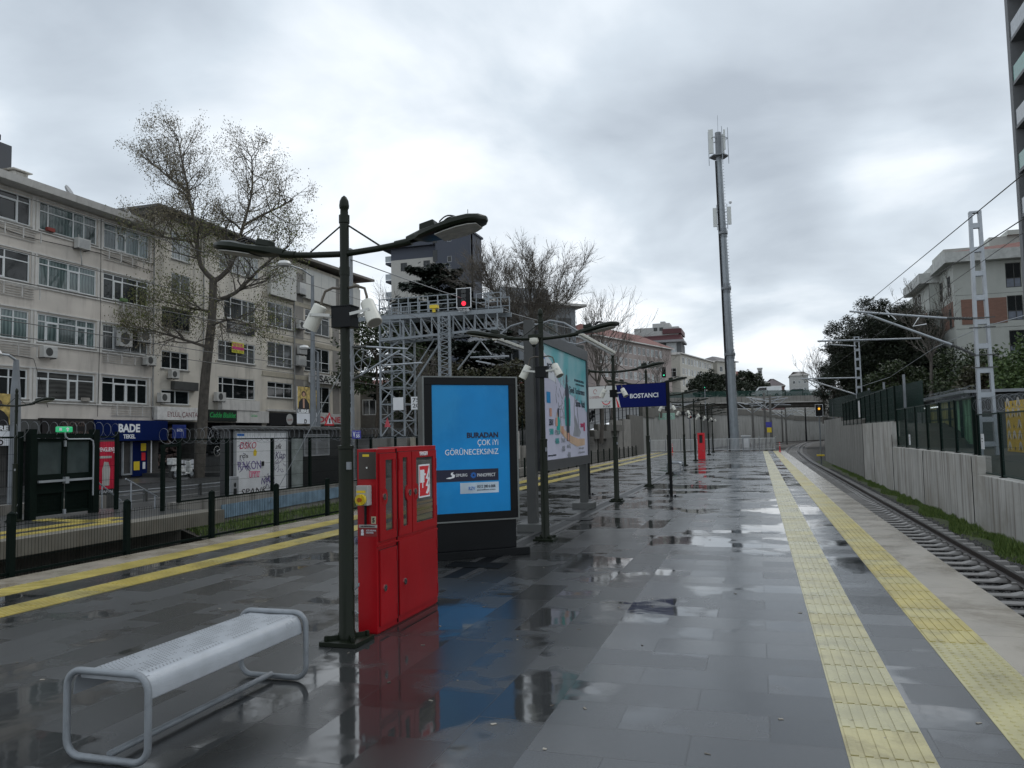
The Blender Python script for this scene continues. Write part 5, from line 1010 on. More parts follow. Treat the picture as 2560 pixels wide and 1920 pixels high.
t = thing('catenary_mast', 'farther right lattice mast with a long horizontal top tube before the pine', 'catenary mast', (6.6, 57, 2.2), 'steel lattice catenary masts')
mb = MB(); lattice(mb, 6.55, 57, 2.2, 7.75, .17, .13, .62, .07); mb.build('mast', galv, t)
MB().tube([(4.1, 56.8, 7.62), (10.4, 56.8, 7.45)], .06, 8).tube([(4.8, 56.8, 7.36), (6.5, 56.8, 7.15)], .045, 8).tube([(4.6, 56.8, 7.6), (4.6, 56.8, 7.2)], .03, 6).build('top_tube', galv, t)
MB().tube([(2.97, 56.8, 5.13), (6.4, 56.8, 5.05)], .045, 8).tube([(3.4, 56.8, 5.05), (6.35, 56.8, 3.93)], .045, 8).build('cantilever_tube', galv, t)
t = thing('catenary_mast', 'left lattice mast hidden behind the nearest lamp post, with tension wheel', 'catenary mast', (-15.25, 28, -.4), 'steel lattice catenary masts')
mb = MB(); lattice(mb, -15.35, 28, -.4, 9.2, .14, .10, .7, .06); mb.build('mast', galv_d, t)
c = MB().tube([(-14.6, 28, 5.28), (-12.83, 28, 5.10)], .035, 8).tube([(-14.9, 28, 4.15), (-13.16, 28, 5.05)], .04, 8).tube([(-13.9, 28, 4.50), (-12.23, 28, 4.53)], .035, 8).tube([(-13.3, 28, 5.0), (-12.67, 28, 4.66)], .02, 6).build('cantilever_tube', galv, t); mb = MB(); insul(mb, (-15.2, 28, 4.0), (-14.85, 28, 4.17)); insul(mb, (-15.2, 28, 5.31), (-14.6, 28, 5.28)); mb.build('insulator', darksteel, c)
mb = MB(); mb.tube([(-14.74+.36*math.cos(q*PI/12), 27.9, 4.75+.42*math.sin(q*PI/12)) for q in range(24)], .018, 6, closed=True)
for q in range(6): mb.bar((-14.74, 27.9, 4.75), (-14.74+.35*math.cos(q*PI/3+.3), 27.9, 4.75+.41*math.sin(q*PI/3+.3)), .02)
mb.build('tension_wheel', galv_d, t)
# signal gantry
t = thing('signal_gantry', 'grey lattice signal gantry with walkway reaching over the left track', 'signal gantry', (-18, 38, 1.7))
G = mat('gantry_grey', (.23, .255, .275), .45, metal=.2, var=.1)
def truss(mb, c0, c1, w_, n, axis):
    """tower of four legs between heights"""
    (x0, x1), (y0, y1) = axis; z0, z1 = c0, c1; h = (z1-z0)/n
    for x in (x0, x1):
        for y in (y0, y1): mb.bar((x, y, z0), (x, y, z1), w_*1.5)
    for i in range(n+1):
        z = z0+i*h
        for a, b in (((x0, y0), (x1, y0)), ((x1, y0), (x1, y1)), ((x1, y1), (x0, y1)), ((x0, y1), (x0, y0))):
            mb.bar((*a, z), (*b, z), w_)
            if i < n: mb.bar((*(a if i % 2 else b), z), (*(b if i % 2 else a), z+h), w_*.8)
mb = MB(); truss(mb, 1.72, 7.75, .058, 7, ((-18.7, -17.35), (37.4, 38.75))); mb.build('tower', G, t)
def zb(x): return 7.98-.0*x
yf, yb = 37.35, 38.8; xl, xr = -20.1, -11.9
mb = MB()
for y in (yf, yb):
    mb.bar((xl, y, 7.98), (xr, y, 7.92), .09, .22); mb.bar((-18.7, y, 6.78), (-12.2, y, 7.05), .09, .12)
    n = 11
    for i in range(n+1):
        x = -18.7+(6.5)*i/n; zl = 6.78+.27*i/n; mb.bar((x, y, zl), (x, y, 7.85), .055)
        if i < n: mb.bar((x, y, 7.85), (x+6.5/n, y, zl+.03), .05)
for i in range(12): x = -18.7+6.5*i/11; mb.bar((x, yf, 6.8+.27*i/11), (x, yb, 6.8+.27*i/11), .05)
mb.build('beam', G, t)
mb = MB()
for y in (yf, yb):
    for z in (8.5, 8.95): mb.bar((-18.7, y, z-.02), (-14.3, y, z), .045); mb.bar((-13.3, y, z-.1), (-12.0, y, z-.1), .04)
    for i in range(9): x = -18.7+4.4*i/8; mb.bar((x, y, 8.1), (x, y, 8.95), .05)
    for x in (-13.3, -12.65, -12.0): mb.bar((x, y, 8.05), (x, y, 8.85), .045)
for i in range(16): x = -18.5+.09*i; mb.bar((x, yf, 8.1), (x, yf, 8.5), .02)
mb.box(-18.7, yf+.1, 8.11, -12, yb-.1, 8.13); mb.build('walkway_railing', G, t)
mb = MB()
for x in (-15.28, -14.72):
    mb.bar((x, 37.2, -.5), (x, 37.2, 7.85), .14, .08)
for i in range(22): z = 1.6+i*.28; mb.bar((-15.25, 37.15, z), (-14.75, 37.15, z+.14), .035); mb.bar((-14.75, 37.15, z+.14), (-15.25, 37.15, z+.28), .035)
mb.bar((-17.2, 38, 5.0), (-15.9, 38, 6.75), .06); mb.bar((-17.3, 38, 4.2), (-15.4, 38, 6.8), .09); mb.build('lattice_post', G, t)
MB().box(-15.75, 37.1, 8.25, -15.35, 37.4, 8.42).box(-15.62, 37.15, 8.05, -15.48, 37.3, 8.25).build('yellow_sensor', ypaint, t)
for x in (-17.75, -16.75): MB().box(x, 36.9, 3.1, x+.55, 36.95, 3.75).build('white_plate', white_p, t)
def tx(x): return 0
text(Fr((-16.75, 36.89, 0), (1, 0, 0)), '75\n20', .08, 3.2, .46, 3.68, .004, black, t); 
MB().poly(Fr((-18.35, 37.2, 0), (1, 0, 0)), [(-.05, 2.25), (.3, 2.25), (.12, 2.75)], 0, .02).build('warning_plate', mat('warn_pink', (.5, .08, .10), .5), t)
c = MB().tube([(-14.61, 38, 5.12), (-13.32, 38, 6.6)], .05, 8).tube([(-13.9, 38, 5.72), (-11.84, 38, 5.68)], .045, 8).tube([(-13.3, 38, 6.5), (-12.76, 38, 5.8)], .03, 6).tube([(-13.6, 38, 5.52), (-12.82, 38, 5.34)], .045, 6).build('cantilever_tube', galv, t)
# signals
def signal(name, label, x, y, z, w_, h, lamp, col, plate=None, pole=None, border=True, group=None, lp_=.17):
    t = thing(name, label, 'signal', (x, y, z), group)
    fr = Fr((x, y, 0), (1, 0, 0)); MB().fbox(fr, -w_/2, z, -.2, w_/2, z+h, 0).build('head', black_paint, t, bevel=.03)
    if border:
        mb = MB(); q = w_*.05
        for a in ((-w_/2-q, z-q, w_/2+q, z), (-w_/2-q, z+h, w_/2+q, z+h+q), (-w_/2-q, z, -w_/2, z+h), (w_/2, z, w_/2+q, z+h)): mb.fbox(fr, a[0], a[1], -.02, a[2], a[3], .012)
        mb.build('white_border', white_p, t)
    zz = z+h*lp_; l = MB().ell(fr, 0, zz, w_*.16, w_*.16, .003, .03).build('lit_lens', mat('lit_'+col, {'red': (1, .02, .05), 'green': (.05, .9, .45), 'amber': (1, .45, .03)}[col], .4, emit={'red': 1.0, 'green': .9, 'amber': .8}[col]), t)
    if border:
        mb = MB()
        for k in (.36, .62, .85):
            if abs(k-lp_) > .1: mb.ell(fr, 0, z+h*k, w_*.19, w_*.19, .003, .02)
        mb.build('dark_lens', gd, t)
    if plate: text(fr, plate, -w_*.4, z-.22, w_*.4, z-.08, 0, white_p, t)
    if pole is not None: MB().tube([(x, y-.0+.12, pole), (x, y+.12, z)], .06, 8).build('pole', galv_d, t)
    return t
signal('rail_signal', 'rail signal showing red on top of the lattice gantry, white border', -13.88, 37.1, 8.18, .72, .95, 0, 'red', 'ST310B', 7.9, lp_=.20)
signal('rail_signal', 'rail signal showing amber beside the right retaining wall at the curve', 5.1, 72.5, 2.85, .58, .98, 0, 'amber', None, -1.3, lp_=.64)
MB().box(4.75, 72.2, -.55, 5.35, 72.7, -.42).build('yellow_base', ypaint, bpy.data.objects['rail_signal.001'])
signal('rail_signal', 'small rail signal glowing pink red between the far lamp posts', -6.75, 85, 3.15, .5, .75, 0, 'red', None, -1.3, lp_=.3)
signal('traffic_light', 'green traffic light before the red roofed apartment block', -13.3, 122, 10.2, .6, 1.6, 0, 'green', None, 3.5, border=False, group='green traffic lights on the street', lp_=.22)
signal('traffic_light', 'distant green traffic light left of the cell tower', -7.2, 120, 8.1, .3, .55, 0, 'green', None, 3.5, border=False, group='green traffic lights on the street', lp_=.4)
t = thing('exit_sign', 'pale green emergency exit sign on the far left wall', 'exit sign', (-11.7, 118, 3.9)); MB().box(-13.2, 112.0, 3.6, -10.9, 112.1, 4.5).build('panel', mat('pale_green', (.35, .55, .45), .5), t); text(Fr((-13.2, 111.99, 0), (1, 0, 0)), 'ÇIKIŞ', .9, 3.8, 2.0, 4.2, 0, white_p, t)

# ================================================================== overhead wires
def wire(label, pts, r=.008, m=None):
    return tag(MB().tube(pts, r, 4, caps=False).build('overhead_wire', m or darksteel), label, 'wire', 'overhead line wires')
def sag(a, b, s, n=14): a = Vector(a); b = Vector(b); return [a.lerp(b, i/n)-Vector((0, 0, s*4*(i/n)*(1-i/n))) for i in range(n+1)]
for x, z, l in ((-10.6, 5.33, 'highest of the wires crossing in front of the beige apartment block'), (-10.6, 4.61, 'second highest wire crossing in front of the beige apartment block'), (-10.7, 4.17, 'middle wire crossing in front of the beige apartment block'), (-10.6, 3.69, 'fourth wire from the top before the beige apartment block'), (-10.6, 3.45, 'lowest wire crossing in front of the beige apartment block')):
    wire(l, sag((x, -6, z-.1), (x-.3 if z > 4 else -13.2, 28 if z > 4 else 36, z+(.45 if z > 5 else .1)), -.0), .0075)
wire('thick wire from the left mast top down past the gantry signal', sag((-15.2, 27.9, 8.8), (-11.5, 55, 9.0), .25), .022, galv_d)
wire('upper wire rising to the upper right corner over the right track', [(3.6, 4, 4.75), (3.65, 12.6, 5.09), (3.7, 31.6, 6.0), (4.2, 56.8, 7.5)], .011); wire('lower wire over the right track passing before the lattice mast', [(3.7, 3, 4.25), (3.7, 12.6, 4.52), (3.7, 40.7, 5.85), (4.6, 57, 7.2)], .010)
wire('contact wire over the right track vanishing toward the pine', sag((3.7, -2, 4.1), (3.65, 57, 5.0), -.0), .006); wire('thin wire from the near right mast toward the far lattice mast', [(7, 18, 4.25), (6.95, 28.4, 4.78), (6.9, 35, 4.82), (6.8, 46, 4.35), (6.6, 56.9, 4.45)], .012, galv)
for i, (a, b) in enumerate((((-13.0, 38, 5.7), (-9.5, 130, 7)), ((4.0, 57, 5.0), (3, 128, 6.5)), ((-12.5, 38, 6.9), (-3, 132, 6.8)))): wire(['left track contact wire beyond the gantry', 'right track contact wire beyond the far lattice mast', 'left messenger wire running from the gantry to the far poles'][i], sag(a, b, .5), .012)
wire('thin pale stay wire leaning down before the graffiti cabin', [(-11.2, 20.3, 3.9), (-13.84, 20.3, -.3)], .012, galv)
t = thing('number_plate', 'small blue plate reading V 55 beside the nearest lamp post', 'sign', (-13.5, 25, 1.8)); MB().box(-13.62, 25, 1.66, -13.29, 25.02, 1.95).build('plate', mat('plate_blue', (.06, .06, .35), .5), t); text(Fr((-13.62, 25, 0), (1, 0, 0)), 'V', .03, 1.70, .13, 1.91, .001, whitet, t, bold=.03); text(Fr((-13.62, 25, 0), (1, 0, 0)), '55', .15, 1.70, .30, 1.81, .001, whitet, t, bold=.03); text(Fr((-13.62, 25, 0), (1, 0, 0)), 'ındl', .17, 1.845, .28, 1.90, .001, whitet, t)
MB().box(-13.47, 25.03, -.4, -13.43, 25.06, 1.9).build('post', dgreen, t)
# ================================================================== dark cabin with the graffiti door
t = thing('graffiti_cabin', 'dark flat roofed technical cabin with a white graffiti covered door', 'cabin', (-15.4, 22, .1))
cab = mat('cabin_dark', (.025, .026, .027), .45, var=.2)
fr = Fr((-14.6, 0, 0), (0, 1, 0))
foot = [(-14.62, 19.62), (-14.62, 25.9), (-17.5, 25.9), (-17.5, 23.0), (-15.02, 19.66)]; n_ = len(foot)
def prism(P, z0, z1): m_ = MB(); k_ = len(P); m_.add([(x, y, z0) for x, y in P]+[(x, y, z1) for x, y in P], [tuple(range(k_))[::-1], tuple(range(k_, 2*k_))]+[(i, (i+1) % k_, k_+(i+1) % k_, k_+i) for i in range(k_)]); return m_
prism(foot, -.4, 1.98).build('body', cab, t); prism([(-14.42, 19.35), (-14.42, 26.2), (-17.8, 26.2), (-17.8, 23.1), (-15.1, 19.4)], 1.985, 2.10).build('roof', darksteel, t, bevel=.02)
d = MB().fbox(fr, 19.78, .02, -.01, 22.35, 1.90, .04).build('door', white_p, t)
mb = MB(); mb.fbox(fr, 19.70, .0, 0, 19.775, 1.96, .06); mb.fbox(fr, 22.355, .0, 0, 22.43, 1.96, .06); mb.fbox(fr, 19.775, 1.905, 0, 22.355, 1.96, .06); mb.fbox(fr, 21.70, .03, .04, 21.715, 1.89, .043); mb.build('door_frame', grey_p, d)
q = lambda n, c: mat('spray_'+n, c, .5)
text(fr, 'DSKO', 19.95, 1.42, 20.75, 1.62, .041, q('crimson', (.45, .03, .08)), d, shear=.2); text(fr, 'RAKON', 19.85, .80, 21.0, 1.05, .041, q('violet', (.16, .12, .30)), d, shear=-.1); text(fr, 'umu', 20.4, .55, 20.9, .70, .041, q('pink', (.75, .12, .25)), d)
text(fr, 'SPANK AS', 20.0, .05, 21.9, .24, .041, q('dark', (.05, .04, .04)), d, shear=.2); text(fr, 'rds', 19.95, 1.15, 20.35, 1.28, .041, q('dark', (0, 0, 0)), d); text(fr, 'Klap', 21.75, 1.0, 22.3, 1.3, .041, q('violetdark', (.07, .05, .14)), d, shear=.2); text(fr, 'NWR', 21.0, .32, 21.7, .52, .041, q('violet', (0, 0, 0)), d, shear=.2); text(fr, 'afk', 21.75, 1.38, 22.1, 1.55, .041, q('dark', (0, 0, 0)), d, shear=.3)
mb = MB(); r = random.Random(5)
for k in range(26):
    a, z = r.choice([(21.8, 1.2), (20.3, .9), (21.5, .4), (22.0, .8), (20.1, 1.5)]); a += r.uniform(-.3, .2); z += r.uniform(-.15, .15); P = [(min(max(a, 19.85), 22.3), z)]
    for _ in range(4): P.append((min(max(P[-1][0]+r.uniform(-.15, .15), 19.85), 22.3), min(max(P[-1][1]+r.uniform(-.12, .12), .05), 1.85)))
    mb.stroke(fr, P, .014, .0415+k*.00005)
mb.build('scribble', q('violetdark', (0, 0, 0)), d)
mb = MB(); mb.stroke(fr, [(20.4, .73), (20.95, .71)], .03, .042); mb.build('scribble', q('pink', (0, 0, 0)), d)
MB().fbox(fr, 19.83, 1.80, .04, 20.15, 1.87, .045).build('blue_label', mat('label_blue', (.01, .15, .5), .5), d); MB().poly(fr, [(20.62, 1.2), (20.75, 1.2), (20.78, 1.32), (20.69, 1.42), (20.60, 1.32)], .04, .044).build('yellow_label', ypaint, d); MB().fbox(fr, 21.02, .88, .04, 21.12, 1.02, .07).build('handle', black, d)
MB().fbox(fr, 22.70, .02, .0, 23.35, 1.72, .03).build('metal_sheet', mat('sheet_weathered', (.24, .27, .26), .5, var=.35, scale=3, streak=.6, sdens=4), t)
mb = MB(); mb.fbox(fr, 23.42, 1.10, 0, 25.05, 1.14, .05); mb.fbox(fr, 23.42, 1.80, 0, 25.05, 1.84, .05); mb.fbox(fr, 23.42, 1.141, 0, 23.46, 1.799, .05); mb.fbox(fr, 25.01, 1.141, 0, 25.05, 1.799, .05); mb.fbox(fr, 24.2, 1.141, 0, 24.24, 1.799, .05)
for i in range(15): z = 1.15+i*.043; mb.hexa([fr(23.46, z, .035), fr(25.01, z, .035), fr(25.01, z, .01), fr(23.46, z, .01), fr(23.46, z+.022, .04), fr(25.01, z+.022, .04), fr(25.01, z+.03, .012), fr(23.46, z+.03, .012)])
mb.build('louvre', grey_p, t)
MB().fbox(fr, 23.4, .02, .0, 25.8, 1.06, .02).build('lower_panel', mat('panel_black', (.008, .009, .01), .5), t)
t = thing('white_box', 'small white utility box with a stencilled face beside the graffiti cabin', 'utility box', (-14.45, 19.45, 0)); MB().box(-14.58, 19.28, .0, -14.35, 19.62, .64).build('body', grey_p, t, bevel=.01); f2 = Fr((-14.35, 0, 0), (0, 1, 0)); MB().ell(f2, 19.45, .40, .05, .07, .002, .004).fbox(f2, 19.38, .14, .002, 19.52, .3, .004).build('stencil', black, t)

# ================================================================== left apartment row
FX = -34.5; fr = Fr((FX, 0, 0), (0, 1, 0))
def ac_unit(parent, fr, a, z, w_=.82, h=.56, fan=True):
    o = MB().fbox(fr, a, z, .12, a+w_, z+h, .42).build('air_conditioner', mat('ac_white', (.50, .50, .48), .5, var=.08), parent, bevel=.015)
    if fan: MB().ell(fr, a+w_*.40, z+h*.5, h*.38, h*.38, .42, .426, n=20).build('fan_grille', darksteel, o)
    else:
        mb = MB()
        for k in range(7): mb.fbox(fr, a+.08, z+.06+k*.062, .42, a+w_-.08, z+.085+k*.062, .425)
        mb.build('fan_grille', grey_p, o)
    MB().fbox(fr, a+.05, z-.05, 0, a+.09, z-.002, .4).fbox(fr, a+w_-.09, z-.05, 0, a+w_-.05, z-.002, .4).build('bracket', darksteel, o)
def rack(parent, fr, a0, z0, a1, z1, n=4, m=None):
    mb = MB()
    for k in range(n): a = a0+(a1-a0)*k/(n-1); mb.fbox(fr, a-.02, z0, .02, a+.02, z1, .45 if z1-z0 > .3 else .3); 
    mb2 = MB()
    for k in range(5): z = z0+(z1-z0)*k/4; mb2.fbox(fr, a0, z-.012, .02, a1, z+.012, .05)
    for k in range(n): a = a0+(a1-a0)*k/(n-1); mb2.fbox(fr, a-.022, z0-.05, .40, a+.022, z1+.05, .44)
    for z in (z1, ): mb2.fbox(fr, a0, z-.015, .40, a1, z+.015, .44)
    for k in range(n): a = a0+(a1-a0)*k/(n-1); mb2.fbox(fr, a-.015, z1-.015, .05, a+.015, z1+.015, .40)
    return mb2.build('laundry_rack', m or mat('rack_white', (.48, .47, .45), .6), parent)
# --- block A (beige, long windows)
t = thing('apartment_block', 'beige four storey apartment block with wide white windows at far left', 'apartment building', (-38, 29, 0), 'apartment blocks along the shopping street')
floors = [(12.66, 14.12), (9.80, 11.26), (6.90, 8.36), (3.99, 5.45)]; cols = [(17.6, 22.0), (22.6, 26.2), (26.75, 30.35), (30.86, 34.53), (35.03, 38.45)]
holes = [(a, z0, b, z1) for z0, z1 in floors for a, b in cols]
mb = MB(); wall(mb, fr, 14, 38.93, 3.0, 14.35, holes, .16); wall(mb, fr, 14, 38.93, -.4, 3.0, [(17, -.3, 22, 2.3), (23, -.3, 28.5, 2.3), (29.3, -.3, 33.9, 2.15), (35.2, -.3, 36.6, 2.0)], .6, 1)
mb.box(-46, 14.01, -.4, -34.98, 38.92, 14.3); mb.add([(FX, 14, 14.35), (FX, 38.93, 14.35), (-46, 38.93, 14.35), (-46, 14, 14.35)], [(0, 1, 2, 3)]); mb.add([fr(38.93, -.4), (-35, 38.93, -.4), (-35, 38.93, 14.35), fr(38.93, 14.35)], [(0, 1, 2, 3)])
mb.build('wall', [renderA, mat('shop_wall_dark', (.05, .048, .046), .6, var=.3)], t)
mb = MB(); mb.hexa([(-46, 13.5, 14.36), (-33.6, 13.5, 14.36), (-33.6, 39.3, 14.36), (-46, 39.3, 14.36), (-46, 13.5, 14.7), (-33.5, 13.5, 14.7), (-33.5, 39.3, 14.7), (-46, 39.3, 14.7)]); mb.build('eave', band, t)
mb = MB()
for i, (z0, z1) in enumerate(floors):
    for a, b in cols: 
        for a_ in (a-.22, b+.08): mb.fbox(fr, a_, z0-.1, 0, a_+.14, z1+.08, .05)
    mb.fbox(fr, 14, z0-.17, 0, 38.9, z0-.105, .07); mb.fbox(fr, 14, z1+.085, 0, 38.9, z1+.16, .06)
mb.build('band', band, t)
lay = {0: ([.13, .58, .77], .72, ()), 1: ([.15, .5, .72], .70, (1,)), 2: ([.16, .44, .80], .78, (2,)), 3: ([.32, .62], .70, (1,))}
r = random.Random(21)
for i, (z0, z1) in enumerate(floors):
    for j, (a, b) in enumerate(cols):
        if j == 3: ml, tr, sb = [([.15, .58, .77], .68, ()), ([.17, .50, .70], .76, (2,)), ([.14, .35, .66, .84], .74, (1, 3)), ([.20, .53, .70], .75, (0, 2))][i]; pm = [gt, gt, gt, gb][i]
        elif j == 4: ml, tr, sb = [([.27, .48, .78], .72, (1,)), ([.22, .42, .75], .78, (1,)), ([.24, .62, .84], .72, ()), ([.25, .52, .77], .76, (1, 2))][i]; pm = [gt, gd, gg, gd][i]
        else: ml, tr, sb = lay[(i+j) % 4]; pm = GL[r.randrange(5)]; pm = gd if j == 2 and i != 2 else pm
        window(t, fr, a, z0, b, z1, ml, tr, None, pm, .06, True, sb)
MB().fbox(fr, 35.86, 6.95, -.08, 37.0, 8.3, -.02).build('white_shutter', grey_p, t)
rack(t, fr, 35.0, 12.0, 37.6, 12.5); rack(t, fr, 36.1, 9.1, 38.7, 9.6); rack(t, fr, 28.6, 11.9, 30.6, 12.4, 3); rack(t, fr, 28.6, 9.0, 30.6, 9.5, 3); rack(t, fr, 28.4, 6.1, 30.5, 6.6, 3); rack(t, fr, 35.0, 6.25, 38.0, 6.7); rack(t, fr, 35.7, 3.3, 38.6, 3.85)
ac_unit(t, fr, 32.9, 12.15, fan=False); ac_unit(t, fr, 30.9, 6.12); ac_unit(t, fr, 35.9, 7.2, .9, .9); ac_unit(t, fr, 37.5, 7.6, .8, .8); ac_unit(t, fr, 37.9, 6.3)
MB().tube([(-34.3, 33.1, 12.9), (-34.25, 33.3, 11.5), (-34.3, 33.35, 11.3)], .03, 6).tube([(-34.4, 38.8, 14), (-34.4, 38.8, 3.2)], .05, 6).build('downpipe', mat('pipe_grey', (.3, .3, .29), .6), t)
MB().box(-35.6, 29.7, 14.7, -34.9, 30.5, 15.4).box(-35.75, 29.55, 15.45, -34.75, 30.65, 15.5).build('chimney', conc2, t)
cab_ = mat('facade_cable', (.03, .03, .03), .7)
MB().tube([(-34.44, 26.5, 12.4), (-34.40, 30, 12.05), (-34.43, 34.7, 12.25), (-34.44, 38.8, 12.0)], .018, 4).build('cable', cab_, t); MB().tube([(-34.44, 34.75, 14.2), (-34.42, 34.8, 9), (-34.44, 34.7, 3.2)], .018, 4).build('cable', cab_, t); MB().tube([(-34.44, 27, 6.3), (-34.4, 30.6, 6.0), (-34.42, 31.5, 3.6)], .016, 4).build('cable', cab_, t)
for y, z in ((24.3, 15.1), (33.0, 15.15), (37.2, 15.1)): d_ = MB().tube([(-35.0, y, z+.1), (-34.9, y+.02, z+.16), (-34.85, y+.04, z+.19)], [.05, .32, .36], 14).build('satellite_dish', grey_p, t); MB().tube([(-35.1, y, 14.7), (-35.0, y, z+.1)], .025, 5).build('dish_pole', darksteel, d_)
for a, z, c in ((31.2, 12.66, (.25, .05, .04)), (36.2, 9.80, (.10, .18, .07)), (28.2, 6.9, (.05, .15, .06)), (33.6, 3.99, (.3, .28, .25))): MB().fbox(fr, a, z+.0, .01, a+.45, z+.20, .2).build('flower_box', mat('pot_%d' % int(a), c, .8), t, bevel=.02)
# dark block behind
t = thing('roof_block', 'dark grey rendered stair tower rising behind the beige block at far left', 'building', (-42, 27, 14)); MB().box(-48, 22, 14.72, -36.6, 31.0, 17.3).build('wall', mat('slate_render', (.07, .075, .085), .8, var=.1), t); MB().box(-48.2, 21.8, 17.31, -36.4, 30.2, 17.6).build('roof', black_paint, t)
f2 = Fr((-36.6, 0, 0), (0, 1, 0)); window(t, f2, 28.0, 15.2, 29.8, 16.3, [.5], None, darksteel, gd, -.02, False)
# --- block B (cream, behind the plane tree)
t = thing('apartment_block', 'cream apartment block behind the tall plane tree, small shops below', 'apartment building', (-38, 44, 0), 'apartment blocks along the shopping street')
HB = [(39.6, 8.76, 42.1, 10.09), (39.6, 6.25, 42.0, 7.35), (39.6, 4.07, 42.1, 4.95), (40.4, 13.2, 42.1, 14.9), (40.4, 11.1, 42.1, 12.3), (45.5, 10.2, 49.0, 11.7), (44.9, 7.2, 49.0, 8.6), (44.95, 4.63, 49.0, 6.1), (45.0, 13.46, 49.4, 15.0)]
mb = MB(); wall(mb, fr, 38.95, 49.85, 3.0, 15.6, HB, .16); wall(mb, fr, 38.95, 49.85, -.05, 3.0, [(39.4, .1, 42.6, 2.9), (43.6, .1, 46.4, 3.0), (46.8, .1, 49.7, 3.0)], 1.2, 1); mb.box(-46, 38.96, -.1, -35.9, 49.8, 15.55); mb.build('wall', [renderB, MATS['shop_wall_dark']], t)
MB().box(-46, 38.4, 15.9, -33.7, 50.0, 16.05).box(-46, 38.7, 15.605, -34.2, 49.95, 15.899).build('roof', mat('eave_dark', (.10, .10, .10), .7), t)
for h, ml, tr, fm, pm in zip(HB, ([.3, .62], [.35, .7], [.5], [.5], [.5], [.22, .58, .78], [.2, .5, .8], [.12, .40, .80], [.33, .66]), (.6, None, None, None, None, .75, .75, .68, None), (darksteel, None, None, None, None, None, None, None, None), (gd, gd, gd, gl, gg, gg, gg, gd, gl)): window(t, fr, *h, ml, tr, fm, pm, .06)
ac_unit(t, fr, 39.1, 4.15); ac_unit(t, fr, 44.3, 4.4, .9, .6); ac_unit(t, fr, 40.0, 5.65, .7, .5)
MB().fbox(fr, 44.9, 3.85, 0, 49.1, 4.55, .35).build('balcony_front', band, t); MB().box(-36.5, 48.4, 16.06, -35.6, 49.4, 16.9).build('chimney', renderB, t)
MB().fbox(fr, 40.4, 4.98, .0, 42.6, 5.5, .3).build('awning_box', darksteel, t)
MB().tube([(-34.4, 43.3, 15.5), (-34.4, 43.3, .2)], .05, 6).build('downpipe', MATS['pipe_grey'], t)
# --- block C (pale, right end)
t = thing('apartment_block', 'pale cream apartment block with white loggia shutters, left of the nearest lamp post', 'apartment building', (-38, 57, 0), 'apartment blocks along the shopping street')
HC = [(50.55, z0, 53.85, z1) for z0, z1 in ((10.3, 12.1), (7.3, 9.1), (4.95, 6.1))]+[(55.7, 10.4, 59.5, 12.3), (55.6, 7.3, 59.45, 9.25), (55.6, 3.9, 59.5, 6.1), (61.3, 9.9, 63.4, 12.2), (61.3, 7.0, 63.4, 9.2), (61.3, 4.1, 63.4, 6.2)]
mb = MB(); wall(mb, fr, 49.87, 64.9, 3.0, 15.9, HC, .16); wall(mb, fr, 49.87, 64.9, .2, 3.0, [(50.4, .4, 53.8, 2.9), (54.2, .4, 57.0, 2.9), (57.6, .4, 61.5, 2.9)], .8); mb.box(-47, 49.88, -.1, -35.4, 64.88, 15.9); mb.add([fr(64.9, 0), (-36, 64.9, 0), (-36, 64.9, 15.9), fr(64.9, 15.9)], [(0, 1, 2, 3)]); mb.build('wall', renderC, t)
MB().hexa([(-47, 49.5, 15.91), (-33.7, 49.5, 15.91), (-33.5, 66, 16.3), (-47, 66, 16.3), (-47, 49.5, 16.1), (-33.7, 49.5, 16.1), (-33.5, 66, 16.5), (-47, 66, 16.5)]).build('roof', mat('eave_tiles', (.18, .165, .15), .8), t)
for i, h in enumerate(HC): window(t, fr, *h, [.33, .66] if i < 3 else ([.28, .68] if i < 6 else [.5]), (.62, .40, .65, .72, .42, .42, .4, .4, .4)[i], None, [gg, gg, gd, gg, gd, gd, gd, gg, gd][i], .06)
for a, b, z0, z1 in ((50.5, 53.9, 12.6, 15.2), (55.3, 60.0, 13.1, 15.5), (61.2, 64.4, 12.7, 15.3)):
    s = MB().fbox(fr, a, z0, 0, b, z1, .35).build('loggia_shutter', mat('shutter_cream', (.52, .515, .48), .6, var=.05), t); mb = MB()
    for k in range(1, 4): mb.fbox(fr, a+(b-a)*k/4-.015, z0+.05, .35, a+(b-a)*k/4+.015, z1-.05, .354)
    mb.build('shutter_joint', grey_p, s)
mb = MB()
for z0, z1 in ((3, 15.9), ): mb.fbox(fr, 54.0, z0, 0, 55.4, z1-.9, .03); mb.fbox(fr, 60.0, z0, 0, 61.1, z1-.2, .03)
mb.build('grey_pilaster', mat('render_grey', (.25, .235, .215), .85, var=.1), t)
mb = MB()
for z in (12.35, 9.35, 6.5): mb.fbox(fr, 49.9, z, 0, 64.8, z+.35, .04)
mb.build('band', mat('render_yellowish', (.43, .39, .31), .85, var=.08, streak=.3), t)
ac_unit(t, fr, 54.3, 13.3, .9, .9, False); ac_unit(t, fr, 54.2, 10.5, .95, .65); ac_unit(t, fr, 54.3, 8.5, 1.0, .65, False); ac_unit(t, fr, 54.1, 7.6, 1.1, .75, False)
for k in range(4): MB().fbox(fr, 50.4, 3.9+k*.28, .02, 54.0, 4.05+k*.28, .2).build('louvre', band, t) if k == 0 else None
MB().tube([(-34.4, 54.0, 15.5), (-34.4, 54.0, .6)], .05, 6).build('downpipe', MATS['pipe_grey'], t)
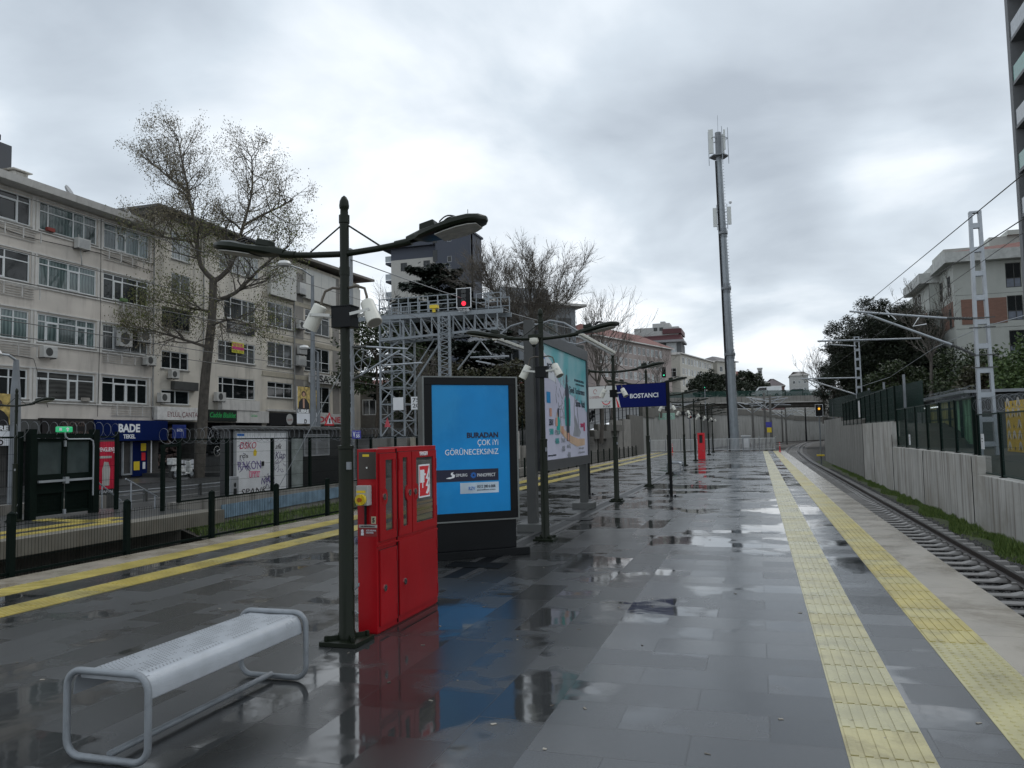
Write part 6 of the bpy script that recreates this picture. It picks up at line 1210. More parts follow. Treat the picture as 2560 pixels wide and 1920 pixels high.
# shop fronts behind the openings, with shutters and lit shelves
sd_ = mat('shop_dark', (.012, .012, .014), .25, var=.4)
for a, b, z0, z1, x, nm, cc in ((23, 28.5, -.4, 2.3, -34.95, 'grey', (.2, .2, .2)),):
    pass
def sign(name, label, a0, z0, a1, z1, base, txts, d=.25, th=.12, cat='shop sign', fr=fr):
    t = thing(name, label, cat, fr((a0+a1)/2, (z0+z1)/2, d)); b = MB().fbox(fr, a0, z0, d-th, a1, z1, d).build('board', base, t, bevel=.01)
    for s, q0, w0, q1, w1, mm, kw in txts: text(fr, s, q0, w0, q1, w1, d, mm, t, **kw)
    return t
navy_b = mat('shop_navy', (.003, .012, .075), .5, var=.3, scale=.5, spec=.1)
sign('shop_sign', 'dark blue shop sign with white bold lettering in two lines', 34.2, 1.85, 39.6, 3.02, navy_b, [('BADE', 35.75, 2.33, 37.35, 2.80, whitet, dict(bold=.04)), ('TEKEL', 36.1, 1.98, 37.0, 2.21, whitet, dict(bold=.03))], .5, .45)
sign('shop_sign', 'small projecting blue shop sign right of the large dark blue one', 38.8, 1.95, 39.9, 2.75, mat('shop_blue', (.012, .03, .18), .4), [('BADE', 39.1, 2.35, 39.55, 2.5, whitet, {})], 1.6, .1)
sign('shop_sign', 'black shop sign with dim brown raised lettering left of the blue one', 30.9, 1.9, 34.1, 3.05, mat('shop_black', (.012, .010, .010), .5), [('CROCUS', 32.1, 2.65, 33.5, 2.9, mat('bronze_letter', (.10, .065, .05), .5), {}), ('HEDİYELİK', 32.0, 2.15, 33.9, 2.45, MATS['bronze_letter'], {})], .4, .3)
sign('shop_sign', 'white shop sign with dark red serif style lettering', 38.85, 3.08, 42.75, 3.88, mat('shop_white', (.66, .65, .63), .5), [('EYLÜL ÇANTA', 39.7, 3.2, 42.4, 3.66, mat('oxblood', (.16, .02, .03), .5), {})], .4, .3)
sign('shop_sign', 'dark shop sign with green script lettering and a thin red line', 43.5, 3.08, 46.4, 3.82, mat('shop_dkgreen', (.01, .018, .014), .5), [('Cadde Bisiklet', 43.6, 3.3, 46.3, 3.66, mat('neon_green', (.03, .38, .10), .5), dict(shear=.25, bold=.02))], .4, .3)
sign('shop_sign', 'beige blank fascia with a small dark green label', 46.45, 3.0, 50.3, 3.85, band, [('Cadde Bisiklet', 48.1, 3.42, 48.9, 3.6, MATS['neon_green'], dict(shear=.25))], .3, .2)
s_ = sign('shop_sign', 'black shop sign carrying a round white badge', 50.4, 2.85, 53.9, 3.78, black, [], .35, .3); MB().ell(fr, 52.9, 3.32, .45, .42, .351, .37).build('badge', MATS['sign_white'], s_); text(fr, 'KAHVE', 52.6, 3.2, 53.2, 3.36, .37, mat('badge_red', (.35, .1, .08), .5), s_)
sign('shop_sign', 'white estate agency sign with large black letters on the pale block', 55.9, 6.35, 60.0, 7.1, MATS['shop_white'], [('KISA', 56.1, 6.42, 58.9, 7.02, black, dict(bold=.04))], .3, .15)
sign('shop_sign', 'white sign with small black lettering right of the estate agency sign', 60.2, 6.3, 63.3, 6.95, MATS['shop_white'], [('İNŞAAT', 60.4, 6.65, 62.6, 6.9, black, dict(bold=.04)), ('0212 567 28 10', 60.4, 6.38, 62.9, 6.56, black, {})], .3, .15)
sign('shop_sign', 'white shop sign with bright red restaurant lettering', 55.0, 3.0, 61.6, 3.85, MATS['shop_white'], [('DÖNER', 57.0, 3.12, 61.3, 3.72, mat('bright_red', (.6, .02, .05), .5), dict(bold=.03))], .45, .3)
sign('office_sign', 'dark grey office sign with three lines of pale lettering behind the tree', 45.8, 9.25, 48.85, 10.0, mat('office_black', (.02, .02, .022), .5), [('KLİNİK PSİKOLOG\nFİZYOTERAPİST\n0532 411 20 76', 46.1, 9.32, 48.6, 9.9, MATS['sign_white'], {})], .1, .08, 'sign')
s_ = sign('window_sign', 'pink and yellow rental notice hung in a window behind the tree', 46.3, 7.85, 47.65, 8.6, mat('notice_yellow', (.55, .52, .05), .5), [('SATILIK', 46.4, 8.35, 47.55, 8.53, mat('notice_pink', (.55, .05, .2), .5), dict(bold=.03)), ('0532 210', 46.4, 7.92, 47.5, 8.02, black, {})], .06, .03, 'sign'); MB().fbox(fr, 46.32, 8.08, .06, 47.63, 8.3, .064).build('pink_band', MATS['notice_pink'], s_)
# shop interiors and goods
t = thing('tobacco_shop', 'tobacco shop entrance with blue panels and yellow price cards', 'shop front', (-34.5, 36.5, 0))
MB().fbox(fr, 34.3, -.3, -.3, 39.0, 1.86, -.02).build('dark_glazing', sd_, t)
MB().fbox(fr, 36.5, -.1, 0, 36.58, 1.8, .1).fbox(fr, 37.15, -.1, 0, 37.22, 1.8, .1).fbox(fr, 36.58, -.1, 0, 37.15, -.02, .1).build('door_frame', galv, t)
MB().fbox(fr, 37.25, -.2, 0, 38.4, 1.8, .08).build('blue_panel', navy_b, t); mb = MB(); mb.fbox(fr, 37.9, 1.25, .08, 38.3, 1.7, .09); mb.fbox(fr, 37.35, .15, .08, 37.8, .65, .09); mb.build('yellow_card', ypaint, t); MB().fbox(fr, 37.95, .7, .08, 38.25, 1.15, .09).build('red_card', redw, t); MB().fbox(fr, 38.05, .2, .08, 38.25, .6, .09).build('white_card', whitet, t)
MB().tube([(-34.3, 38.6, -.3), (-34.3, 38.6, 1.9)], .04, 6).build('pole', white_p, t)
t = thing('bag_shop', 'dim bag and bicycle shop interiors below the cream apartment block', 'shop front', (-34.8, 44, 0)); MB().fbox(fr, 39.3, .0, -1.15, 49.8, 2.98, -1.0).build('dark_glazing', sd_, t)
mb = MB(); r = random.Random(9)
for k in range(60): a = r.uniform(39.6, 42.4); z = r.uniform(.3, 2.5); mb.fbox(fr, a, z, -.9, a+r.uniform(.12, .3), z+r.uniform(.1, .3), -.7)
tag(mb.build('goods', mat('goods_mixed', (.14, .10, .09), .6, var=.9, scale=2.5), t), kind='stuff')
mb = MB()
for k in range(40): a = r.uniform(43.8, 49.5); z = r.uniform(.2, 2.4); mb.fbox(fr, a, z, -.9, a+r.uniform(.08, .4), z+r.uniform(.05, .3), -.7)
tag(mb.build('goods', mat('goods_dark', (.05, .05, .055), .5, var=.9, scale=2.5), t), kind='stuff')
t = thing('restaurant_front', 'dark shuttered shop openings behind the black and red shop signs', 'shop front', (-34.8, 56, 0)); MB().fbox(fr, 50.3, .3, -.7, 61.6, 2.9, -.6).build('dark_glazing', sd_, t)
t = thing('closed_shop', 'dark closed shop front at the far left behind the gate', 'shop front', (-34.8, 28, 0)); MB().fbox(fr, 16.8, -.38, -.5, 34.0, 2.3, -.4).build('dark_glazing', sd_, t); MB().fbox(fr, 16, 1.9, .0, 30.6, 2.9, .6).build('fascia', darksteel, t)
t = thing('poster_pillar', 'red advertising panel with white bottle picture seen through the fence', 'advertising panel', (-19, 19, -.4)); ff = Fr((-18.8, 0, 0), (0, 1, 0))
MB().fbox(ff, 18.85, -.4, -.2, 19.70, 1.78, -.05).build('housing', darksteel, t); MB().fbox(ff, 18.9, .3, -.049, 19.65, 1.72, 0).build('poster', mat('poster_red', (.50, .02, .05), .4), t); text(ff, '[PENGUEN]', 18.95, 1.38, 19.6, 1.55, 0, whitet, t, bold=.02); MB().fbox(ff, 19.05, 1.22, 0, 19.5, 1.29, .004).poly(ff, [(19.15, .4), (19.42, .4), (19.45, .9), (19.38, 1.1), (19.22, 1.12), (19.15, .9)], 0, .004).build('bottle_print', mat('print_grey', (.4, .4, .38), .5), t); text(ff, 'VITAMIN', 19.0, .18, 19.6, .26, -.045, whitet, t)
# scooter
def wheel(mb, c, r, w_=.05, n=18): c = Vector(c); mb.tube([c+Vector((0, math.cos(q*2*PI/n)*r, math.sin(q*2*PI/n)*r)) for q in range(n)], w_, 6, closed=True)
def scooter(x, y, z, label, c):
    t = thing('scooter', label, 'scooter', (x, y, z), 'parked scooters and motorcycles', local=True)
    for yy in (-.62, .62):
        mb = MB(); wheel(mb, (0, yy, .27), .22); w_ = mb.build('wheel', rubber, t, smooth=True); MB().tube([(-.04, yy, .27), (.04, yy, .27)], .13, 12).build('rim', galv, w_)
    MB().hexa([(-.15, -.85, .45), (.15, -.85, .45), (.15, .05, .35), (-.15, .05, .35), (-.13, -.75, .75), (.13, -.75, .75), (.13, .0, .68), (-.13, .0, .68)]).hexa([(-.12, .0, .28), (.12, .0, .28), (.12, .45, .25), (-.12, .45, .25), (-.12, .0, .36), (.12, .0, .36), (.12, .42, .33), (-.12, .42, .33)]).hexa([(-.17, .40, .3), (.17, .40, .3), (.10, .62, .45), (-.10, .62, .45), (-.14, .32, .95), (.14, .32, .95), (.08, .45, .98), (-.08, .45, .98)]).build('body', c, t, bevel=.05, smooth=True)
    MB().box(-.12, -.72, .755, .12, -.02, .84).build('seat', black, t, bevel=.03); MB().tube([(-.32, .26, 1.05), (-.1, .36, 1.0), (.1, .36, 1.0), (.32, .26, 1.05)], .018, 6).tube([(0, .36, 1.0), (0, .62, .3)], .03, 6).build('handlebar', darksteel, t, smooth=True); MB().tube([(0, .44, .88), (0, .48, .88)], .07, 10).build('headlight', whitet, t)
    MB().box(-.2, -1.05, .80, .2, -.70, 1.15).build('top_box', c, t, bevel=.03); return t
sc1 = scooter(-29.6, 35.7, -.28, 'black and white scooter parked on the pavement beside the plane tree', mat('scooter_white', (.55, .56, .55), .3, var=.3, scale=6))
s2 = scooter(-16.0, 62, 1.7, 'black motorcycle parked on the upper street below the white part of the name sign', black_paint); index_kids()
for x, y, z, l in ((-16.3, 68, 2.1, 'second black motorcycle on the upper street, left of the third lamp post'), (-16.1, 74, 2.6, 'third black motorcycle on the upper street, below the blue part of the name sign'), (-16.2, 80, 3.0, 'farthest black motorcycle on the upper street behind the name sign')): clone(s2, (x, y, z), l, .4)
# newspaper stand / crates beside the scooter
t = thing('newspaper_rack', 'white printed cardboard rack standing behind the scooter', 'rack', (-31.5, 37.4, -.28)); MB().box(-31.6, 36.9, -.28, -31.3, 38.6, .75).build('frame', darksteel, t); f2 = Fr((-31.29, 0, 0), (0, 1, 0)); mb = MB()
for k in range(4):
    for j in range(3): mb.fbox(f2, 36.95+k*.42, -.15+j*.3, 0, 37.3+k*.42, .1+j*.3, .02)
mb.build('papers', paper, t)
# bicycles
def bicycle(x, y, z, label, c, rz=0, tilt=0):
    t = thing('bicycle', label, 'bicycle', (x, y, z), 'bicycles at the bicycle shop', local=True); t.rotation_euler = (tilt, 0, rz)
    for yy in (-.5, .5):
        mb = MB(); wheel(mb, (0, yy, .34), .32, .022, 22); w_ = mb.build('wheel', mat('tyre_grey', (.30, .30, .28), .6) if c is white_p else rubber, t); mb = MB()
        for q in range(8): mb.bar((0, yy, .34), (0, yy+.31*math.cos(q*PI/4), .34+.31*math.sin(q*PI/4)), .006)
        mb.build('spokes', galv, w_)
    MB().tube([(0, -.5, .34), (0, -.15, .75), (0, .35, .78), (0, -.02, .32), (0, -.15, .75)], .02, 6).tube([(0, -.5, .34), (0, -.02, .32)], .016, 6).tube([(0, .5, .34), (0, .33, .90)], .018, 6).build('frame', c, t); MB().box(-.06, -.3, .86, .06, -.08, .91).tube([(0, -.18, .72), (0, -.2, .88)], .014, 6).build('saddle', black, t, bevel=.01); MB().tube([(-.25, .28, .95), (0, .33, .92), (.25, .28, .95)], .012, 6).build('handlebar', black, t)
bicycle(-34.1, 44.0, 1.75, 'pale bicycle hung high at the bicycle shop front, above the others', grey_p, 0, .3); bicycle(-34.1, 44.6, .55, 'white bicycle hung low at the shop front, front wheel tilted down', white_p, 0, -.5); bicycle(-33.2, 47.2, .05, 'dark bicycle standing on the pavement beside the graffiti cabin', black_paint, .3)
# street lamps with banners
def street_lamp(x, y, z0, h, label, banner, bl, arm=-1.9, by=(2.26, 3.72)):
    t = thing('street_lamp', label, 'street lamp', (x, y, z0), 'grey street lamps with fashion banners')
    MB().tube([(x, y, z0), (x, y, z0+3.2), (x, y, h)], [.14, .12, .06], 12).build('pole', mat('lamp_pole_grey', (.17, .185, .20), .5), t, smooth=True)
    MB().tube([(x, y, h-.02), (x+.1, y+arm*.5, h+.08), (x, y+arm, h+.10)], .03, 8).build('arm', galv, t); MB().lathe((x, y+arm-.1, h-.02), [(.02, 0), (.20, .02), (.26, .10), (.20, .20), (.04, .24)], 14).build('lamp_head', MATS['sign_white'], t, smooth=True)
    f = Fr((x-.25, y, 0), (.92, .39, 0)) if 0 else Fr((x+.0, y, 0), (0, 1, 0))
    b0, b1, z0_, z1_ = banner; b = thing('banner', bl, 'banner', f((b0+b1)/2-y+0, z0_, .2)); o_ = -y; W_ = b1-b0; H_ = z1_-z0_; A_ = b0+o_
    MB().fbox(f, A_, z0_, -.01, A_+W_, z1_, .01).build('cloth', paper, b)
    MB().fbox(f, A_, z0_+H_*.40, .0105, A_+W_, z1_, .012).build('golden_ground', mat('banner_gold', (.42, .31, .10), .5, var=.6, scale=7), b); P = lambda u, v: (A_+W_*u, z0_+H_*v)
    MB().poly(f, [P(.08, .40), P(.12, .58), (P(.30, .66)), P(.42, .69), P(.60, .69), P(.75, .65), P(.93, .55), P(.97, .40)], .013, .014).build('dark_blazer', black, b); MB().poly(f, [P(.44, .42), P(.56, .42), P(.57, .68), P(.42, .68)], .0145, .0155).ell(f, P(.5, .79)[0], P(.5, .79)[1], W_*.10, H_*.055, .0165, .0175).build('skin', mat('print_skin', (.45, .26, .18), .5), b); MB().ell(f, P(.5, .81)[0], P(.5, .81)[1], W_*.17, H_*.08, .0145, .0155).build('hair', mat('print_hair', (.05, .025, .02), .5), b)
    MB().fbox(f, A_, z0_+H_*.28, .0105, A_+W_, z0_+H_*.398, .012).build('dark_band', black, b); text(f, 'LIBRE', P(.08, 0)[0], z0_+H_*.29, P(.94, 0)[0], z0_+H_*.385, .012, whitet, b, bold=.04); text(f, 'D', P(.55, 0)[0], z0_+.01, P(.75, 0)[0], z0_+H_*.12, .0105, black, b, bold=.04)
street_lamp(-17.0, 28.0, -.4, 8.3, 'tall grey street lamp rising behind the graffiti cabin', (26.85, 27.75, 2.3, 3.75), 'larger golden fashion banner on the street lamp behind the cabin')
street_lamp(-21.5, 35.9, -.4, 6.2, 'farther thin grey street lamp just left of the nearest lamp post', (35.0, 35.75, 2.6, 4.2), 'smaller golden fashion banner on the farther street lamp', -1.2)
street_lamp(-17.3, 14.9, -.4, 3.75, 'grey street lamp at the far left behind the opposite platform fence', (14.1, 14.75, 1.65, 2.9), 'golden fashion banner on the far left street lamp', -.6)
t = thing('warning_sign', 'red edged triangular road sign in front of the restaurant sign', 'road sign', (-20, 34.5, 2.5)); f2 = Fr((-20, 0, 0), (0, 1, 0)); MB().poly(f2, [(34.0, 2.35), (34.9, 2.35), (34.45, 3.0)], -.02, 0).build('border', redw, t); MB().poly(f2, [(34.16, 2.43), (34.74, 2.43), (34.45, 2.87)], 0, .006).build('field', whitet, t); MB().fbox(f2, 34.4, 2.47, .006, 34.52, 2.7, .01).build('symbol', black, t); MB().tube([(-20.04, 34.45, -.4), (-20.04, 34.45, 2.6)], .03, 6).build('post', galv_d, t)

# ================================================================== trees
def limb(mb, pts, r0, r1, n=7): k = len(pts); mb.tube(pts, [r0+(r1-r0)*i/(k-1) for i in range(k)], n)
def smooth_path(P, step=.5): return catmull(P, step)
def sprout(mb, tips, p, d, L, r, depth, rg, up=.12, spread=.8, nseg=4, kids=3, nmin=3, shrink=.62, mnr=.008):
    """a branch that wanders and forks; tips collects the ends for leaves"""
    pts = [p]; q = p.copy(); dd = d.normalized()
    for i in range(nseg):
        dd = (dd+Vector((rg.gauss(0, .16), rg.gauss(0, .16), rg.gauss(0, .14)+up*.5))).normalized(); q = q+dd*L/nseg; pts.append(q.copy())
    limb(mb, pts, r, r*.45, 5 if r > .04 else 3)
    if depth == 0: tips.append((pts[-1], dd)); tips.append((pts[len(pts)//2], dd)); return
    for k in range(kids):
        i = rg.randint(1, nseg); b = pts[i]; v = Vector((rg.gauss(0, 1), rg.gauss(0, 1), rg.gauss(.1, .7))); v = (v-dd*v.dot(dd)).normalized()
        sprout(mb, tips, b, (dd+v*spread*rg.uniform(.6, 1.2)).normalized(), L*shrink*rg.uniform(.75, 1.15), max(r*.5, mnr), depth-1, rg, up, spread, 3 if depth < 2 else nseg, kids, nmin, shrink, mnr)
    sprout(mb, tips, pts[-1], dd, L*shrink, max(r*.42, mnr), depth-1, rg, up, spread, 3, kids, nmin, shrink, mnr)
def tufts(mb, tips, n, size, rg, droop=.3, rad=.25):
    for p, d in tips:
        for _ in range(n):
            c = p+Vector((rg.gauss(0, rad), rg.gauss(0, rad), rg.gauss(0, rad)-droop*rg.random()*.4)); u = Vector((rg.gauss(0, .6), rg.gauss(0, .6), rg.gauss(-droop, .7))).normalized(); v = u.orthogonal().normalized(); s = size*rg.uniform(.5, 1.3)
            mb.add([c-u*s*.5, c+v*s*.22, c+u*s*.5, c-v*s*.22], [(0, 1, 2, 3)])
V = Vector
# tall plane tree
rg = random.Random(41); t = thing('plane_tree', 'tall leaning plane tree, almost bare with green tufts, before the cream block', 'tree', (-29.8, 37.2, -.3)); Y = 37.2
mb = MB(); tips = []
trunk = smooth_path([V((-29.83, Y, -.5)), V((-29.65, Y, 2.0)), V((-29.45, Y, 5.0)), V((-29.0, Y, 8.6)), V((-28.92, Y, 10.9))]); limb(mb, trunk, .31, .21, 12)
limbs = [([(-28.92, Y, 10.8), (-29.6, Y-.2, 11.6), (-29.8, Y-.3, 13.1), (-30.4, Y-.4, 16.3), (-30.9, Y-.3, 18.0), (-31.4, Y, 19.4)], .15, 1.7, 1.0), ([(-28.9, Y, 10.7), (-28.1, Y+.3, 11.4), (-27.5, Y+.4, 13.1), (-26.8, Y+.5, 15.5), (-26.8, Y+.6, 16.8), (-26.7, Y+.4, 17.7)], .15, 1.7, 1.0),
  ([(-27.3, Y+.4, 13.8), (-26.2, Y+.7, 14.4), (-25.0, Y+.4, 14.6), (-23.9, Y+.2, 14.9)], .09, 1.3, .8), ([(-28.8, Y, 9.6), (-27.3, Y-.2, 9.9), (-25.5, Y-.3, 11.2), (-23.9, Y-.2, 12.2)], .13, 1.5, .7),
  ([(-29.3, Y, 7.0), (-31.0, Y-.5, 7.6), (-33.0, Y-.8, 8.2)], .09, 1.3, .6), ([(-29.0, Y, 9.0), (-30.9, Y+.5, 9.4), (-32.6, Y+.4, 9.9)], .08, 1.3, .7), ([(-29.8, Y-.3, 13.0), (-31.6, Y-.9, 13.3), (-33.2, Y-.8, 14.3)], .09, 1.4, .8), ([(-29.1, Y, 8.2), (-27.0, Y-.8, 8.3), (-25.2, Y-1.0, 7.6)], .08, 1.3, .6), ([(-30.3, Y-.4, 15.8), (-31.9, Y-.2, 17.0), (-33.4, Y, 18.2)], .07, 1.3, .8)]
low = []
for k, (P, r0, L, w_) in enumerate(limbs):
    pp = smooth_path([V(p) for p in P], .45); limb(mb, pp, r0, .03, 8); tp = []
    for i in range(2, len(pp)):
        f = i/len(pp)
        for _ in range(3 if i % 2 else 2):
            d = V((rg.gauss(0, 1), rg.gauss(0, .8), rg.gauss(.25, .6))).normalized()
            sprout(mb, tp, pp[i], (d+(pp[i]-pp[i-1]).normalized()*.6).normalized(), L*(1.25-f*.55)*rg.uniform(.8, 1.15), .045*(1.2-f*.6), 2, rg, .10, .9, 4, 2)
    (low if k in (3, 4, 5, 7) else tips).extend(tp)
mb.build('trunk', wood_p, t)
mb = MB(); tufts(mb, tips, 12, .088, rg, 1.0, .17); tufts(mb, low, 5, .09, rg, .9, .22); tag(mb.build('seed_heads', catkin, t), kind='stuff')
gtips = [x for x in tips+low if x[0].z < 14.0 and x[0].x < -27.5 and x[0].z > 8.3]+[x for x in low if x[0].x > -26 and rg.random() < .5]; mb = MB(); tufts(mb, gtips, 9, .12, rg, .7, .36); tag(mb.build('young_foliage', budg, t), kind='stuff')
# bare winter trees
def bare_tree(base, h, spread, seed, label, group=None, leafy=0, rtr=.28, kids=3, fork=.4, depth=3, tw=.013, up=.22, lf=.30):
    rg = random.Random(seed); t = thing('bare_tree', label, 'tree', base, group); mb = MB(); tips = []; x, y, z = base; f = V((x+rg.uniform(-.3, .3), y, z+h*fork)); limb(mb, smooth_path([V((x, y, z-.3)), V((x+rg.uniform(-.2, .2), y, z+h*fork*.5)), f], .8), rtr, rtr*.7, 9)
    for k in range(6):
        a = k*PI/3+rg.uniform(-.3, .3); d = V((math.cos(a)*spread, math.sin(a)*spread*.8, 1)).normalized() if k else V((.05, 0, 1))
        sprout(mb, tips, f-V((0, 0, rg.uniform(0, h*.08))), d, h*lf, rtr*.38, depth, rg, up, .66, 5, kids, shrink=.66, mnr=tw)
    mb.build('trunk', wood_g, t); mb = MB(); tufts(mb, tips, leafy or 1, .07, rg, .2, .12); tag(mb.build('buds', catkin, t), kind='stuff'); return t
bare_tree((-17.0, 60, 1.0), 17.0, .72, 5, 'tall bare tree with upswept twigs between the gantry and the billboard', 'bare trees beyond the left walls', rtr=.30, kids=5, fork=.50, depth=4, up=.12, lf=.215)
bare_tree((-12.6, 66, 1.2), 12.5, .6, 8, 'smaller bare tree standing right of the tallest bare one', 'bare trees beyond the left walls', rtr=.18, kids=4, depth=3)
bare_tree((-15.5, 88, 3.0), 10.5, .8, 12, 'tangled bare tree before the red roofed apartment block', 'bare trees beyond the left walls', rtr=.2)
bare_tree((-20.5, 47, 0.2), 6.8, .8, 15, 'low bare tree behind the gantry tower, left of the poster stand', 'bare trees beyond the left walls', rtr=.2)
bare_tree((-28.5, 62, 1.0), 13.5, .5, 18, 'thin bare tree just right of the nearest lamp post top', 'bare trees beyond the left walls', rtr=.14)
bare_tree((-12, 105, 4.0), 9, .8, 19, 'bare tree in front of the pale street houses', 'bare trees beyond the left walls', rtr=.16)
bare_tree((10.9, 58, 2.3), 8.3, .6, 23, 'slender pale trunked tree before the dark pine on the right', None, 2, .13, fork=.5)
bare_tree((6.6, 88, 2.6), 7.5, .9, 27, 'bare bushy tree at the left foot of the dark pine', None, 1, .15)
# cedar behind the gantry
rg = random.Random(77); t = thing('cedar_tree', 'dark spreading cedar rising above the signal gantry', 'tree', (-23.5, 60, 1.0)); x, y, z0 = -24.3, 60, 1.0
mb = MB(); limb(mb, [V((x, y, z0)), V((x+.2, y, 8)), V((x-.3, y, 13)), V((x-1.4, y, 15.8))], .45, .06, 10); lf = MB()
for lv in range(9):
    z = 5.2+lv*1.20; R = 6.9*(1-((lv-1.4)/9)**1.5 if lv > 1.4 else 1)*rg.uniform(.85, 1.1); nb = 12
    for k in range(nb):
        a = 2*PI*k/nb+rg.uniform(-.3, .3); q = R*rg.uniform(.7, 1.1); e_ = V((x+math.cos(a)*q-lv*.07, y+math.sin(a)*q, z+rg.uniform(-.2, .9))); s = V((x-lv*.07, y, z-.3)); mid = s.lerp(e_, .5)+V((0, 0, .35)); limb(mb, [s, mid, e_], .07, .02, 4)
        for i in range(330):
            f = rg.random()**.6; c = (s.lerp(mid, f*2) if f < .5 else mid.lerp(e_, f*2-1)); w_ = .9*(.35+f*.8); side = V((-math.sin(a), math.cos(a), 0)); c = c+side*rg.gauss(0, w_*.5)+V((0, 0, -abs(rg.gauss(0, .16))+.05)); u = (V((math.cos(a), math.sin(a), 0))*.8+side*rg.gauss(0, .6)+V((0, 0, rg.gauss(-.35, .3)))).normalized(); v = u.cross(V((rg.gauss(0, .4), rg.gauss(0, .4), 1))).normalized(); s_ = rg.uniform(.3, .65); lf.add([c-u*s_*.5, c+v*s_*.2, c+u*s_*.5, c-v*s_*.2], [(0, 1, 2, 3)])
mb.build('trunk', wood, t); lf.build('crown', cedar, t)
# big pine on the right and its neighbours
def crown_tree(name, label, base, trunk_top, ells, n, size, lm, seed, group=None, cr=.75, trunk_r=.3, asp=.28):
    rg = random.Random(seed); t = thing(name, label, 'tree', base, group); mb = MB(); limb(mb, [V(base), V(base).lerp(V(trunk_top), .5)+V((.2, 0, 0)), V(trunk_top)], trunk_r, trunk_r*.4, 9); cl = []
    for ex, ey, ez, rx, ry, rz in ells:
        m = max(10, int(rx*rz*8))
        for _ in range(m):
            a, b = rg.random()*2*PI, math.acos(rg.uniform(-.8, 1)); q = rg.uniform(.35, 1.0)**.6; c = V((ex+rx*q*math.sin(b)*math.cos(a), ey+ry*q*math.sin(b)*math.sin(a), ez+rz*q*math.cos(b))); cl.append((c.x, c.y, c.z, cr*rg.uniform(.6, 1.3), .75))
            if rg.random() < .5: limb(mb, [V(trunk_top).lerp(V((ex, ey, ez)), .5), c], .05, .015, 3)
    mb.build('trunk', wood, t); lf = MB(); leafcloud(lf, cl, n, size, rg, asp); lf.build('crown', lm, t); return t
crown_tree('pine_tree', 'huge dark round crowned pine behind the right wall', (11.5, 76, 2.4), (11.3, 76, 9.5), [(10.1, 76, 9.1, 4.0, 3.9, 4.1), (13.0, 77, 8.7, 3.7, 3.6, 3.9), (8.6, 76, 7.0, 3.0, 3, 3.0), (14.5, 76, 5.5, 3, 3, 3), (11.5, 75, 5.5, 4.5, 3, 3), (11.3, 76, 8, 3, 3, 3.4), (10.5, 75, 6, 3, 2.5, 3)], 150000, .25, pine, 3, cr=.8, trunk_r=.5, asp=.13)
crown_tree('evergreen_tree', 'dark ragged evergreen at the left foot of the big pine', (7.8, 84, 2.5), (7.8, 84, 5), [(7.6, 84, 5.5, 2.0, 2, 3.2), (8.0, 84, 8.4, 1.1, 1, 1.6)], 26000, .22, pine, 4, asp=.12)
crown_tree('leafy_tree', 'yellow green leafy tree at the right edge behind the mural', (12.0, 40, 1.0), (12, 40, 4), [(11.6, 40, 3.9, 1.6, 1.6, 1.5), (12.3, 40, 5.0, 1.2, 1.2, 1.3), (10.6, 39, 3.2, 1.0, 1, 1.0)], 9000, .16, bushl, 5)
for i, (b, e_, m, sd2, l) in enumerate([((13.5, 55, 2), (13.2, 55, 4.2, 2.6, 2, 2.0), bush, 6, 'dark leafy shrub tree between the big pine and the near lattice mast'), ((14.6, 62, 2), (14.2, 62, 4.8, 2.6, 2, 2.2), bush, 7, 'dark shrub tree below the grey apartment block'), ((9.6, 62, 2), (9.8, 62, 4.3, 2.2, 2, 2.0), bush, 8, 'dark shrub below the left side of the big pine, behind the screen'), ((12.2, 47, 1.6), (11.9, 47, 3.8, 1.7, 1.5, 1.3), drybush, 9, 'brownish shrub above the entrance hall roof')]):
    crown_tree('shrub', l, b, (e_[0], e_[1], e_[2]), [e_], 9000, .19, m, sd2, 'dark shrubs behind the right wall', trunk_r=.12)
crown_tree('pine_tree', 'rounded dark pine left of the cell tower beyond the bridge', (-8.6, 165, 8), (-8.6, 165, 12), [(-9.3, 165, 12.2, 2.6, 2.6, 1.9), (-7.2, 165, 12.0, 2.2, 2.2, 1.7), (-11.3, 164, 11.2, 1.8, 2, 1.6), (-9, 163, 10.2, 3.6, 2, 1.6)], 9000, .42, pine, 31, 'pines beyond the bridge')
crown_tree('pine_tree', 'rounded dark pine right of the cell tower beyond the bridge', (-2, 165, 8), (-2, 165, 12), [(-2.4, 165, 12.2, 2.4, 2.4, 1.6), (-.3, 165, 11.6, 2.2, 2.2, 1.5), (-4.2, 165, 11.2, 1.6, 2, 1.5), (-1.5, 163, 10.2, 3.4, 2, 1.3), (1.5, 164, 10.2, 1.6, 2, 1.0)], 9000, .42, pine, 32, 'pines beyond the bridge')
# dark greenery and creeper behind the gantry
for i, (b, e_, m, l) in enumerate([((-24.5, 48, .5), (-24.3, 48, 7.0, 3.2, 2, 3.4), bush, 'dull green leafy tree right behind the nearest lamp post'), ((-21, 52, .5), (-20.6, 52, 4.2, 3.4, 2, 3.0), drybush, 'brownish thicket behind the gantry tower'), ((-16.5, 54, .8), (-16.3, 54, 4.2, 3.0, 2, 2.8), drybush, 'brown bushes behind the gantry post, above the poster stand'), ((-15.6, 64, 1.6), (-15.3, 64, 4.8, 2.2, 2, 3.0), drybush, 'dark bush between the poster stand and the billboard'), ((-30.5, 68, 1), (-30, 68, 6.5, 3.2, 2, 4.8), bush, 'green bushy tree beyond the end of the pale apartment block')]):
    crown_tree('thicket', l, b, (e_[0], e_[1], e_[2]), [e_], 8000, .22, m, 50+i, 'thickets along the upper street', trunk_r=.15)

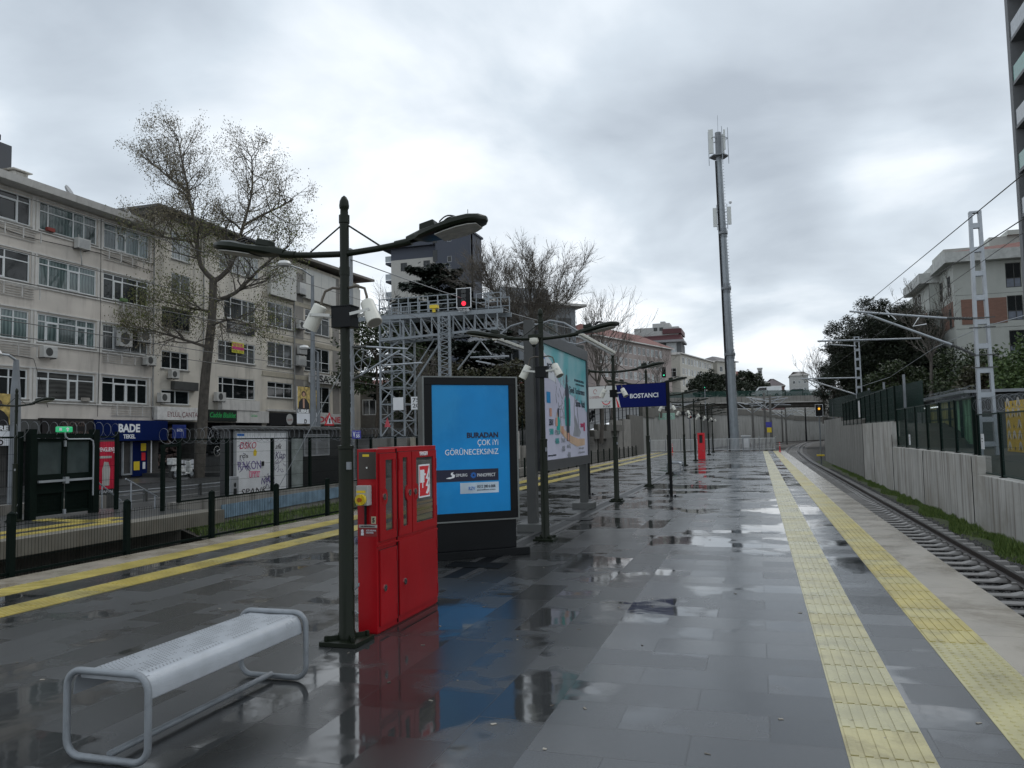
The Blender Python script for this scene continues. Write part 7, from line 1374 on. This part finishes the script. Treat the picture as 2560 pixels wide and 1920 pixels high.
# ================================================================== background buildings
def face_windows(t, fr, cols, rows, w_, h, pm=None, fm=None, muls=(.5,), tr=None, sill=False, inset=.05, thin=.06):
    for i, z in enumerate(rows):
        for j, a in enumerate(cols): window(t, fr, a, z, a+w_, z+h, muls, tr, fm, pm or GL[(i*3+j*5) % 6], inset, sill, (), thin)
def block(name, label, A, B, depth, z0, z1, wm, roof, cols, rows, ww, wh, eave=.5, rh=1.2, group=None, cat='building', muls=(.5,), roofflat=False, fm=None, right=True, thin=.08):
    A = V((*A, 0)); B = V((*B, 0)); u = (B-A).normalized(); fr = Fr(A, u); L = (B-A).length; t = thing(name, label, cat, (*A.xy, z0), group)
    mb = MB(); holes = [(a, z, a+ww, z+wh) for a in cols for z in rows]; wall(mb, fr, 0, L, z0, z1, holes, .2)
    for a, b in ((0, 0), (L, L)): mb.add([fr(a, z0, 0), fr(a, z0, -depth), fr(a, z1, -depth), fr(a, z1, 0)], [(0, 1, 2, 3)])
    mb.add([fr(0, z0, -depth), fr(L, z0, -depth), fr(L, z1, -depth), fr(0, z1, -depth)], [(0, 1, 2, 3)]); mb.add([fr(0, z1, 0), fr(L, z1, 0), fr(L, z1, -depth), fr(0, z1, -depth)], [(0, 1, 2, 3)]); mb.build('wall', wm, t)
    mb = MB(); e_ = eave
    mb.fbox(fr, -e_, z1+.01, -depth-e_, L+e_, z1+.25, e_); o_ = mb.build('eave', band, t)
    if not roofflat:
        c = [fr(-e_, z1+.26, e_), fr(L+e_, z1+.26, e_), fr(L+e_, z1+.26, -depth-e_), fr(-e_, z1+.26, -depth-e_), fr(depth*.4, z1+.26+rh, -depth/2), fr(L-depth*.4, z1+.26+rh, -depth/2)]
        mb = MB(); mb.add(c, [(0, 1, 5, 4), (1, 2, 5), (2, 3, 4, 5), (3, 0, 4), (3, 2, 1, 0)]); mb.build('roof', roof, t)
    for i, z in enumerate(rows):
        for j, a in enumerate(cols): window(t, fr, a, z, a+ww, z+wh, muls, None, fm, GL[(i*3+j*5) % 6], .05, False, (), thin)
    return t, fr
# dark tower
t = thing('apartment_tower', 'tall dark grey apartment tower with a cream facade strip, behind the cedar', 'apartment building', (-46, 112, 4))
navyr = mat('tower_slate', (.060, .068, .088), .8, var=.12, scale=.4); fd = Fr((-53.0, 110, 0), (1, 0, 0))
hs = [(1.6, z, 2.7, z+1.3) for z in (27.35, 24.3, 21.2, 18.1)]+[(5.4, z, 6.5, z+1.2) for z in (27.5, 24.4, 21.3, 18.2)]
mb = MB(); wall(mb, fd, 0, 7.8, 3, 29.15, hs, .2); mb.build('cream_wall', mat('tower_cream', (.40, .39, .36), .8, var=.05), t)
MB().box(-53.0, 110.001, 29.16, -45.2, 122, 30.9).box(-53.0, 110.25, 3, -45.2, 122, 29.15).build('upper_wall', navyr, t)
mb = MB(); wall(mb, Fr((-45.19, 109, 0), (1, 0, 0)), 0, 5.6, 3, 32.2, [(1.9, z, 2.6, z+.9) for z in (31.0, 27.9, 24.8)], .2); mb.box(-45.19, 109.25, 3, -39.59, 114, 32.2); mb.add([(-45.19, 109, 3), (-45.19, 110, 3), (-45.19, 110, 32.2), (-45.19, 109, 32.2)], [(0, 1, 2, 3)]); mb.add([(-39.59, 109, 3), (-39.59, 110, 3), (-39.59, 110, 32.2), (-39.59, 109, 32.2)], [(0, 1, 2, 3)]); mb.build('slate_wall', navyr, t)
for h in hs: window(t, fd, *h, [.5], None, darksteel, gd, .04, False)
for z in (31.0, 27.9, 24.8): window(t, Fr((-45.19, 109, 0), (1, 0, 0)), 1.9, z, 2.6, z+.9, [], None, grey_p, gd, .04, False)
for z in (28.7, 25.9, 23.1, 20.3): b = MB().box(-54.2, 110.5, z, -53.01, 113, z+.35).build('balcony', navyr, t); MB().box(-54.2, 110.45, z+.4, -53.05, 110.48, z+1.3).build('glass_rail', mat('rail_glass', (.35, .38, .40), .1), b)
mb = MB(); mb.hexa([(-54.5, 109.2, 30.91), (-44.8, 109.2, 30.91), (-44.8, 123, 30.91), (-54.5, 123, 30.91), (-54.5, 109.2, 31.5), (-44.8, 109.2, 32.7), (-44.8, 123, 32.7), (-54.5, 123, 31.5)]); mb.box(-45.0, 108.8, 32.21, -39.4, 114.4, 32.5); mb.build('roof', navyr, t); MB().tube([(-41, 112, 32.5), (-41, 112, 36.5)], .05, 5).build('antenna', darksteel, t)
mb = MB()
for z in (28.2, 25.1, 31.0): mb.box(-45.6, 108.97, z, -44.9, 109.8, z+1.7)
mb.build('corner_window', gd, t)
# glass office block behind the bare tree
t, f_ = block('office_building', 'grey glazed office block behind the tall bare tree', (-24.0, 74), (-17.6, 80), 8, 1, 14.9, mat('office_grey', (.26, .28, .30), .6, var=.1), roof_d, [.5, 2.6, 4.7, 6.6], [3.5, 6.3, 9.1, 11.9], 1.7, 1.9, .9, 1.0, roofflat=True, fm=galv_d)
MB().fbox(f_, 1, 15.2, -6, 6.5, 16.9, -1.5).build('roof_house', MATS['office_grey'], t)
# low dark-walled building behind thickets, with a band of windows
block('low_building', 'low dark building with a row of white windows behind the gantry', (-40, 66.5), (-17.5, 77), 8, .5, 6.6, mat('dark_render', (.16, .15, .135), .85, var=.2), roof_r, [.8+1.75*i for i in range(13)], [4.0], 1.3, 1.5, .3, .8)
# red roofed block and its neighbours up the street
pinkr = mat('render_pinkish', (.32, .27, .25), .85, var=.1, scale=.6); cols = [2+2.25*i for i in range(14)]
block('apartment_block', 'long pinkish apartment block with a red tiled roof beyond the billboard', (-31.6, 161), (-19.6, 197), 12, 8, 22.2, pinkr, roof_r, cols, [19.7, 16.8, 13.9], 1.45, 1.75, .7, 3.4, 'apartment blocks up the street', 'apartment building')
t, f_ = block('apartment_block', 'cream apartment block with a corner bay, right of the red roofed one', (-18.2, 205), (-11.6, 236), 12, 10, 22.0, mat('render_ivory', (.44, .42, .37), .85, var=.07), roof_d, [2+2.6*i for i in range(11)], [19.6, 16.8, 13.9], 1.6, 1.7, .5, 1, 'apartment blocks up the street', 'apartment building', roofflat=True)
mb = MB(); mb.box(-22.2, 204.6, 10, -18.3, 215, 21.7); mb.build('side_wall', MATS['render_ivory'], t); b_ = MB().box(-21.9, 203.4, 15.2, -18.9, 204.59, 18.6).build('bay', MATS['render_ivory'], t); face_windows(b_, Fr((-21.9, 203.4, 0), (1, 0, 0)), [.15], [16.0], 2.7, 2.2, gd, None, (.33, .66), .6, False, -.03); MB().box(-22.3, 204.2, 21.71, -18, 215, 22.3).build('parapet', band, t)
block('apartment_block', 'small cream house with a grey pitched roof left of the cell tower', (-10.6, 240), (-5.5, 247), 9, 12, 22.6, MATS['render_ivory'], mat('roof_slate', (.13, .12, .12), .8), [1.2, 4.4, 6.6], [19.6], 1.3, 1.6, .7, 1.8, 'apartment blocks up the street', 'apartment building')
# maroon stepped building
t = thing('stepped_building', 'stepped grey building with dark maroon roof bands above the red roof', 'building', (-21, 235, 15)); k = 235/180
def R(x0, x1, z0, z1, y=235, d=12): return (x0*k, y, 1.6+(z0-1.6)*k, x1*k, y+d, 1.6+(z1-1.6)*k)
MB().box(*R(-26.0, -16.0, 23.7, 25.7)).box(*R(-22.1, -18.2, 25.71, 26.9, 238, 6)).box(*R(-20.4, -19.3, 26.91, 27.4, 239, 3)).build('upper_wall', mat('stepped_grey', (.36, .36, .35), .8), t)
MB().box(*R(-19.6, -15.4, 24.1, 25.2, 234.5)).box(*R(-28.2, -15.6, 23.2, 23.69, 234)).hexa([V((a*k, 233, 1.6+(z-1.6)*k)) for a, z in ((-28.8, 22.6), (-15.0, 22.6))]+[V((a*k, 236, 1.6+(z-1.6)*k)) for a, z in ((-15.0, 22.6), (-28.8, 22.6))]+[V((a*k, 235, 1.6+(z-1.6)*k)) for a, z in ((-26.5, 23.7), (-15.6, 23.9))]+[V((a*k, 238, 1.6+(z-1.6)*k)) for a, z in ((-15.6, 23.9), (-26.5, 23.7))]).build('maroon_roof', roof_m, t)
MB().box(*R(-28.6, -14.9, 22.1, 22.55, 232.6)).build('slab', mat('slab_grey', (.22, .22, .23), .7), t); MB().box(*R(-18.9, -16.6, 14, 22.0, 235.2)).build('pale_wall', mat('stepped_pale', (.42, .44, .45), .8), t); MB().box(*R(-16.59, -15.55, 14, 22.0, 235)).box(*R(-25, -18.91, 14, 22.0, 236)).build('dark_wall', mat('stepped_dark', (.09, .095, .10), .8), t)
fk = Fr((0, 235, 0), (1, 0, 0)); 
for a in (-21.6, -20.3): window(t, fk, a*k, 32.0, a*k+1.1, 33.0, [.5], None, darksteel, gd, -.03, False)
# houses on the skyline right of the tower
t, f_ = block('skyline_house', 'pale round ended apartment block on the skyline left of the big pine', (12.0, 300), (18.0, 300), 12, 10, 21.4, mat('skyline_pale', (.40, .40, .385), .85), mat('roof_grey_tiles', (.24, .23, .22), .8), [.8, 2.6, 4.4], [18.5, 16.0, 13.5], .8, 1.1, .3, 1.6, 'skyline houses')
block('skyline_house', 'brown roofed building on the skyline left of the pale block', (1.8, 310), (10.2, 310), 12, 10, 18.4, mat('skyline_brown', (.16, .10, .095), .85), mat('roof_brown', (.09, .07, .075), .8), [1, 3, 5, 7], [15.4], .9, 1.1, .4, 3.0, 'skyline houses')
block('skyline_house', 'red roofed house on the skyline just right of the cell tower', (-13.5, 318), (-1.5, 318), 12, 10, 22.8, MATS['render_ivory'], roof_r, [1.5, 4, 6.5, 9], [20.2], 1.1, 1.2, .5, 2.6, 'skyline houses')
t = thing('chimney_stack', 'square pale chimney stack on the skyline', 'chimney', (1.5, 296, 15)); MB().box(.9, 296, 15, 2.4, 297.5, 24.0).box(.7, 295.8, 24.01, 2.6, 297.7, 24.5).build('stack', MATS['skyline_pale'], t); MB().box(1.2, 295.98, 22.5, 2.1, 295.999, 23.4).build('vent', darksteel, t)
block('skyline_house', 'small pale house with a low roof under the chimney stack', (.4, 290), (4.4, 290), 8, 10, 18.6, MATS['skyline_pale'], roof_d, [1.0], [16.5], .9, 1.0, .3, .6, 'skyline houses')
# right apartment with stepped eave and brick bands
t = thing('apartment_block', 'pale grey apartment block with terracotta panels and stepped eave on the right', 'apartment building', (18, 75, 2)); ga = mat('apt_grey', (.46, .475, .44), .8, var=.07, scale=.8, streak=.25, sdens=1.2, scol=(.25, .26, .24)); bk = brickmat('terracotta_panel', (.25, .135, .10), (.21, .115, .085), (.19, .12, .095), .3, .1, 'xz', .8, .006)
fA = Fr((15.8, 72, 0), (1, 0, 0)); wn = [(3.75, z, 4.85, z+2.0) for z in (12.75, 10.1, 7.3, 4.6)]+[(6.4, z, 7.6, z+2.0) for z in (12.75, 10.1, 7.3)]
mb = MB(); wall(mb, fA, 0, 12, 2, 15.0, wn, .2); mb.add([(15.8, 72, 2), (15.8, 77.2, 2), (15.8, 77.2, 15), (15.8, 72, 15)], [(3, 2, 1, 0)]); mb.box(15.0, 77.21, 2, 27, 90, 14.4); mb.box(16.05, 72.3, 2, 27.8, 77.2, 14.95); mb.box(15.0, 77.2, 2, 15.79, 77.4, 14.4); mb.build('wall', ga, t)
for h in wn:
    w_ = window(t, fA, *h, [.55], .38, darksteel, gd, .06, False); MB().fbox(fA, h[0]+.05, h[1]+.02, -.09, h[2]-.05, h[1]+.72, -.05).build('lower_panel', mat('panel_bluegrey', (.16, .18, .22), .6), w_)
MB().fbox(fA, .45, 9.95, 0, 3.7, 12.0, .04).fbox(fA, 4.9, 9.95, 0, 6.35, 12.0, .04).build('terracotta_panel', bk, t)
fS = Fr((15.8, 84, 0), (0, -1, 0)); ts_ = brickmat('terracotta_side', (.25, .135, .10), (.21, .115, .085), (.19, .12, .095), .3, .1, 'yz', .8, .006); MB().box(15.765, 72.6, 9.9, 15.799, 76.6, 12.0).build('terracotta_panel', ts_, t); MB().box(14.96, 78.5, 9.7, 14.999, 81.5, 12.0).build('terracotta_panel', ts_, t)
fW = Fr((15.8, 77, 0), (0, -1, 0)); f3 = Fr((15.0, 84, 0), (0, -1, 0))
for z in (12.6, 9.9, 7.1, 4.5): window(t, fW, .3, z, .9, z+1.6, [], None, darksteel, gd, -.05, False); window(t, fW, 3.2, z, 3.9, z+1.6, [], None, darksteel, gd, -.05, False); window(t, f3, .4, z-.1, 1.1, z+1.5, [], None, darksteel, gd, -.05, False); window(t, f3, 2.2, z-.1, 2.9, z+1.5, [], None, darksteel, gd, -.05, False)
mb = MB(); mb.box(15.1, 71.2, 15.01, 28.5, 77.0, 15.85); mb.box(14.2, 77.01, 14.41, 28, 85, 15.3); mb.hexa([(14.3, 84, 14.5), (15.15, 77.0, 15.0), (15.2, 80, 15.0), (15.2, 85, 14.5), (14.3, 84, 15.2), (15.15, 77.0, 15.84), (15.2, 80, 15.84), (15.2, 85, 15.2)]); mb.build('eave', mat('apt_eave', (.48, .49, .47), .8), t)
mb = MB(); mb.hexa([(15.3, 71.4, 15.86), (28, 71.4, 15.86), (28, 78, 15.86), (15.3, 78, 15.86), (16.6, 74.5, 16.1), (28, 74.5, 17.4), (28, 76, 17.4), (16.6, 76, 16.1)]); mb.build('roof', roof_r, t); MB().box(15.7, 74.4, 15.87, 19.2, 79, 16.75).box(19.21, 74.6, 15.87, 27, 79, 17.5).box(20.5, 74.2, 17.51, 27, 79, 17.9).build('attic', ga, t)
mb = MB()
for z in (12.35, 9.6, 6.85): mb.fbox(fA, 0, z, 0, 12, z+.02, .012)
mb.build('joint_line', darksteel, t)
# tall tower block at the right edge
t = thing('apartment_tower', 'tall dark slender tower block with green balcony glass at the right edge', 'apartment building', (16, 50, 1)); tw = mat('tower_wall', (.16, .165, .17), .7, var=.08)
TX = 17.25
MB().box(TX, 59.4, 1, TX+1.6, 60, 48).box(TX+1.3, 34, 1, TX+10, 59.39, 48).box(TX, 33.4, 1, TX+1.6, 33.99, 48).box(TX+.1, 46.2, 1, TX+1.299, 46.6, 48).build('wall', tw, t)
for k in range(15):
    z = 3.4+k*3.0
    for y0, y1 in ((46.61, 59.39), (34.0, 46.19)):
        b = MB().box(TX+.05, y0, z, TX+1.29, y1, z+.22).build('balcony', tw, t); MB().box(TX+.06, y0+.1, z+.23, TX+.10, y1-.1, z+1.25).build('glass_rail', mat('green_glass' if (k+int(y0)) % 2 else 'grey_glass', (.06, .22, .18) if (k+int(y0)) % 2 else (.25, .27, .29), .15), b); MB().box(TX+1.27, y0+1.5, z+.3, TX+1.295, y1-1.5, z+2.4).build('pane', gd, b)
# haze
